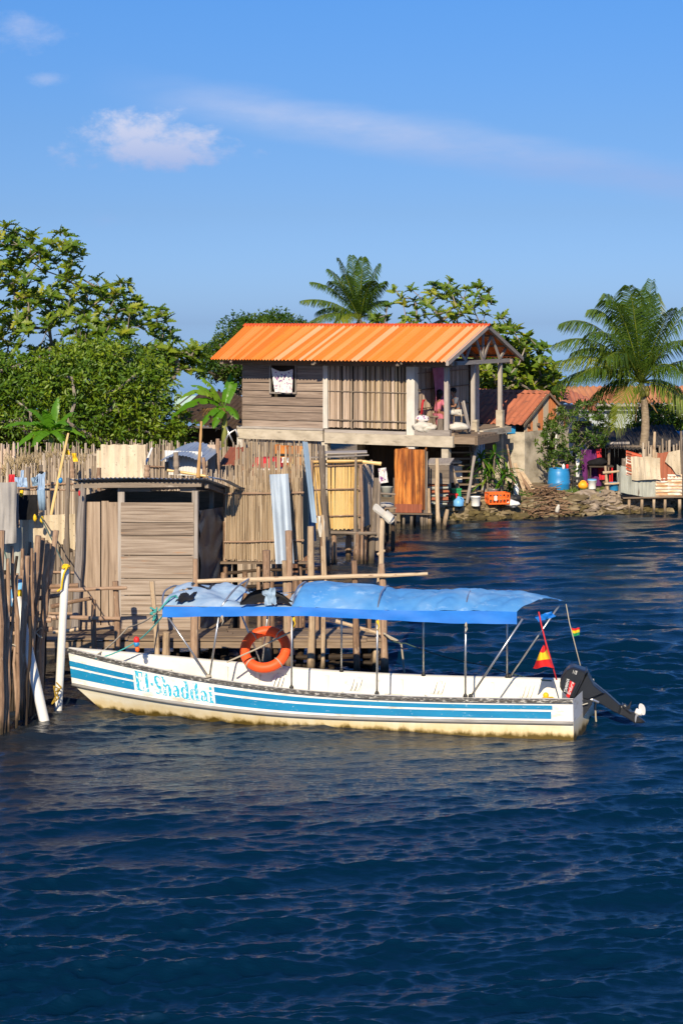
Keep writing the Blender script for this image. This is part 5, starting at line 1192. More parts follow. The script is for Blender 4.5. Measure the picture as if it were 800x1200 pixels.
# stairs under the landing
sts = thing('wooden_stairs', 'steep wooden stairs climbing to the house landing', 'stairs', P(545, 590, 58.3))
B0, T0_ = P(556, 591, 58.3), P(536, 523, 59.9); wv = V3(.92, .1, 0)
mb = MB()
for d in (V3(0, 0, 0), wv):
    mb.obox(B0-wv*.5+d-V3(.04, 0, .0), T0_-B0, V3(.07, 0, 0), V3(0, 0, .22))
mb.build('stringer', M_GREY, sts)
for k in range(9):
    mb = MB(); c_ = B0.lerp(T0_, (k+.6)/9); mb.obox(c_-wv*.48+V3(0, -.12, .08), wv*.96, V3(0, .26, 0), V3(0, 0, .045)); mb.build('tread', M_DECK, sts)
one_stick('leaning_pole', 'long grey pole leaning against the landing beside the stairs', 'pole', P(547, 590, 57.8), P(561, 507, 58.6), .055, .05, M_SILVER, .02)
one_stick('leaning_pole', 'grey prop standing between the stairs and the strap leaved plant', 'pole', P(565, 578, 58.6), P(567, 548, 58.8), .055, .05, M_SILVER, .02)
# infill behind the stairs
mb = MB(); mb.corr(P(553, 545, 60.5), V3(.45, 0, 0), V3(0, 0, .95), .10, .012); tag(mb.build('metal_sheet', M_GALV), 'pale metal sheet standing behind the wooden stairs', 'metal sheet')
mb = MB(); mb.cbox(P(534, 555, 60.0), .42, .3, .6); mb.lathe(P(534, 546, 60.0)+V3(0, 0, .1), [(0, 0), (.2, 0), (.22, .05), (.12, .12), (0, .12)], 12); tag(mb.build('water_can', M_WHT), 'white and grey can standing in the shade by the stairs', 'container')
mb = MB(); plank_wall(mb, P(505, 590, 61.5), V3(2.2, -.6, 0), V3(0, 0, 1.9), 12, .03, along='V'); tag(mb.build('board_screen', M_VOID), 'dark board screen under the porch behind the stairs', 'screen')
# cloth in the window, bundles, curtain
mb = MB()
def wc(u, v):
    a = hp(W0+.06, -.06, WZ1-.08).lerp(hp(W1-.05, -.06, WZ1-.12), u); b = hp(W0+.22, -.07, WZ0-.0).lerp(hp(W1-.06, -.07, WZ0-.02), u)
    p = a.lerp(b, v); p.z -= .12*math.sin(math.pi*u)*(1-v); return p-HV*(.03*math.sin(u*11+v*3)*v+.01)
mb.grid(wc, 20, 20, .9, .9); tag(mb.build('window_cloth', M_PRINT, smooth=True), 'white printed cloth hung in the window of the plank wall', 'cloth')
mb = MB()
def cur(u, v):
    p = hp(U4+.25+.10*v, .9+1.5*u*(1-.25*v), 5.15-1.75*v+.35*u*v); return p+HU*(.07*math.sin(u*13+v*2))
mb.grid(cur, 26, 14, 1.5, 1.8); tag(mb.build('pink_curtain', M_PINK, smooth=True), 'pink curtain hanging in the porch behind the two people', 'curtain')
mb = MB(); mb.ball(P(501, 427, 59.2), .30, .2, .12, lump=.4, nu=14, nv=10); tag(mb.build('white_bundle', M_WHITEC, smooth=True), 'white cloth bundle hung high under the porch roof', 'bundle')
mb = MB(); mb.ball(P(497, 500, 58.4), .36, .25, .17, lump=.5, nu=18, nv=12); mb.ball(P(503, 502, 58.3), .25, .2, .14, lump=.5, nu=14, nv=10); tag(mb.build('laundry_pile', M_WHITEC, smooth=True), 'cream laundry pile on the porch floor beside the column', 'laundry')
mb = MB(); mb.ball(P(494, 491, 58.6), .26, .2, .13, lump=.5, nu=14, nv=10); tag(mb.build('laundry_heap', M_PRINT, smooth=True), 'printed laundry heap on top of the cream pile', 'laundry')
mb = cloth_mesh(P(495, 468, 58.7), V3(.10, .15, 0), V3(-.10, .1, -.52), .04); tag(mb.build('red_cloth', M_REDC, smooth=True), 'red cloth dangling above the laundry heap', 'cloth')
mb = MB(); mb.ball(P(537, 500, 58.2), .36, .26, .15, lump=.4, nu=16, nv=10); tag(mb.build('white_sack', M_WHITEC, smooth=True), 'white sack lying on the porch beside the seated man', 'sack')

# ---------------------------------------------------------------- people on the porch
def skin_mesh(name, pts, edges, mat, parent, sub=2):
    """one continuous body grown over joints: pts = {joint: (vec, radius x, radius y)}"""
    names = list(pts); ix = {n_: i for i, n_ in enumerate(names)}
    off = root_loc(parent)
    me = bpy.data.meshes.new(name); me.from_pydata([tuple(Vector(pts[n_][0])-off) for n_ in names], [(ix[a], ix[b]) for a, b in edges], [])
    o = bpy.data.objects.new(name, me); COL.objects.link(o); me.materials.append(mat); o.parent = parent
    sk = o.modifiers.new('skin', 'SKIN'); sk.use_smooth_shade = True
    for i, n_ in enumerate(names):
        r = pts[n_][1:]; me.skin_vertices[0].data[i].radius = (r[0], r[-1])
    me.skin_vertices[0].data[0].use_root = True
    s_ = o.modifiers.new('sub', 'SUBSURF'); s_.levels = sub; s_.render_levels = sub
    return o
def hand(pts, edges, wrist, name, at, d, side):
    """palm, four unequal bent fingers and a thumb leaving the side of the palm"""
    d = Vector(d).normalized(); s_ = Vector(side).normalized(); dn = d.cross(s_).normalized()
    pts[name+'p'] = (at+d*.05, .034, .016); edges.append((wrist, name+'p'))
    for k, (o, l) in enumerate(((-.028, .062), (-.009, .074), (.010, .070), (.027, .055))):
        a = at+d*.085+s_*o; pts[name+'k%d' % k] = (a, .010, .010); pts[name+'m%d' % k] = (a+d*l*.5+dn*.008, .009, .009); pts[name+'t%d' % k] = (a+d*l*.85+dn*.03, .007, .007)
        edges += [(name+'p', name+'k%d' % k), (name+'k%d' % k, name+'m%d' % k), (name+'m%d' % k, name+'t%d' % k)]
    pts[name+'b'] = (at+d*.04-s_*.04, .011, .011); pts[name+'c'] = (at+d*.075-s_*.055+dn*.02, .009, .009)
    edges += [(name+'p', name+'b'), (name+'b', name+'c')]
def sitting_person(base, face, label, shirt, lower, skirt=False, cap=None, long_hair=False, seat_h=.42, arm_fwd=.30, lean=.12, s=1.0):
    """base = floor point under the hips, face = horizontal direction the person faces"""
    f = Vector(face).normalized(); r = V3(f.y, -f.x, 0); z = V3(0, 0, 1)
    root = thing('person', label, 'person', base)
    def q(a, b, c): return Vector(base)+(f*a+r*b)*s+z*c*s
    sh = seat_h+.56
    pts = {'pelvis': (q(0, 0, seat_h+.10), .15, .11), 'belly': (q(.02, 0, seat_h+.27), .135, .10), 'chest': (q(lean*.7, 0, seat_h+.46), .15, .105), 'neck0': (q(lean, 0, sh+.02), .07, .06), 'neck': (q(lean+.02, 0, sh+.09), .052, .052),
           'jaw': (q(lean+.045, 0, sh+.15), .066, .078), 'head': (q(lean+.035, 0, sh+.25), .078, .096), 'crown': (q(lean+.02, 0, sh+.325), .055, .068), 'nose': (q(lean+.135, 0, sh+.20), .013, .016)}
    ed = [('pelvis', 'belly'), ('belly', 'chest'), ('chest', 'neck0'), ('neck0', 'neck'), ('neck', 'jaw'), ('jaw', 'head'), ('head', 'crown'), ('head', 'nose')]
    for sd, n_ in ((-1, 'l'), (1, 'r')):
        pts.update({n_+'sho': (q(lean*.9, sd*.175, sh-.02), .058, .055), n_+'elb': (q(lean+.05, sd*.235, sh-.28), .042, .042), n_+'wri': (q(lean+arm_fwd, sd*.12, sh-.27), .030, .030),
                    n_+'hip': (q(.05, sd*.09, seat_h+.07), .10, .095), n_+'kne': (q(.43, sd*.14, seat_h+.06), .062, .062), n_+'cal': (q(.44, sd*.14, seat_h-.14), .055, .055), n_+'ank': (q(.40, sd*.13, .08), .036, .036), n_+'heel': (q(.39, sd*.13, .035), .034, .034), n_+'toe': (q(.55, sd*.14, .025), .030, .022)})
        ed += [('chest', n_+'sho'), (n_+'sho', n_+'elb'), (n_+'elb', n_+'wri'), ('pelvis', n_+'hip'), (n_+'hip', n_+'kne'), (n_+'kne', n_+'cal'), (n_+'cal', n_+'ank'), (n_+'ank', n_+'heel'), (n_+'heel', n_+'toe')]
        hand(pts, ed, n_+'wri', n_+'h', q(lean+arm_fwd, sd*.12, sh-.27), f*.8-r*sd*.4+z*-.1, z if sd < 0 else -z)
    skin_mesh('body', pts, ed, M_SKIN, root)
    def grown(keys, edges, g, nm, mt):
        p2 = {}
        for k_ in keys:
            v_ = pts[k_]; p2[k_] = (v_[0], v_[1]+g, v_[-1]+g)
        return p2, edges
    def mid(a, b, t): return pts[a][0].lerp(pts[b][0], t)
    p2, e2 = grown(['pelvis', 'belly', 'chest', 'neck0', 'lsho', 'rsho'], [('pelvis', 'belly'), ('belly', 'chest'), ('chest', 'neck0'), ('chest', 'lsho'), ('chest', 'rsho')], .016, '', None)
    p2['neck0'] = (pts['neck0'][0]-z*.02, .082, .072)
    for sd in 'lr':
        p2[sd+'sl'] = (mid(sd+'sho', sd+'elb', .75), .062, .062); e2 = e2+[(sd+'sho', sd+'sl')]
    skin_mesh('shirt', p2, e2, shirt, root)
    if skirt:
        mb = MB()
        def sk(u, v):
            a = 2*math.pi*u; c_ = pts['pelvis'][0].lerp(q(.36, 0, .18), v); rr = .17+.10*v
            return c_+f*(rr*.9*math.cos(a))*(1+.4*v)+r*(rr*math.sin(a))*1.15+z*(.06*math.cos(a)*0+.014*math.sin(a*9)*v-.02)
        mb.grid(sk, 36, 8, 1, .6); mb.build('skirt', lower, root, smooth=True)
    else:
        p3 = {'pelvis': (pts['pelvis'][0], .17, .13)}; e3 = []
        for sd in 'lr':
            p3[sd+'hip'] = (pts[sd+'hip'][0], .118, .112); p3[sd+'th'] = (mid(sd+'hip', sd+'kne', .93), .088, .088); e3 += [('pelvis', sd+'hip'), (sd+'hip', sd+'th')]
        skin_mesh('shorts', p3, e3, lower, root)
    hc = pts['head'][0]
    mb = MB(); mb.ball(hc+z*.018*s-f*.022, .098, .098, .108, 14, 10, lump=.05)
    if long_hair:
        mb.ball(hc-f*.07-z*.10, .10, .10, .20, 14, 10, lump=.15); mb.ball(hc-f*.05-z*.02+r*.03, .12, .12, .15, 14, 10, lump=.2)
    mb.build('hair', M_HAIR, root, smooth=True)
    for sd in (-1, 1):
        mb = MB(); mb.ball(hc+f*.088+r*sd*.034-z*.012, .011, .014, .008, 8, 6); mb.build('eye', M_BLKC, root, smooth=True)
        mb = MB(); mb.ball(hc+r*sd*.088-f*.005-z*.03, .016, .016, .03, 8, 6); mb.build('ear', M_SKIN, root, smooth=True)
    mb = MB(); mb.ball(hc+f*.100-z*.095, .010, .024, .007, 8, 6); mb.build('mouth', M_PINK, root, smooth=True)
    if cap:
        mb = MB(); mb.ball(hc+z*.045*s, .106, .108, .085, 16, 10)
        mb.grid(lambda u, v: hc+z*(.035+.012*math.sin(math.pi*u))+f*(.08+.10*v)+r*(.085*(2*u-1)*(1-.35*v*v)), 8, 4, .2, .1); mb.build('cap', cap, root, smooth=True)
    return root
mv = .95; mu = hu_px(536, mv)
man = sitting_person(hp(mu, mv, FZ-.03), (-.9, -.25, 0), 'man in dark cap, grey shirt and white shorts sitting on the porch stool', M_GREYC, M_WHITEC, cap=M_BLKC, arm_fwd=.28, seat_h=.60)
stl = thing('stool', 'low wooden stool under the seated man', 'stool', hp(mu, mv, FZ-.04))
mb = MB(); q = hp(mu, mv, FZ+.54); mb.cbox(q, .36, .34, .05, .3); mb.build('seat', M_DECK, stl)
for a in (-.13, .13):
    for b in (-.12, .12): mb = MB(); mb.tube([q+V3(a, b, -.02), V3(q.x+a*1.1, q.y+b*1.1, FZ-.04)], .02, 6); mb.build('leg', M_DECK, stl)
wv_ = 1.15; wu = hu_px(512, wv_)
sitting_person(hp(wu, wv_, FZ-.03), (.85, .5, 0), 'woman with long dark hair in a pink blouse and skirt sitting on the porch', M_PINK, M_PINK, skirt=True, long_hair=True, arm_fwd=.24, lean=.10, seat_h=.52)
bx = thing('low_bench', 'low box bench under the woman in pink', 'bench', hp(wu, wv_, FZ-.04))
mb = MB(); q = hp(wu, wv_, FZ+.46); mb.cbox(q, .5, .32, .05, .5); mb.build('seat', M_GREY, bx)
for a in (-.2, .2): mb = MB(); mb.cbox(V3(q.x+a*.85, q.y+a*.5, FZ+.20), .05, .28, .48, .5); mb.build('leg', M_GREY, bx)
# ---------------------------------------------------------------- small hut with terracotta roof
GU, GV = V3(.80, -.60, 0), V3(.40, .535, 0)
GO = V3(6.87, 63.3, 0)
def gp(u, v, z): return GO+GU*u+GV*v+V3(0, 0, z)
sh2 = thing('small_hut', 'small hut with terracotta tin roof, stained walls and an orange planked gable', 'hut', gp(-2, 2.5, .5))
GE, GR = 2.93, 4.08
mb = MB()
a = gp(-4.6, -.45, GE); mb.corr(a, GU*4.72, gp(-4.6, 2.55, GR)-a, .26, .03, nv=6, bend=lambda u, v: .02*math.sin(u*6)); b = gp(-4.6, 2.55, GR)
mb.corr(b, GU*4.72, gp(-4.6, 5.4, GE)-b, .26, .03, nv=6); rf = mb.build('roof', M_TILE, sh2)
mb = MB(); mb.grid(lambda u, v: gp(-4.62+4.77*u, 2.55+(v-.5)*.34, GR+.06-.12*abs(2*v-1)+.012*math.sin(u*118)), 150, 4, 4, .3); mb.build('ridge_cap', M_TILE, rf)
mb = MB()
for va in (-.3, 5.38):
    p, q = gp(.10, va, GE-.10), gp(.10, 2.55, GR-.10); mb.obox(p, q-p, GU*.04, V3(0, 0, .10))
for k in range(5):
    mb.cbox(gp(.06, .3+k*1.1, GE-.05), .12, .12, .10, .7)
mb.build('barge_board', M_GREY, rf)
# gable planks in orange and cream, one mesh
mb = MB(); n = 17
for i in range(n):
    v = 5.05*i/n; z1 = GE+.02+(GR-GE)*(1-abs(v+.15-2.55)/2.9)-.08
    mi = 0 if i in (1, 2, 5, 6, 9, 10, 11, 15) else 1
    mb.obox(gp(0, v+.01, 2.62), GV*(5.05/n-.015), GU*.03, V3(0, 0, max(.1, z1-2.62)), mi=mi)
mb.build('gable_planks', [M_PLANKO, M_PLANKW], sh2)
# walls: stained cement on the gable side, plywood and fibre sheets on the front
mb = MB(); mb.obox(gp(-.02, 0, .3), GV*2.55, GU*.05, V3(0, 0, 2.34)); mb.obox(gp(-.02, 3.55, .3), GV*1.5, GU*.05, V3(0, 0, 2.34)); mb.obox(gp(-.02, 2.55, 2.45), GV*1.0, GU*.05, V3(0, 0, .19)); mb.build('side_wall', M_STAINW, sh2)
mb = MB(); mb.obox(gp(-.60, -.01, .3), GU*.63, GV*.05, V3(0, 0, 2.32)); mb.obox(gp(-.95, .0, .3), GU*.33, GV*.04, V3(0, 0, 2.25)); mb.build('front_wall', M_STAINW, sh2)
mb = MB(); mb.obox(gp(-2.0, 0, 1.45), GU*1.03, GV*.04, V3(0, 0, 1.1)); mb.obox(gp(-4.4, 0, .5), GU*2.38, GV*.04, V3(0, 0, 2.2)); mb.build('plywood_panel', M_PLY, sh2)
mb = MB(); mb.corr(gp(-2.0, .0, .5), GU*1.05, V3(0, 0, .95), .18, .02); mb.build('fibre_panel', M_BEIGESH, sh2)
mb = MB(); mb.obox(gp(-4.4, 5.0, .3), GU*4.4, GV*.05, V3(0, 0, 2.5)); mb.obox(gp(-4.4, 0, .3), GV*5, GU*.05, V3(0, 0, 2.5)); mb.build('rear_wall', M_PLY, sh2)
mb = MB(); mb.cbox(gp(-.55, -.05, 2.70), .36, .05, .28, -.45); mb.build('blue_board', M_BLUEP, sh2)
mb = MB(); mb.obox(gp(.04, 2.56, .5), GV*.07, GU*.05, V3(0, 0, 2.05)); mb.obox(gp(.04, 3.45, .5), GV*.07, GU*.05, V3(0, 0, 2.05)); mb.obox(gp(.04, 2.56, 2.45), GV*.95, GU*.05, V3(0, 0, .08))
dr = mb.build('door_frame', M_WHT, sh2); mb = MB(); mb.obox(gp(-.3, 2.5, .4), GV*1.0, GU*.02, V3(0, 0, 2.1)); mb.build('dark_doorway', M_VOID, dr)
# planks and broom leaning on the wall
for (a, b, c_, d, r, mt), lb in zip(((605, 578, 594, 521, .045, M_BROWN), (622, 577, 604, 548, .06, M_BROWN)), ('tall brown stick leaning on the stained hut wall', 'short brown stick leaning on the stained hut wall')):
    one_stick('leaning_stick', lb, 'stick', P(a, b, 61.6), P(c_, d, 62.6), r, r*.8, mt, .02, 'sticks leaning on the stained wall')
for (x0_, y0_, x1_, y1_), lb in zip(((613, 578, 601, 543), (625, 577, 609, 553)), ('long pale plank leaning on the stained hut wall', 'shorter cream plank leaning on the stained hut wall')):
    p, q = P(x0_, y0_, 61.5), P(x1_, y1_, 62.5); mb = MB(); mb.obox(p, q-p, V3(.13, 0, .02), V3(0, .04, 0)); tag(mb.build('leaning_plank', M_PALE), lb, 'plank', 'planks leaning on the stained wall')

# ---------------------------------------------------------------- long low house with clay roof behind
lb_ = thing('long_house', 'long low house with a pale clay roof behind the big palm', 'house', V3(12.5, 79, .5))
def roofline(mb, x0, x1, y0, y1, z0, z1, pitch=.3, amp=.04):
    a = V3(x0, y0, z0); mb.corr(a, V3(x1-x0, .6, 0), V3(0, y1-y0, z1-z0), pitch, amp, nv=3)
mb = MB(); zr = zt(452.5, 79); ze = zt(473, 75.5); roofline(mb, P(640, 450, 77).x, 24, 75.5, 79, ze, zr); mb.corr(V3(P(640, 450, 77).x, 79, zr), V3(14, .6, 0), V3(0, 3.5, ze-zr), .3, .04); mb.build('roof', M_TILEL, lb_)
mb = MB(); mb.obox(V3(P(641, 450, 77).x+.2, 76, .4), V3(13, .6, 0), V3(0, .12, 0), V3(0, 0, ze-.45)); mb.build('wall', surf('pale blue wall', [(0, (.28, .33, .38)), (1, (.42, .47, .52))], coord='pos', scale=(2, 2, 2), rough=.9), lb_)
mb = MB(); mb.obox(V3(P(641, 450, 77).x+.1, 75.4, ze-.12), V3(13.4, .6, 0), V3(0, .06, 0), V3(0, 0, .10)); mb.build('eave_board', M_SILVER, lb_)
for x in (10.5, 13.2, 16):
    mb = MB(); mb.obox(V3(x, 75.95, 1.3), V3(.8, .03, 0), V3(0, .1, 0), V3(0, 0, 1.0)); mb.build('window', M_VOID, lb_)
mb = MB(); mb.corr(P(655, 466, 72), P(702, 486, 71)-P(655, 466, 72), V3(.2, 3.0, .5), .26, .03); o = mb.build('roof_patch', M_TILE); tag(o, 'sagging terracotta roof half hidden by the straggly bush', 'roof')
# dark awning shelter
aw = thing('awning_shelter', 'dark open shelter under a ragged tin awning beside the palm trunk', 'shelter', P(745, 575, 64))
mb = MB(); a = P(688, 527, 62.6); mb.corr(a, P(806, 524, 62.6)-a, V3(.1, 3.4, .58), .16, .03, ragged=.04, bend=lambda u, v: .05*math.sin(u*9)+.04*math.sin(v*7)); mb.build('awning', surf('sooty ragged tin', [(0, (.02, .02, .022)), (.6, (.07, .065, .065)), (1, (.22, .20, .19))], coord='pos', scale=(3, 3, 3), rough=.8, contrast=2.5), aw)
mb = MB()
mb.tube([P(686, 508, 66.2), P(735, 510, 66.2), P(806, 507, 66.2)], .10, 6); mb.build('blue_ridge_cover', M_BLUEP, aw)
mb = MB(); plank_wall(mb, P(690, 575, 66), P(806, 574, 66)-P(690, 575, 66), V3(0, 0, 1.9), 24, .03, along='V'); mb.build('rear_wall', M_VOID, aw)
for px in (692, 713, 741, 778, 799): stick_part('post', aw, P(px, 574, 63), P(px, 521, 63), .05, .045, M_GREY)
stick_part('beam', aw, P(688, 523.5, 62.9), P(804, 523, 62.9), .05, .05, M_GREY)
mb = MB(); mb.obox(P(700, 521, 62.85), V3(1.2, 0, .02), V3(0, .04, 0), V3(0, 0, .09)); mb.build('pale_batten', M_SILVER, aw)
mb = MB(); reed_wall(mb, P(752, 566, 62.3), P(800, 566, 62.3)-P(752, 566, 62.3), V3(0, 0, 1.35), 26, .04, .3, .03, .03, .02); tag(mb.build('stick_fence', M_FENCE), 'uneven stick fence behind the patchwork latrine', 'fence')
one_stick('thick_stump', 'pale broken stump between stick fence and palm trunk', 'post', P(766, 560, 61.6), P(767, 506, 61.8), .06, .05, M_PALE)
mb = cloth_mesh(P(681, 527, 62.5), V3(.72, .1, 0), V3(.05, 0, -1.35), .10, 16, 16, 5); tag(mb.build('purple_cloth', M_PURPLE, smooth=True), 'large purple cloth hanging from the awning', 'cloth')
mb = cloth_mesh(P(698, 526, 62.4), V3(.22, .1, 0), V3(.12, 0, -1.15), .06, 10, 14); tag(mb.build('red_towel', M_REDC, smooth=True), 'dark red towel hanging right of the purple cloth', 'cloth')
mb = cloth_mesh(P(671, 528, 62.3), V3(.12, .1, 0), V3(.02, 0, -.5), .04, 8, 10); tag(mb.build('dark_cloth', M_BLKC, smooth=True), 'dark strip of cloth beside the white standpipe', 'cloth')
mb = MB(); mb.lathe(P(676.5, 560, 62)-V3(0, 0, .3), [(0, 0), (.07, 0), (.07, 1.25), (.06, 1.25), (0, 1.2)], 12); tag(mb.build('standpipe', M_WHT, smooth=True), 'white upright pipe left of the purple cloth', 'pipe')
# table with dark load
tb = thing('work_table', 'dark work table with a black bundle under the awning', 'table', P(703, 573, 62.2))
mb = MB(); q = P(703, 546, 62.2); mb.cbox(q, .9, .6, .05); mb.build('tabletop', M_VOID, tb)
for a in (-.4, .4):
    for b in (-.25, .25): mb = MB(); mb.tube([q+V3(a, b, 0), V3(q.x+a, q.y+b, .55)], .03, 6); mb.build('leg', M_REDP if a > 0 else M_VOID, tb)
mb = MB(); mb.ball(P(700, 542, 62.1), .36, .25, .16, lump=.4, nu=14, nv=10); tag(mb.build('black_bundle', M_BLKC, smooth=True), 'black bundle on the dark work table', 'bundle')
# blue barrel
Y = 60.9
br = thing('blue_barrel', 'large blue plastic barrel standing on the stony shore', 'barrel', P(654.5, 577, Y))
mb = MB(); r = .40; pr = [(0, 0), (.34, 0), (.37, .02), (.385, .12), (.40, .30), (.415, .33), (.415, .40), (.40, .43), (.40, .60), (.375, .78), (.35, .84), (.36, .87), (.33, .89), (.32, .86), (0, .86)]
mb.lathe(P(654.5, 577.5, Y), pr, 28); mb.build('barrel', M_BLUEP, br, smooth=True)
mb = MB(); mb.lathe(P(650, 549.5, Y), [(0, 0), (.06, 0), (.06, .03), (0, .03)], 10); mb.build('bung', M_BLKPL, br)
mb = MB(); q = P(660, 550, Y); mb.lathe(q, [(0, 0), (.05, 0), (.055, .14), (.03, .17), (.02, .2), (0, .2)], 10); tag(mb.build('white_bottle', M_WHT, smooth=True), 'small white bottle on the lid of the blue barrel', 'bottle')
mb = MB(); q = P(664.5, 550, Y+.1); mb.lathe(q, [(0, 0), (.05, 0), (.05, .16), (.045, .18), (0, .18)], 10); tag(mb.build('red_mug', M_REDP, smooth=True), 'red mug beside the bottle on the blue barrel', 'mug')
# containers along the shore
def crate(name, label, c, w_, d_, h_, mt, rz=.2, bars=6):
    root = thing(name, label, 'crate', c); mb = MB()
    ca, sa = math.cos(rz), math.sin(rz); X_, Y_ = V3(ca, sa, 0), V3(-sa, ca, 0); c = Vector(c)
    for sy in (-1, 1):
        for k in range(bars+1):
            mb.cbox(c+X_*(-w_/2+w_*k/bars)+Y_*(sy*d_/2)+V3(0, 0, h_/2), .035, .02, h_, rz)
        for z in (.02, h_*.5, h_-.02): mb.cbox(c+Y_*(sy*d_/2)+V3(0, 0, z), w_+.04, .024, .05, rz)
    for sx in (-1, 1):
        for k in range(4): mb.cbox(c+X_*(sx*w_/2)+Y_*(-d_/2+d_*k/3)+V3(0, 0, h_/2), .02, .035, h_, rz)
        for z in (.02, h_*.5, h_-.02): mb.cbox(c+X_*(sx*w_/2)+V3(0, 0, z), .024, d_+.02, .05, rz)
    mb.build('frame', mt, root); mb = MB(); mb.cbox(c+V3(0, 0, .02), w_, d_, .02, rz); mb.build('base', mt, root)
    return root, c, X_, Y_
ro_, c, X_, Y_ = crate('orange_crate', 'orange plastic crate on the stony bank below the strap leaved plant', P(582.5, 590, 58.0), .72, .48, .38, M_ORPL)
mb = MB()
for k in (-.17, -.11): mb.cbox(c+X_*k-Y_*.265+V3(0, 0, .21), .035, .012, .17, .2)
mb.build('white_mark', M_WHT, ro_)
crate('black_crate', 'black plastic crate behind the orange can and blue barrel', P(676.5, 572, 62.0), .36, .3, .42, M_BLKPL, 0, 4)
mb = MB(); mb.lathe(P(578, 580, 58.5), [(0, 0), (.17, 0), (.19, .03), (.19, .20), (.205, .21), (.19, .22), (.17, .05), (0, .05)], 18); tag(mb.build('silver_pot', M_ALU, smooth=True), 'silver cooking pot behind the orange crate', 'pot')
def bucket(name, label, c, r, h, mt, cat='bucket', lid=None):
    root = thing(name, label, cat, c); mb = MB(); mb.lathe(c, [(0, 0), (r*.82, 0), (r*.85, .02), (r*.98, h*.93), (r*1.06, h*.94), (r*1.05, h), (r*.94, h), (r*.8, .04), (0, .04)], 18); mb.build('body', mt, root, smooth=True)
    mb = MB(); mb.tube([Vector(c)+V3(r*1.03*math.cos(a), -r*.2-r*.55*math.sin(a), h*.93-r*.75*math.sin(a)) for a in [math.pi*k/10 for k in range(11)]], .009, 5); mb.build('handle', M_STEEL, root)
    if lid: mb = MB(); mb.lathe(Vector(c)+V3(0, 0, h), [(0, .0), (r*1.08, 0), (r*1.08, .03), (r*.9, .045), (0, .045)], 18); mb.build('lid', lid, root)
    return root
bucket('white_bucket', 'white bucket on the stony bank left of the orange crate', P(557, 593, 57.6), .17, .33, M_WHT)
bucket('white_tub', 'white tub with a blue lid under the awning', P(693.5, 573, 61.2), .16, .32, M_WHT, 'tub', M_LBLUE)
bucket('blue_pail', 'blue pail on the shore left of the patchwork latrine', P(719, 575, 60.6), .19, .30, M_BLUEP)
jc = P(683, 573, 61.4)
jr = thing('orange_can', 'orange jerrycan lying beside the white tub', 'jerrycan', jc)
mb = MB(); mb.ball(jc+V3(0, 0, .13), .19, .13, .14, 14, 10, lump=.1); mb.build('body', M_AMBER, jr, smooth=True)
mb = MB(); mb.lathe(jc+V3(.14, -.05, .17), [(0, 0), (.055, 0), (.055, .10), (0, .10)], 10, axis=V3(1, -.2, .3)); mb.build('cap', M_REDP, jr)
mb = MB(); mb.tube([jc+V3(.10*math.cos(a), -.02, .23+.07*math.sin(a)) for a in [math.pi*k/8 for k in range(9)]], .025, 6); mb.build('handle', M_AMBER, jr)
gj = thing('blue_jug', 'blue jug sitting low on the bank by the scrap stack', 'jug', P(537, 593, 57.3))
mb = MB(); mb.lathe(P(537, 593, 57.3), [(0, 0), (.17, 0), (.18, .03), (.175, .18), (.10, .25), (.05, .28), (.05, .33), (0, .33)], 16); mb.build('body', M_LBLUE, gj, smooth=True)
mb = MB(); q = P(537, 593, 57.3); mb.tube([q+V3(.05+.12*math.sin(a), -.02, .18+.12*math.cos(a)) for a in [math.pi*k/8 for k in range(9)]], .02, 6); mb.build('handle', M_LBLUE, gj)
gr_ = thing('green_box', 'dark green box behind the blue jug', 'box', P(535, 588, 58.0))
mb = MB(); mb.cbox(P(534, 580, 58.0), .30, .25, .42, .2); mb.build('box', M_GRNPL, gr_); mb = MB(); mb.cbox(P(534, 573, 58.0), .34, .29, .05, .2); mb.build('lid', M_GRNPL, gr_)
rt = thing('red_table', 'small red plastic table beside the green box', 'table', P(528, 590, 57.8))
mb = MB(); q = P(529, 579, 57.8); mb.cbox(q, .40, .30, .05, .1); mb.build('tabletop', M_REDP, rt)
for a in (-.16, .16):
    for b in (-.11, .11): mb = MB(); mb.tube([q+V3(a, b, 0), V3(q.x+a, q.y+b, .52)], .025, 6); mb.build('leg', M_REDP, rt)
wb = thing('white_jug', 'tall white plastic jug standing on the bank right of the plant', 'jug', P(604.5, 581, 59.5))
mb = MB(); mb.lathe(P(604.5, 581, 59.5), [(0, 0), (.09, 0), (.10, .03), (.10, .26), (.07, .31), (.05, .33), (.05, .38), (0, .38)], 14); mb.build('body', M_WHT, wb, smooth=True)
mb = MB(); mb.lathe(P(604.5, 581, 59.5)+V3(0, 0, .38), [(0, 0), (.058, 0), (.058, .05), (0, .05)], 12); mb.build('cap', M_WHT, wb)
mb = MB(); mb.ball(P(601, 590, 58.0), .24, .2, .12, lump=.5, nu=16, nv=10); tag(mb.build('white_bag', M_WHT, smooth=True), 'crumpled white bag on the bank right of the orange crate', 'bag')
mb = MB(); mb.ball(P(603, 584.5, 58.5), .22, .2, .16, lump=.5, nu=16, nv=10); tag(mb.build('black_bag', M_BLKPL, smooth=True), 'black bag lying above the crumpled white bag', 'bag')
q = G_ = P(652, 600, WY(600, .25)); mb = MB(); mb.lathe(q, [(0, 0), (.06, 0), (.07, .03), (.07, .17), (.04, .23), (.035, .27), (0, .27)], 12, axis=V3(.25, -.2, 1)); tag(mb.build('yellow_can', M_WHITEC, smooth=True), 'cream bottle standing at the waterline below the driftwood', 'bottle')
rl = thing('shore_rail', 'short rough rail of two sticks left of the patchwork latrine', 'rail', P(712, 578, 60.4))
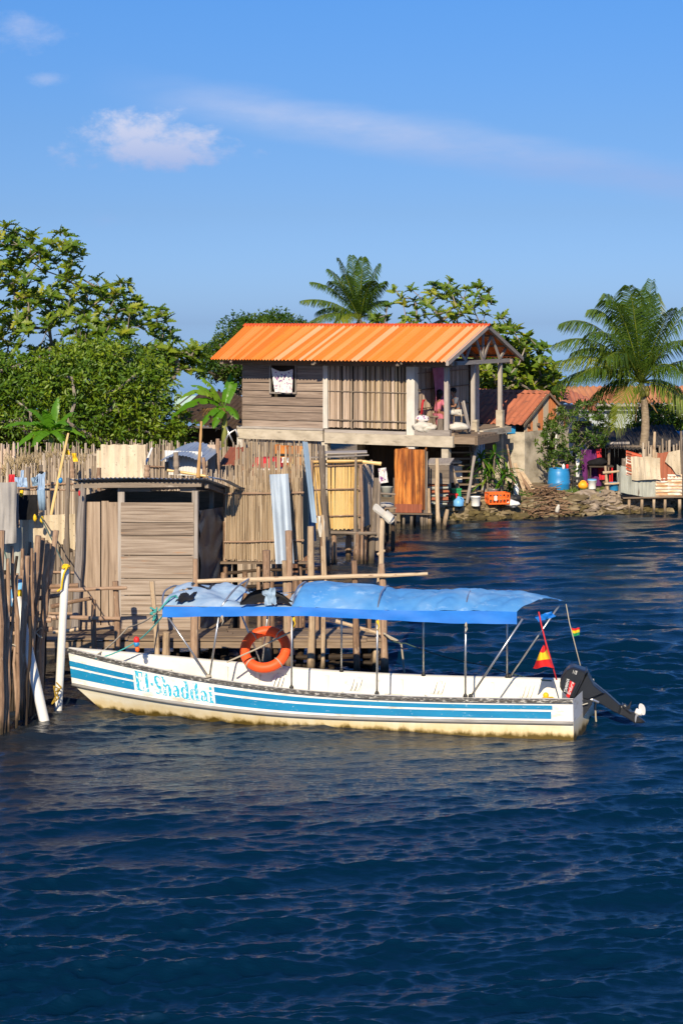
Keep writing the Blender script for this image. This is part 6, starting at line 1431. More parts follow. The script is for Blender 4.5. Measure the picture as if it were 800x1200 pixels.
stick_part('post', rl, P(712, 579, 60.4), P(709, 546, 60.5), .06, .05, M_PALE); stick_part('bar', rl, P(706, 554, 60.4), P(727, 552, 60.4), .05, .04, M_PALE); stick_part('bar', rl, P(708, 567, 60.3), P(728, 566, 60.4), .04, .04, M_PALE)

# ---------------------------------------------------------------- patchwork latrine over the water
Y = 59.6
pl = thing('patchwork_latrine', 'latrine patched from rusty, beige and grey sheets on stilts at right', 'latrine', P(762, 590, Y))
zf = zt(583.5, Y)
mb = MB(); mb.corr(P(733, 556, Y-.12), V3(.02, .05, .86), V3(.55, 0, -.16), .115, .028, nv=4); mb.build('striped_sheet', surf('red and white corrugated', [(0, (.48, .07, .03)), (.45, (.62, .16, .08)), (.55, (.66, .60, .52)), (1, (.72, .68, .62))], coord='uv', scale=(9, .2, 1), var=0, rough=.7, contrast=3), pl)
# rust on alternate ribs: a second narrower sheet behind
mb = MB()
for k in range(8):
    z_ = .04+.105*k; p = P(733.5, 556, Y-.15)+V3(.03, 0, z_); mb.obox(p, V3(.16, 0, -.05), V3(0, .02, 0), V3(0, 0, .05))
mb.build('rust_edge', M_RUSTRED, pl)
mb = MB(); a = P(740, 562, Y-.20); mb.corr(a, P(774, 563, Y-.2)-a, V3(-.03, .0, .82), .2, .012, ragged=.10, bend=lambda u, v: .05*math.sin(v*4+u*3), nv=10); mb.build('beige_sheet', M_BEIGESH, pl)
mb = MB(); a = P(727, 577, Y-.05); mb.corr(a, P(768, 585, Y-.12)-a, V3(0, 0, .95), .14, .012, bend=lambda u, v: .04*math.sin(u*5), ragged=.04); mb.build('grey_sheet', M_GREYSH, pl)
mb = MB(); a = P(770, 563, Y-.10); mb.corr(a, P(794, 562, Y-.1)-a, V3(.0, 0, .98), .14, .018, ragged=.04); mb.build('rust_sheet', M_RUSTRED, pl)
mb = MB(); c0 = [P(x_, y_, Y-.22) for x_, y_ in ((779, 541), (783, 530), (796.5, 527), (797.5, 557), (792, 556), (787, 548))]; mb.face(c0); mb.face([p+V3(0, .015, 0) for p in reversed(c0)]); mb.build('torn_board', M_BEIGESH, pl)
mb = MB()
for k, (x0_, x1_) in enumerate(((768, 783), (782, 798))):
    a = P(x0_, 583, Y-.1-.03*k); mb.corr(a, V3(0, .0, .82-.1*(1-k)), V3(P(x1_, 583, Y).x-a.x, .02, 0), .115, .025, nv=4)
mb.build('ribbed_sheet', surf('rusty white corrugated', [(0, (.40, .17, .07)), (.4, (.58, .38, .22)), (.6, (.68, .62, .52)), (1, (.74, .70, .63))], coord='uv', scale=(9, 2.0, 1), var=.1, rough=.75, contrast=2), pl)
mb = MB(); plank_wall(mb, P(728, 582, Y+1.6), P(800, 582, Y+1.6)-P(728, 582, Y+1.6), V3(0, 0, 1.4), 16, .03, along='V'); mb.build('rear_wall', M_GREY, pl)
mb = MB(); mb.corr(P(728, 580, Y+.0), V3(.1, 1.6, 0), V3(0, 0, .95), .14, .015); mb.build('side_sheet', M_GREYSH, pl)
mb = MB()
for k in range(8): mb.obox(P(730, 584.5, Y-.2+.23*k), P(806, 583, Y-.2+.23*k)-P(730, 584.5, Y-.2+.23*k), V3(0, .21, 0), V3(0, 0, .04))
mb.build('floor', M_DECK, pl)
screen_legs(pl, [P(px, 590, Y-.12+dy) for px, dy in ((737, 0), (752, 0), (766, 0), (779, 0), (796, 0), (744, 1.3), (760, 1.2), (786, 1.3))], zf-.04, .06, M_PALE)
stick_part('post', pl, P(769, 583, Y-.05), P(769, 530, Y-.05), .04, .04, M_PALE); stick_part('post', pl, P(797.5, 583, Y-.05), P(798, 505, Y-.05), .06, .05, M_GREY)

# ---------------------------------------------------------------- stony bank: rubble that nobody could count, and the driftwood heap
def rubble(n, f, s0, s1, mats, name):
    mb = MB()
    for _ in range(n):
        c, k = f(); s_ = R.uniform(s0, s1)*(1.5 if R.random() < .12 else 1); mb.ball(c, s_*R.uniform(.8, 1.5), s_*R.uniform(.7, 1.2), s_*R.uniform(.35, .7), 7, 5, None, k, .7)
    return tag(mb.build(name, mats), kind='stuff')
def bank():
    x = R.uniform(3.0, 13.6); d = R.triangular(-.15, 1.6, .25); y = shore_y(x)+d
    low = d < .32
    return V3(x, y, max(.02, land_z(x, y)+R.uniform(-.02, .08))), 1 if low and R.random() < .8 else 0
rubble(900, bank, .06, .20, [M_ROCK, M_ROCKD], 'shore_rubble')
def bank2():
    x = R.uniform(8.5, 12.2); y = shore_y(x)+R.uniform(.15, .9); return V3(x, y, land_z(x, y)+R.uniform(.0, .22)), 0
rubble(170, bank2, .12, .22, [surf('broken cement slab', [(0, (.09, .07, .055)), (.5, (.24, .19, .14)), (1, (.44, .36, .28))], coord='pos', scale=(3, 3, 6), var=.6, rough=.95)], 'broken_slabs')
mb = MB()
for _ in range(220):
    px = R.triangular(607, 662, 640); t = R.random(); x = P(px, 590, 59.6).x; y = shore_y(x)+R.uniform(-.15, 1.1); z0 = max(0.03, land_z(x, y))+R.uniform(0, .55)*(1-abs(px-638)/34)
    a = R.uniform(0, 6.28); L = R.uniform(.3, 1.2); d = V3(math.cos(a)*L, math.sin(a)*L*.6, R.uniform(-.3, .35)*L)
    mb.stick(V3(x, y, z0)-d*.5, V3(x, y, z0)+d*.5, R.uniform(.008, .028), None, 5, .08, 3, None, False)
tag(mb.build('driftwood_heap', surf('brown driftwood', [(0, (.07, .04, .022)), (.5, (.20, .12, .07)), (1, (.36, .25, .16))], scale=(22, 3, 1), var=.6)), kind='stuff', label='tangled heap of driftwood on the bank below the stained wall')
mb = MB()
scr = [M_BLUEP, M_WHT, M_REDC, M_YELLOW, M_LBLUE, M_WHITEC]
for _ in range(34):
    x = R.uniform(4.2, 13.0); y = shore_y(x)+R.uniform(.1, 1.3); z0 = max(.06, land_z(x, y))+.1
    c = V3(x, y, z0); e1 = V3(R.uniform(-1, 1), R.uniform(-1, 1), R.uniform(-.3, .3))*.09; e2 = V3(R.uniform(-1, 1), R.uniform(-1, 1), R.uniform(.2, 1))*.08
    mb.grid(lambda u, v: c+e1*(u-.5)*1.6+e2*(v-.5)*1.6+V3(0, 0, .05*math.sin(u*4+v*3)), 4, 4, .1, .1, None, R.randrange(len(scr)))
tag(mb.build('shore_litter', scr), kind='stuff')
mb = MB()
# ---------------------------------------------------------------- left village: fences, sheets, roofs, laundry
def stick_fence(label, pts, top, nper, r, mt, Z0=None, jt=.25, group='stick fences behind the hut', rails=True, name='stick_fence', m2=None):
    """pts: [(px, Y)], top: function px -> py of the stick tops"""
    c = P(pts[len(pts)//2][0], 560, pts[len(pts)//2][1]); root = thing(name, label, 'fence', (c.x, c.y, .5), group)
    mb = MB()
    for (pa, Ya), (pb, Yb) in zip(pts, pts[1:]):
        n = int(abs(pb-pa)*nper)
        for i in range(n):
            t = (i+R.random()*.8)/n; px = pa+(pb-pa)*t; Y = Ya+(Yb-Ya)*t+R.uniform(-.04, .04)
            q = P(px, top(px), Y); q.z += R.uniform(-jt, jt*.6); q.x += R.uniform(-.05, .05)
            mb.stick(V3(P(px, 600, Y).x, Y, .35), q, r*R.uniform(.6, 1.35), None, 5, .02, 3, None, False)
    mb.build('sticks', mt, root)
    if rails:
        for dz in (.55, 1.4):
            for (pa, Ya), (pb, Yb) in zip(pts, pts[1:]):
                a, b = P(pa, top(pa), Ya-.07), P(pb, top(pb), Yb-.07); stick_part('rail', root, a-V3(0, 0, dz), b-V3(0, 0, dz), .028, .025, M_BROWN, .03)
    return root
stick_fence('grey brushwood fence behind the laundry at far left', [(-20, 41.8), (60, 41.5), (118, 41)], lambda p: 541 if p > 48 else 552, 1.9, .025, M_FENCE, jt=.35)
stick_fence('pale tall picket fence at the far left edge', [(-14, 44), (16, 44)], lambda p: 524, 1.1, .045, M_REEDP, jt=.25)
stick_fence('long dark stick fence below the dense tree', [(-120, 50), (120, 51), (285, 52)], lambda p: 527 if p < 130 else 524, 1.5, .028, M_FENCE, jt=.42)
stick_fence('brown stick fence between tin shelter and reed cubicle', [(243, 40.5), (285, 40.2), (318, 40)], lambda p: 556, 1.5, .022, M_FENCE, jt=.22)
stick_fence('reddish stick fence behind the reed cubicle', [(280, 41.8), (330, 42), (362, 43)], lambda p: 549, 1.1, .026, surf('reddish stick', [(0, (.10, .05, .03)), (.5, (.28, .14, .08)), (1, (.44, .30, .19))], scale=(25, 3, 1), var=.6), jt=.16)
def thatch(label, c0, c1, h, n):
    mb = MB()
    for _ in range(n):
        t = R.random(); p = c0.lerp(c1, t)+V3(0, R.uniform(-.25, .25), 0); k = math.sin(math.pi*min(1, max(0, t)))**.5
        q = p+V3(R.uniform(-.35, .35), R.uniform(-.2, .2), h*k*R.uniform(.3, 1.15)); mb.stick(p+V3(R.uniform(-.3, .3), 0, -.15), q, .014, .006, 4, .10, 3, None, False)
    tag(mb.build('dry_brush', M_THATCH), label, 'brush', 'heaps of dry brush on the fences')
thatch('heap of dry brush on the left end of the grey fence', P(8, 558, 42.2), P(40, 556, 42.2), .55, 420)
thatch('longer heap of dry brush over the middle of the grey fence', P(34, 557, 43), P(82, 546, 43), .5, 520)
thatch('dry brush sloping down to the tin roof of the hut', P(80, 552, 44), P(118, 556, 44), .55, 420)
# panels
def panel(name, label, x0, y0, x1, y1, Y, mt, pitch=.18, amp=.02, lean=.0, group='sheets patched into the left village', ragged=.0, skew=0, cat='metal sheet', bend=None):
    a = P(x0, y1, Y); mb = MB(); U = P(x1, y1+skew, Y)-a; mb.corr(a, U, P(x0, y0, Y+lean)-a, pitch, amp, ragged=ragged, bend=bend, nv=8); return tag(mb.build(name, mt), label, cat, group)
panel('fibre_sheet', 'broad beige corrugated sheet leaning above the tin roof of the hut', 118, 521, 171, 566, 40.0, M_BEIGESH, .26, .03, .5, cat='fibre sheet')
panel('fibre_sheet', 'narrow beige strip at the left edge of the broad leaning sheet', 113, 528, 120, 566, 40.2, M_BEIGESH, .2, .02, .4, cat='fibre sheet')
panel('fence_sheet', 'cream corrugated fence sheet left of the tan hut door', 23, 605, 93, 700, 35.3, M_BEIGESH, .24, .03, 0, cat='fence sheet', ragged=.0, skew=-3)
panel('fence_sheet', 'dark stained sheet behind the tops of the foreground sticks', 4, 618, 26, 700, 34.6, M_GREYSH, .24, .03, 0, cat='fence sheet')
panel('pale_board', 'tall pale board standing left of the rusty little roof', 243, 521, 256, 575, 43.5, M_REEDP, .3, .012, 0, cat='board')
# hidden yard ground stakes behind the stick landing
stick_fence('dark mixed stick fence closing the yard left of the hut', [(-16, 35.6), (24, 35.4), (98, 35.0)], lambda p: 640, .9, .045, M_GREY, jt=.3)
# tarpaulin and black tarp
mb = cloth_mesh(P(-6, 566, 34.2), V3(.44, .05, .02), V3(-.04, 0, -1.25), .06, 14, 18, 3); tag(mb.build('grey_tarpaulin', M_GREYT, smooth=True), 'grey tarpaulin draped at the far left edge above the sticks', 'tarpaulin')
mb = cloth_mesh(P(20, 580, 34.9), V3(.42, .05, .0), V3(.01, 0, -.52), .03, 12, 12); tag(mb.build('black_tarpaulin', M_BLKC, smooth=True), 'black sheet hung above the cream fence sheet', 'tarpaulin')
one_stick('yard_post', 'pale post at the left edge of the black sheet', 'post', P(19, 640, 34.7), P(20, 573, 34.7), .045, .04, M_SILVER)
one_stick('yard_post', 'thin grey post between the cream sheet and the hut', 'post', P(80, 690, 34.3), P(80, 560, 34.4), .05, .045, M_GREY)
one_stick('yard_post', 'tall grey post beside the left corner of the hut', 'post', P(88, 745, 33.2), P(97, 565, 33.3), .085, .07, M_SILVER)
for (a, b, c_, d, y, r, mt), lb in zip(((33, 600, 33, 548, 40.5, .06, M_GREY), (48, 600, 48, 545, 40.6, .05, M_GREY), (85, 560, 84, 538, 40.6, .06, M_BROWN), (116, 575, 116, 548, 39, .05, M_BROWN), (172, 565, 172.5, 545, 39.4, .07, M_BROWN), (207, 556, 206, 530, 41, .07, M_GREY), (240, 560, 238, 536, 42, .05, M_BROWN), (255, 575, 255, 514, 43, .06, M_BROWN)),
    ('grey post behind the blue shirt', 'grey post above the hanging jeans', 'brown post in the dry brush', 'brown post at the left edge of the broad beige sheet', 'brown stump post at the right edge of the broad beige sheet', 'grey post in front of the white tin shelter', 'brown post right of the white tin shelter', 'dark post at the right edge of the tall pale board')):
    one_stick('fence_post', lb, 'post', P(a, b, y), P(c_, d, y), r, r*.9, mt, .02, 'posts in the left village')
one_stick('bamboo_pole', 'long yellow bamboo pole leaning over the grey fence', 'pole', P(60, 604, 38), P(80, 508, 39.5), .04, .025, M_BAMBOO, .02)
one_stick('bamboo_pole', 'thin brown bamboo pole in front of the banana leaves', 'pole', P(232, 560, 41), P(236, 494, 41.5), .045, .03, surf('tan bamboo', [(0, (.30, .16, .05)), (1, (.50, .30, .12))], scale=(12, 3, 1), rough=.5), .01)
one_stick('white_stick', 'white stick poking up beside the broad beige sheet', 'stick', P(170, 545, 41), P(178, 525, 41.3), .03, .025, M_PVC, 0, None, False)
one_stick('bamboo_rail', 'yellow bamboo rail below the white tin shelter', 'pole', P(196, 551, 41.2), P(248, 559, 41), .035, .03, M_BAMBOO, .01)
# tin shelter with curved roof
tsn = thing('tin_shelter', 'little white tin shelter under a bowed galvanised roof', 'shelter', P(215, 560, 43))
mb = MB(); a = P(193, 556, 43); mb.corr(a, P(237, 558, 42.5)-a, V3(0, 0, .62), .09, .015); mb.build('wall', surf('white corrugated tin', [(0, (.52, .52, .51)), (1, (.72, .72, .70))], coord='uv', scale=(4, 1, 1), rough=.6, bump=0), tsn)
mb = MB(); a = P(187, 541, 42.4); mb.corr(a, P(242, 541, 42.0)-a, V3(.3, 1.6, .22), .09, .015, bend=lambda u, v: .16*math.sin(math.pi*min(1, u*1.15))); mb.build('roof', M_GALV, tsn)
for px in (195, 215, 236): stick_part('post', tsn, P(px, 575, 42.9), P(px, 541, 42.9), .04, .04, M_GREY)
rr_ = thing('rusty_lean_to', 'small rusty tin lean-to roof beside the tall pale board', 'shelter', P(268, 560, 44))
mb = MB(); a = P(256, 545, 43.6); mb.corr(a, P(275, 545, 43.5)-a, V3(.22, 1.2, .38), .11, .015); mb.build('roof', M_RUSTRED, rr_)
for px in (258, 273): stick_part('post', rr_, P(px, 590, 43.8), P(px, 545, 43.8), .04, .04, M_GREY)
mb = MB(); mb.corr(P(259, 575, 44.2), V3(.36, 0, 0), V3(0, 0, .65), .1, .015); mb.build('wall', M_GREYSH, rr_)
# red tub and other bits behind the reed screen
tub = thing('red_tub', 'upturned red plastic tub behind the reed tips', 'tub', P(316, 548, 39.4))
mb = MB(); mb.lathe(P(314, 547, 39.4), [(.36, 0), (.38, .02), (.36, .04), (.32, .20), (.29, .22), (0, .22)], 22); mb.build('tub', M_REDC, tub, smooth=True)
mb = MB(); mb.lathe(P(314, 549.5, 39.4), [(.30, 0), (.34, .0), (.34, .06), (.30, .06)], 22); mb.build('rim', M_WHT, tub)
mb = cloth_mesh(P(331, 536, 39.2), V3(.15, .05, 0), V3(-.02, 0, -.12), .04, 8, 8); tag(mb.build('white_scrap', M_WHT, smooth=True), 'white scrap of cloth by the slanted bamboo stick', 'rag')
stick_part_b = one_stick('bamboo_pole', 'dark horizontal pole above the red tub', 'pole', P(322, 533, 40), P(360, 534, 40), .03, .03, M_DARK)
# laundry on the left fence
one_stick('laundry_pole', 'thin dark stick rail carrying the laundry', 'pole', P(6, 573, 38.6), P(96, 575, 38.6), .025, .02, M_BROWN, .03)
mb = cloth_mesh(P(10, 556, 38.4), V3(.13, .05, .0), V3(0, 0, -.22), .04, 8, 8); tag(mb.build('red_garment', M_REDC, smooth=True), 'small red garment hung at the left end of the laundry', 'garment')
sh_ = thing('blue_shirt', 'pale blue shirt hung with one sleeve up on the fence', 'shirt', P(23, 569, 38.4))
mb = cloth_mesh(P(17, 559, 38.4), V3(.27, .05, -.02), V3(.02, 0, -.22), .05, 12, 10); mb.build('body', M_BLUESH, sh_, smooth=True)
mb = cloth_mesh(P(24.5, 551, 38.4), V3(.07, .03, 0), V3(-.02, 0, -.34), .03, 6, 10); mb.build('sleeve', M_BLUESH, sh_, smooth=True)
sh_ = thing('denim_jacket', 'faded denim jacket bunched beside the hanging jeans', 'jacket', P(40, 568, 38.3))
mb = cloth_mesh(P(36, 560, 38.3), V3(.22, .05, .05), V3(.04, 0, -.20), .06, 12, 10); mb.build('body', M_JEANS, sh_, smooth=True)
mb = cloth_mesh(P(43, 557, 38.25), V3(.10, .03, .08), V3(-.08, 0, -.16), .04, 8, 8); mb.build('sleeve', M_BLUESH, sh_, smooth=True)
jn = thing('jeans', 'pair of pale blue jeans hanging from the fence', 'jeans', P(48, 598, 38.2))
mb = cloth_mesh(P(45, 555, 38.2), V3(.15, .05, .03), V3(-.02, 0, -.42), .04, 10, 12); mb.build('waist', M_BLUESH, jn, smooth=True)
for dx in (-.015, .055):
    mb = MB(); a = P(47, 574, 38.2)+V3(dx, 0, 0); mb.tube([a, a+V3(.02, -.02, -.22), a+V3(.035, 0, -.46)], [.06, .055, .045], 8); mb.build('leg', M_JEANS, jn, smooth=True)
mb = MB(); q = P(48, 554, 38.25); mb.ball(q, .06, .05, .04, lump=.3); tag(mb.build('peaked_cap', M_BLKC, smooth=True), 'dark cap on the post above the jeans', 'cap')
for (px, py), lb in zip(((86, 533), (77, 529)), ('larger yellow plastic hung on the bamboo pole over the fence', 'smaller yellow plastic knotted near the bamboo pole top')):
    mb = cloth_mesh(P(px-2, py-2, 39.3), V3(.10, .03, 0), V3(.04, 0, -.20 if px > 80 else -.12), .05, 8, 10); tag(mb.build('yellow_bag', M_YELLOW, smooth=True), lb, 'bag', 'yellow bags on the fence')
mb = MB(); mb.ball(P(71, 563, 38.4), .055, .05, .07, lump=.2); tag(mb.build('blue_cup', M_BLUEP, smooth=True), 'small bright blue cup hung on the grey fence', 'cup')
for (px, py), lb in zip(((49, 609), (41, 607), (25, 578)), ('yellow rag knot above the cream fence sheet', 'thin yellow rag beside the knot on the black sheet', 'yellow rope tuft on the pale post by the black sheet')):
    mb = MB(); mb.ball(P(px, py, 34.7), .04, .04, .075, lump=.5); tag(mb.build('yellow_rag', M_YELLOW, smooth=True), lb, 'rag', 'yellow rags in the yard')
mb = MB(); q = P(93, 578, 33.0); mb.ball(q, .022, .02, .06); tag(mb.build('red_ribbon', M_REDC, smooth=True), 'tiny red ribbon on the corner post of the hut', 'ribbon')

# far hut left of the house
fh = thing('far_hut', 'dim hut with a dark sagging roof among the banana leaves', 'hut', P(240, 520, 66))
mb = MB(); a = P(200, 490, 65); mb.corr(a, P(300, 512, 63.5)-a, V3(1.0, 4.0, 1.0), .2, .03); mb.build('roof', M_DARK, fh)
mb = MB(); mb.obox(P(203, 535, 66), P(285, 535, 66)-P(203, 535, 66), V3(0, .2, 0), V3(0, 0, 1.1)); mb.build('wall', M_VOID, fh)
mb = MB(); mb.obox(P(204, 482, 69), V3(.9, 0, 0), V3(0, .1, 0), V3(0, 0, .65)); mb.build('gable_wall', surf('pale teal wall', [(0, (.30, .46, .46)), (1, (.42, .58, .56))], coord='pos', scale=(2, 2, 2), rough=.9), fh)
mb = MB(); a, b = P(198, 484, 67.5), P(226, 462, 68.5); mb.obox(a, b-a, V3(0, .12, 0), V3(.03, 0, .09)); a, b = P(252, 506, 62), P(278, 484, 62.5); mb.obox(a, b-a, V3(0, .2, 0), V3(.03, 0, .12)); mb.build('roof_edge', M_SILVER, fh)
pv = thing('curved_pipes', 'tangle of pale bent pipes beside the left house post', 'pipes', P(270, 520, 60))
mb = MB(); mb.tube([P(262, 520, 60), P(268, 508, 60), P(276, 503, 60.1), P(279, 512, 60)], .035, 7); mb.tube([P(265, 500, 60), P(270, 512, 60), P(275, 523, 60)], .03, 7); mb.build('pipe', M_STEEL, pv, smooth=True)

# ---------------------------------------------------------------- trees
def inside(p, poly):
    x, y = p; c = False
    for (x0, y0), (x1, y1) in zip(poly, poly[1:]+poly[:1]):
        if (y0 > y) != (y1 > y) and x < (x1-x0)*(y-y0)/(y1-y0)+x0: c = not c
    return c
def edged(p, poly):
    d = 1e9
    for (x0, y0), (x1, y1) in zip(poly, poly[1:]+poly[:1]):
        dx, dy = x1-x0, y1-y0; t = max(0, min(1, ((p[0]-x0)*dx+(p[1]-y0)*dy)/(dx*dx+dy*dy))); d = min(d, math.hypot(p[0]-x0-dx*t, p[1]-y0-dy*t))
    return d
def crown_points(poly, Yc, depth, n, mind, bias=0.0):
    """points in a rounded volume whose outline from the front is poly; mind = least spacing in metres"""
    xs = [p[0] for p in poly]; ys = [p[1] for p in poly]; out = []; tries = 0; big = max(edged((R.uniform(min(xs), max(xs)), R.uniform(min(ys), max(ys))), poly) for _ in range(200))
    while len(out) < n and tries < n*60:
        tries += 1; p = (R.uniform(min(xs), max(xs)), R.uniform(min(ys), max(ys)))
        if not inside(p, poly): continue
        th = depth*math.sqrt(min(1, edged(p, poly)/(big*.7))); s = R.uniform(-1, 1)
        if bias: s = -R.uniform(.55, 1.0) if R.random() < .85 else s*.6
        q = P(p[0], p[1], Yc); q = q+V3(0, th*s, 0)
        if mind and any((q-o).length < mind for o in out): continue
        out.append(q)
    return out
def leaf_object(name, C, D, Nn, Ln, Wd, mat, parent, var, lobed=False):
    """many folded leaves: centre of base C, direction D, normal Nn, length, width (numpy)"""
    C, D, Nn = np.array(C, float), np.array(D, float), np.array(Nn, float)
    D /= np.linalg.norm(D, axis=1)[:, None]+1e-9; S = np.cross(D, Nn); S /= np.linalg.norm(S, axis=1)[:, None]+1e-9; Nn = np.cross(S, D)
    off = np.array(root_loc(parent)); C = C-off; Ln = np.asarray(Ln, float)[:, None]; Wd = np.asarray(Wd, float)[:, None]
    if lobed:
        half = [(.0, .03), (.12, .24), (.25, .46), (.30, .20), (.45, .50), (.50, .18), (.66, .42), (.70, .15), (.86, .24), (1.0, 0.0)]
        L_ = [C+D*Ln*t+S*Wd*w_+Nn*Ln*(.30*w_-.22*t*t) for t, w_ in half]; Rr = [C+D*Ln*t-S*Wd*w_+Nn*Ln*(.30*w_-.22*t*t) for t, w_ in half]
        M_ = [C+D*Ln*t-Nn*Ln*.22*t*t for t, _ in half]
        rows = L_+M_+Rr; k = len(half); V = np.stack(rows, 1).reshape(-1, 3); n = len(C); st = 3*k; base = np.arange(n)[:, None]*st
        fc = []
        for i in range(k-1):
            fc.append(np.concatenate([base+i, base+i+1, base+k+i+1, base+k+i], 1)); fc.append(np.concatenate([base+k+i, base+k+i+1, base+2*k+i+1, base+2*k+i], 1))
        Fc = np.stack(fc, 1).reshape(-1, 4); rep = len(fc); sz = 4
    else:
        a = C; t = C+D*Ln-Nn*Ln*.12; l = C+D*Ln*.45+S*Wd*.5+Nn*Wd*.18; r = C+D*Ln*.45-S*Wd*.5+Nn*Wd*.18
        V = np.stack([a, l, t, r], 1).reshape(-1, 3); n = len(C); base = np.arange(n)[:, None]*4
        Fc = np.stack([np.concatenate([base, base+2, base+1], 1), np.concatenate([base, base+3, base+2], 1)], 1).reshape(-1, 3); rep = 2; sz = 3
    me = bpy.data.meshes.new(name); me.vertices.add(len(V)); me.vertices.foreach_set('co', V.astype(np.float32).ravel())
    me.loops.add(Fc.size); me.loops.foreach_set('vertex_index', Fc.astype(np.int32).ravel()); me.polygons.add(len(Fc)); me.polygons.foreach_set('loop_start', np.arange(len(Fc), dtype=np.int32)*sz)
    me.update(calc_edges=True)
    at = me.attributes.new('var', 'FLOAT', 'FACE'); at.data.foreach_set('value', np.repeat(np.asarray(var, np.float32), rep))
    me.materials.append(mat); o = bpy.data.objects.new(name, me); COL.objects.link(o); o.parent = parent
    return o
def branches(root, base, tips, r_tip, r_max, mat, name='trunk', droop=.0, ex=.42, fork=None, pull=.75):
    """a branching skeleton: every tip joins the nearest useful node; radii follow the load carried"""
    base = Vector(base); nodes = [base]; par = [-1]
    if fork is not None:
        for t in (.33, .66, 1): nodes.append(base.lerp(Vector(fork), t)+V3(R.uniform(-.1, .1), 0, 0)); par.append(len(nodes)-2)
    order = sorted(range(len(tips)), key=lambda i: (Vector(tips[i])-nodes[-1]).length); tn = {}
    for i in order:
        tip = Vector(tips[i]); best = None
        for k, nd in enumerate(nodes):
            d = (tip-nd).length
            if tip.z < nd.z-.2: d += (nd.z-tip.z)*1.2
            cst = d+.12*(nd-base).length*pull
            if best is None or cst < best[0]: best = (cst, k)
        k = best[1]; a = nodes[k]; L = (tip-a).length; m_ = max(1, int(L/.5))
        for j in range(1, m_+1):
            t = j/m_; p = a.lerp(tip, t)+V3(0, 0, math.sin(math.pi*t)*L*-.08)+(noise.noise_vector(tip*1.7+V3(t*2, 0, 0))*.10*L*math.sin(math.pi*t))
            nodes.append(p); par.append(k); k = len(nodes)-1
        tn[i] = k
    load = [0]*len(nodes)
    for i, k in tn.items():
        while k >= 0: load[k] += 1; k = par[k]
    mx = max(load); rad = [max(r_tip, r_max*(l/mx)**ex) for l in load]; mb = MB()
    for k in range(1, len(nodes)):
        if load[k]: mb.tube([nodes[par[k]], nodes[k]], [rad[par[k]] if rad[par[k]] < rad[k]*1.6 else rad[k]*1.25, rad[k]], 6 if rad[k] > .04 else 4, .5, 0, False)
    mb.build(name, mat, root, smooth=False)
    return nodes, par, tn
def rosettes(root, tips, dirs, nl, ln, wd, mat, lobed, name='crown', up=.95, spread=.8):
    C, D, Nn, L, W_, va = [], [], [], [], [], []
    for t, d in zip(tips, dirs):
        d = Vector(d).normalized(); x = d.orthogonal().normalized(); y = d.cross(x); ph = R.random()*6; n = R.randint(max(2, nl-3), nl+2); tone = R.random()
        for k in range(n):
            a = ph+k*2.4; e = (x*math.cos(a)+y*math.sin(a)); q = (d*R.uniform(-.1, up)+e*spread).normalized(); s_ = R.uniform(.65, 1.15)
            C.append(Vector(t)-d*R.uniform(0, .18)); D.append(q); Nn.append(d*.7+V3(-.1, -.30, .3)+V3(R.uniform(-.6, .6), R.uniform(-.6, .6), R.uniform(-.2, .2))); L.append(ln*s_); W_.append(wd*s_); va.append(min(1, max(0, .55*R.random()+.45*tone)))
    return leaf_object(name, C, D, Nn, L, W_, mat, root, va, lobed)
def breadfruit(label, poly, Yc, depth, n, base, fork, ln, lobed=True, group='broad leaved trees behind the village', mat=L_BREAD, spacing=.45, nl=8):
    root = thing('breadfruit_tree', label, 'tree', base, group)
    tips = crown_points(poly, Yc, depth, n, spacing)
    nodes, par, tn = branches(root, base, tips, .016, .15, M_BARK, fork=fork, ex=.5)
    dirs = []
    for i in range(len(tips)):
        k = tn[i]; dirs.append((nodes[k]-nodes[par[k]]).normalized()*.7+V3(R.uniform(-.35, .35), R.uniform(-.5, .1), .95))
    rosettes(root, tips, dirs, nl, ln, ln*.62, mat, lobed); return root
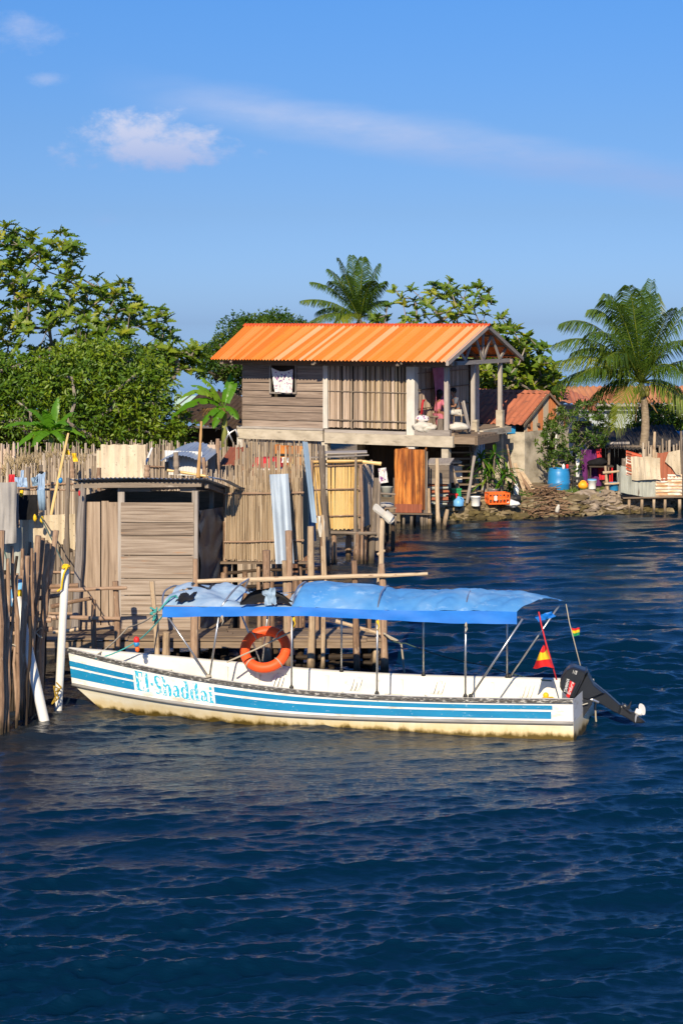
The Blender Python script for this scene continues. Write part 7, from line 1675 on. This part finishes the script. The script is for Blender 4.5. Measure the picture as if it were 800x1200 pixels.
# open broad-leaved tree, upper left
breadfruit('tall open tree with large lobed leaves at upper left', [(-60, 280), (-20, 262), (6, 258), (14, 268), (30, 276), (62, 270), (78, 272), (90, 280), (100, 312), (118, 330), (150, 328), (160, 348), (172, 358), (196, 356), (200, 372), (206, 404), (203, 425), (196, 440), (180, 452), (120, 440), (60, 440), (-60, 440)], 71, 3.2, 420, P(70, 530, 71), P(75, 455, 71), .52, spacing=.36, nl=8)
breadfruit('sparse low limb of large lobed leaves left of the house roof', [(190, 408), (203, 403), (214, 408), (236, 406), (234, 424), (222, 438), (212, 432), (200, 447), (186, 450)], 70, .9, 26, P(178, 530, 70), P(182, 462, 70), .56, spacing=.3, group='broad leaved trees behind the village')
def dense_tree(name, label, poly, Yc, depth, nc, cr, per, leaf, mat, base, group=None, flat=.8, cspace=1.45):
    root = thing(name, label, 'tree', base, group)
    cl = crown_points(poly, Yc, depth, nc, cr*cspace, bias=.7); inner = crown_points(poly, Yc+depth*.45, depth*.35, nc//2, 0)
    branches(root, base, [c for c in cl[::4]], .02, .25, M_BARK)
    nf = len(cl); cl = np.array([tuple(c) for c in cl+inner]); n = len(cl)*per
    idx = np.repeat(np.arange(len(cl)), per); rs = NR.uniform(.6, 1.25, len(cl))*cr; rs[nf:] *= 1.7
    d = NR.normal(size=(n, 3)); d[:, 2] += .45; d[:, 1] -= .4; d /= np.linalg.norm(d, axis=1)[:, None]
    rr = rs[idx]*NR.uniform(.72, 1.05, n); C = cl[idx]+d*rr[:, None]*np.array([1, 1, flat])
    D = d*.6+NR.normal(size=(n, 3))*.6+np.array([0, 0, -.25]); Nn = d*.6+np.array([0, -.1, .35])+NR.normal(size=(n, 3))*.7
    tone = NR.uniform(0, 1, len(cl)); va = np.clip(.5*NR.uniform(0, 1, n)+.5*tone[idx], 0, 1)
    s_ = NR.uniform(.6, 1.3, n)*leaf
    leaf_object('crown', C, D, Nn, s_, s_*.42, mat, root, va); return root
dense_tree('dense_tree', 'dense rounded dark green tree behind the stick fences at left', [(-120, 430), (-60, 424), (0, 422), (40, 420), (75, 412), (110, 403), (140, 406), (165, 412), (182, 424), (194, 445), (203, 470), (214, 492), (222, 518), (215, 534), (-120, 536)], 62, 3.0, 370, .42, 95, .20, L_DENSE, P(110, 532, 62))
dense_tree('shade_tree', 'dark rounded tree with orange tinged tips behind the left end of the orange roof', [(232, 420), (240, 410), (258, 398), (272, 384), (296, 374), (322, 374), (350, 381), (366, 388), (372, 400), (360, 450), (290, 452), (262, 446), (240, 440), (228, 430)], 75, 2.2, 170, .42, 120, .18, L_DARKT, P(300, 530, 75))
breadfruit('open broad leaved tree rising over the middle of the orange roof', [(432, 378), (440, 350), (462, 333), (480, 338), (505, 330), (530, 326), (552, 330), (572, 332), (584, 345), (588, 368), (600, 385), (590, 402), (440, 400)], 73, 1.8, 105, P(520, 530, 73), P(520, 440, 73), .44, lobed=True, spacing=.42, nl=7)
breadfruit('bright green broad leaved tree seen behind the open porch', [(520, 400), (560, 385), (592, 380), (612, 384), (622, 390), (640, 408), (652, 425), (654, 445), (648, 458), (540, 462), (510, 440)], 70, 1.8, 115, P(600, 540, 70), P(596, 470, 70), .42, lobed=False, spacing=.30, nl=10)
dense_tree('green_bush', 'low green bush between porch and terracotta roof', [(545, 430), (570, 415), (600, 412), (630, 425), (650, 440), (652, 462), (545, 470)], 71.5, 1.0, 60, .42, 90, .24, L_BREAD, P(600, 540, 71.5))
# palms: fronds given by tip, arch and sag
def palm(label, crown, trunk_base, fronds, lf, group, bow=(0, 0, 0), r=.17, wind=(-.35, 0, -.1)):
    root = thing('coconut_palm', label, 'palm', trunk_base, group); crown = Vector(crown); tb_ = Vector(trunk_base); mb = MB(); pts = []; rad = []
    for i in range(25):
        t = i/24; pts.append(tb_.lerp(crown, t)+Vector(bow)*math.sin(math.pi*t)); rad.append(r*(1.25-.45*t)*(1.05 if i % 2 else .97)*(1.25 if t < .06 else 1))
    mb.tube(pts, rad, 12); mb.build('trunk', M_PALMB, root, smooth=True)
    for (tip, arch, tone) in fronds:
        tip = Vector(tip); ctrl = crown.lerp(tip, .5)+V3(0, 0, arch); mbr = MB(); rp = []
        for i in range(15):
            t = i/14; rp.append(crown*(1-t)**2+ctrl*2*t*(1-t)+tip*t*t)
        mbr.tube(rp, [.035*(1-.85*i/14) for i in range(15)], 5); fr = mbr.build('frond', L_PALM, root, smooth=True); fr.data.attributes['var'].data.foreach_set('value', [.85]*len(fr.data.polygons))
        mbl = MB(); n = 84
        for i in range(n):
            t = .10+.90*i/(n-1); k = min(13, int(t*14)); f_ = t*14-k; p = rp[k].lerp(rp[k+1], f_); tg = (rp[k+1]-rp[k]).normalized()
            sd = tg.cross(V3(0, 0, 1)); sd = sd.normalized() if sd.length > .05 else V3(1, 0, 0); un = sd.cross(tg)
            L = lf*(math.sin(math.pi*min(1, .16+.80*t))**.6)*R.uniform(.85, 1.1)
            for s in (-1, 1):
                if R.random() < .05: continue
                d = (sd*s*.75+tg*.60+un*.15+V3(*wind)*.35+V3(R.uniform(-.1, .1), R.uniform(-.1, .1), R.uniform(-.1, .05))).normalized()
                w_ = .019; va = min(1, max(0, tone+R.uniform(-.2, .2))); q0, q1 = p, p+d*L*.5+V3(0, 0, -.05*L); q2 = p+d*L*.86+V3(*wind)*L*.18+V3(0, 0, -.46*L)
                nn = tg*w_
                mbl.face([q0-nn*.5, q0+nn*.5, q1+nn, q1-nn], var=va); mbl.face([q1-nn, q1+nn, q2+nn*.15, q2-nn*.15], var=va)
        mbl.build('leaflets', L_PALM, fr)
    mb = MB()
    for k in range(7): a = k*2.4; mb.ball(crown+V3(math.cos(a)*.22, math.sin(a)*.22-.05, -.22-.08*(k % 3)), .11, .11, .13, 8, 6)
    mb.build('coconuts', surf('green brown coconut', [(0, (.09, .10, .02)), (1, (.26, .20, .05))], coord='pos', scale=(4, 4, 4), rough=.5), root, smooth=True)
    for k in range(5):
        a = k*1.3+.4; mb = MB(); q = crown+V3(0, 0, -.1); e = q+V3(math.cos(a)*.7, math.sin(a)*.6, -1.0-.3*(k % 2)); mb.stick(q, e, .03, .012, 5, .15, 6, None, False)
        mb.build('dead_stalk', M_DRY, root)
    return root
YP = 63.0
def fr(px, py, dy, arch, tone=.4): return (P(px, py, YP)+V3(0, dy, 0), arch, tone)
palm('large coconut palm leaning in the wind at right', P(751, 449, YP), P(745, 560, YP),
     [fr(650, 402, -.5, 1.5, .55), fr(661, 378, .6, 1.7, .35), fr(649, 425, -.9, 1.15, .78), fr(652, 452, .5, 1.2, .35), fr(694, 362, .4, 1.5, .5), fr(716, 344, .9, 1.2, .4), fr(706, 352, -.8, 1.6, .4), fr(765, 328, .3, .35, .35), fr(730, 336, -1.2, 1.1, .4), fr(683, 392, -1.5, 1.5, .45), fr(812, 352, .4, .35, .35), fr(840, 425, -.4, .9, .4), fr(782, 362, -1.0, .7, .4),
      fr(712, 500, -1.5, 1.3, .82), fr(824, 500, -1.3, 1.1, .75), fr(815, 476, .9, .9, .3), fr(692, 478, 1.0, 1.0, .3), fr(672, 412, -.2, 1.2, .4), fr(742, 352, 1.5, .8, .3), fr(664, 444, -1.6, 1.2, .55), fr(800, 398, -1.4, 1.0, .45), fr(748, 340, -.5, .6, .35), fr(700, 420, -2.0, 1.3, .5), fr(772, 345, .9, .6, .3), fr(790, 440, -1.9, 1.2, .4)], 1.12, 'coconut palms', bow=(.25, 0, 0), r=.15, wind=(-.22, 0, -.5))
YP = 78.0
palm('smaller coconut palm behind the ridge of the orange roof', P(421, 374, YP), P(425, 520, YP),
     [fr(354, 352, -.4, .7, .6), fr(363, 377, -.7, .7, .55), fr(365, 330, .3, .8, .35), fr(385, 315, .5, .6, .3), fr(396, 303, -.3, .5, .35), fr(412, 299, .6, .4, .3), fr(425, 302, -.6, .4, .35), fr(444, 309, .3, .4, .25), fr(450, 330, -.5, .5, .3), fr(452, 352, .6, .5, .3), fr(395, 380, -1.0, .7, .75), fr(388, 330, -1.2, .7, .4), fr(436, 330, -1.2, .6, .35), fr(405, 322, .9, .6, .3), fr(448, 378, .5, .6, .4), fr(372, 365, 1.0, .7, .3)], .85, 'coconut palms', r=.14, wind=(.15, 0, -.35))
# banana plants
def banana(label, base, leaves, group, h):
    root = thing('banana_plant', label, 'banana plant', base, group); base = Vector(base); mb = MB(); top = base+V3(0, 0, h); mb.tube([base-V3(0, 0, .4), base.lerp(top, .5), top], [.13, .11, .07], 10); mb.build('stem', surf('banana stem', [(0, (.12, .16, .03)), (1, (.30, .30, .10))], scale=(9, 2, 1), rough=.5) if 'banana stem' not in MATS else MATS['banana stem'], root, smooth=True)
    for (tip, arch, wd, tone) in leaves:
        tip = Vector(tip); ctrl = top.lerp(tip, .5)+V3(0, 0, arch); sdv = (tip-top).cross(V3(0, 0, 1)); sdv = sdv.normalized() if sdv.length > .05 else V3(1, 0, 0); sd = R.random()*30; mb = MB()
        def fn(u, v):
            t = v; p = top*(1-t)**2+ctrl*2*t*(1-t)+tip*t*t; k = (math.sin(math.pi*min(1, .10+.88*t))**.6) if t > .12 else .12
            s = 2*u-1; fold = -.25*abs(s)*wd*k+.03*noise.noise(V3(t*14, s*.4, sd))
            tear = .06*wd*noise.noise(V3(t*20, sd, 1 if s > 0 else 5))*abs(s)
            return p+sdv*(s*wd*.5*k)+V3(0, 0, fold+tear)+V3(0, .03*s*s, 0)
        mb.grid(fn, 8, 26, wd, 1.5, tone, keep=lambda u, v: not (abs(u-.5) > .24 and noise.noise(V3(v*16, 3 if u > .5 else 8, sd)) > .33)); mb.build('leaf', L_BAN, root)
    return root
def pf(px, py, Y, dy=0): return P(px, py, Y)+V3(0, dy, 0)
YB = 56.0
banana('young banana plant in front of the dense tree at left', P(60, 540, YB), [(pf(6, 500, YB, -.5), .55, .42, .45), (pf(30, 480, YB, .2), .5, .40, .3), (pf(66, 466, YB, .3), .3, .34, .6), (pf(84, 497, YB, -.6), .5, .40, .4), (pf(20, 526, YB, -.8), .6, .45, .5), (pf(45, 520, YB, -1.0), .5, .42, .5), (pf(102, 512, YB, -.3), .5, .40, .75), (pf(36, 497, YB, -.8), .5, .4, .5), (pf(54, 480, YB, -.4), .4, .38, .55), (pf(80, 520, YB, -.7), .5, .38, .45), (pf(88, 484, YB, .4), .4, .36, .4)], 'banana plants', .95)
YB = 61.5
banana('tattered banana plant beside the plank wall of the house', P(263, 520, YB), [(pf(234, 442, YB, .2), .45, .6, .93), (pf(212, 466, YB, -.4), .95, .7, .92), (pf(202, 488, YB, -.6), 1.0, .75, .4), (pf(276, 448, YB, .5), .3, .4, .5), (pf(270, 438, YB, .6), .2, .4, .6), (pf(236, 500, YB, -.7), .6, .5, .35), (pf(280, 490, YB, -.6), .4, .45, .4), (pf(222, 452, YB, .6), .5, .45, .7), (pf(252, 500, YB, -.8), .4, .4, .5)], 'banana plants', 1.35)
mb = MB()
for k in range(9): a = P(238+k*3, 478, 61.2); mb.grid(lambda u, v: a+V3(.10*(u-.5)*(1-v*.6)-.10*v+.03*k*v+.05*math.sin(v*5+k), .05*math.sin(u*6), -.55*v*(.4+.16*(k % 4))), 3, 5, .2, .7)
tag(mb.build('dead_leaves', M_DRY), 'brown dead leaves hanging under the tattered banana plant', 'dead leaves')
# strap leaved plant, straggly bush, weeds
def strap_plant(label, base, stems, n, ln, group=None):
    root = thing('strap_plant', label, 'plant', base, group); base = Vector(base)
    C, D, Nn, L, W_, va = [], [], [], [], [], []; mb = MB(); mb2 = MB()
    for (dx, dy, h) in stems:
        top = base+V3(dx, dy, h); mb.stick(base+V3(dx*.4, dy*.4, -.2), top, .045, .035, 7, .05, 5)
        for k in range(n):
            a = k*2.4+R.random(); el = R.uniform(-.35, 1.25); d = V3(math.cos(a)*math.cos(el), math.sin(a)*math.cos(el), math.sin(el)); L_ = ln*R.uniform(.7, 1.15); sdv = d.cross(V3(0, 0, 1)).normalized(); tone = R.random(); c_ = top-V3(0, 0, R.uniform(0, .3))
            mb2.grid(lambda u, v: c_+d*L_*v+sdv*((u-.5)*.085*math.sin(math.pi*min(1, .2+.78*v)))+V3(0, 0, -.45*L_*v*v+.02*abs(u-.5)), 2, 6, .1, .6, tone)
    mb.build('stem', M_GREY, root); mb2.build('leaves', L_DRAC, root); return root
strap_plant('tall strap leaved plant growing by the stairs', P(576, 582, 58.8), [(-.35, .0, 1.45), (-.1, .15, 1.2), (.1, -.1, 1.55), (-.2, -.2, .8), (.35, .1, .75), (.55, 0, .95)], 26, .72, 'strap leaved plants')
strap_plant('low strap leaved tuft at the foot of the stained wall', P(594, 577, 59.8), [(.1, 0, .35), (.25, .1, .2)], 16, .45, 'strap leaved plants')
bsh = thing('straggly_bush', 'straggly bush with reddish tips hanging in front of the shelter', 'bush', P(660, 575, 62.0))
tips = crown_points([(628, 520), (640, 492), (652, 478), (668, 470), (700, 468), (718, 472), (722, 490), (712, 508), (716, 520), (690, 522), (690, 545), (664, 555), (650, 552), (636, 548)], 62.4, 1.2, 230, .14)
nodes, par, tn = branches(bsh, P(655, 575, 62.2), tips, .006, .05, M_BARK, ex=.6)
rosettes(bsh, tips, [V3(R.uniform(-1, 1), R.uniform(-1, .5), R.uniform(-.3, 1)) for _ in tips], 13, .19, .07, L_BUSH, False, up=.8)
dense_tree('green_shrub', 'green shrub beside the palm trunk above the awning', [(738, 505), (745, 488), (760, 480), (785, 474), (806, 480), (810, 506), (780, 512), (750, 512)], 67, .8, 60, .34, 80, .17, L_DENSE, P(770, 560, 67))
C, D, Nn, L_, W_, va = [], [], [], [], [], []
for _ in range(2600):
    x = R.choice((R.uniform(7.0, 13), R.gauss(8.1, .25), R.gauss(7.7, .3), R.gauss(6.6, .4))); y = shore_y(x)+R.uniform(.5, 2.6); C.append((x, y, land_z(x, y)-.02)); D.append((R.gauss(0, .4), R.gauss(0, .4), 1)); Nn.append((R.gauss(0, 1), -1, .2)); L_.append(R.uniform(.08, .26)); W_.append(.03); va.append(R.random())
wd_ = bpy.data.objects.new('shore_weeds_base', None)
em = thing('weeds', None, None, V3(8, 60, .5)); em['kind'] = 'stuff'
leaf_object('weed_leaves', C, D, Nn, L_, W_, L_WEED, em, va)
bpy.data.objects.remove(wd_)
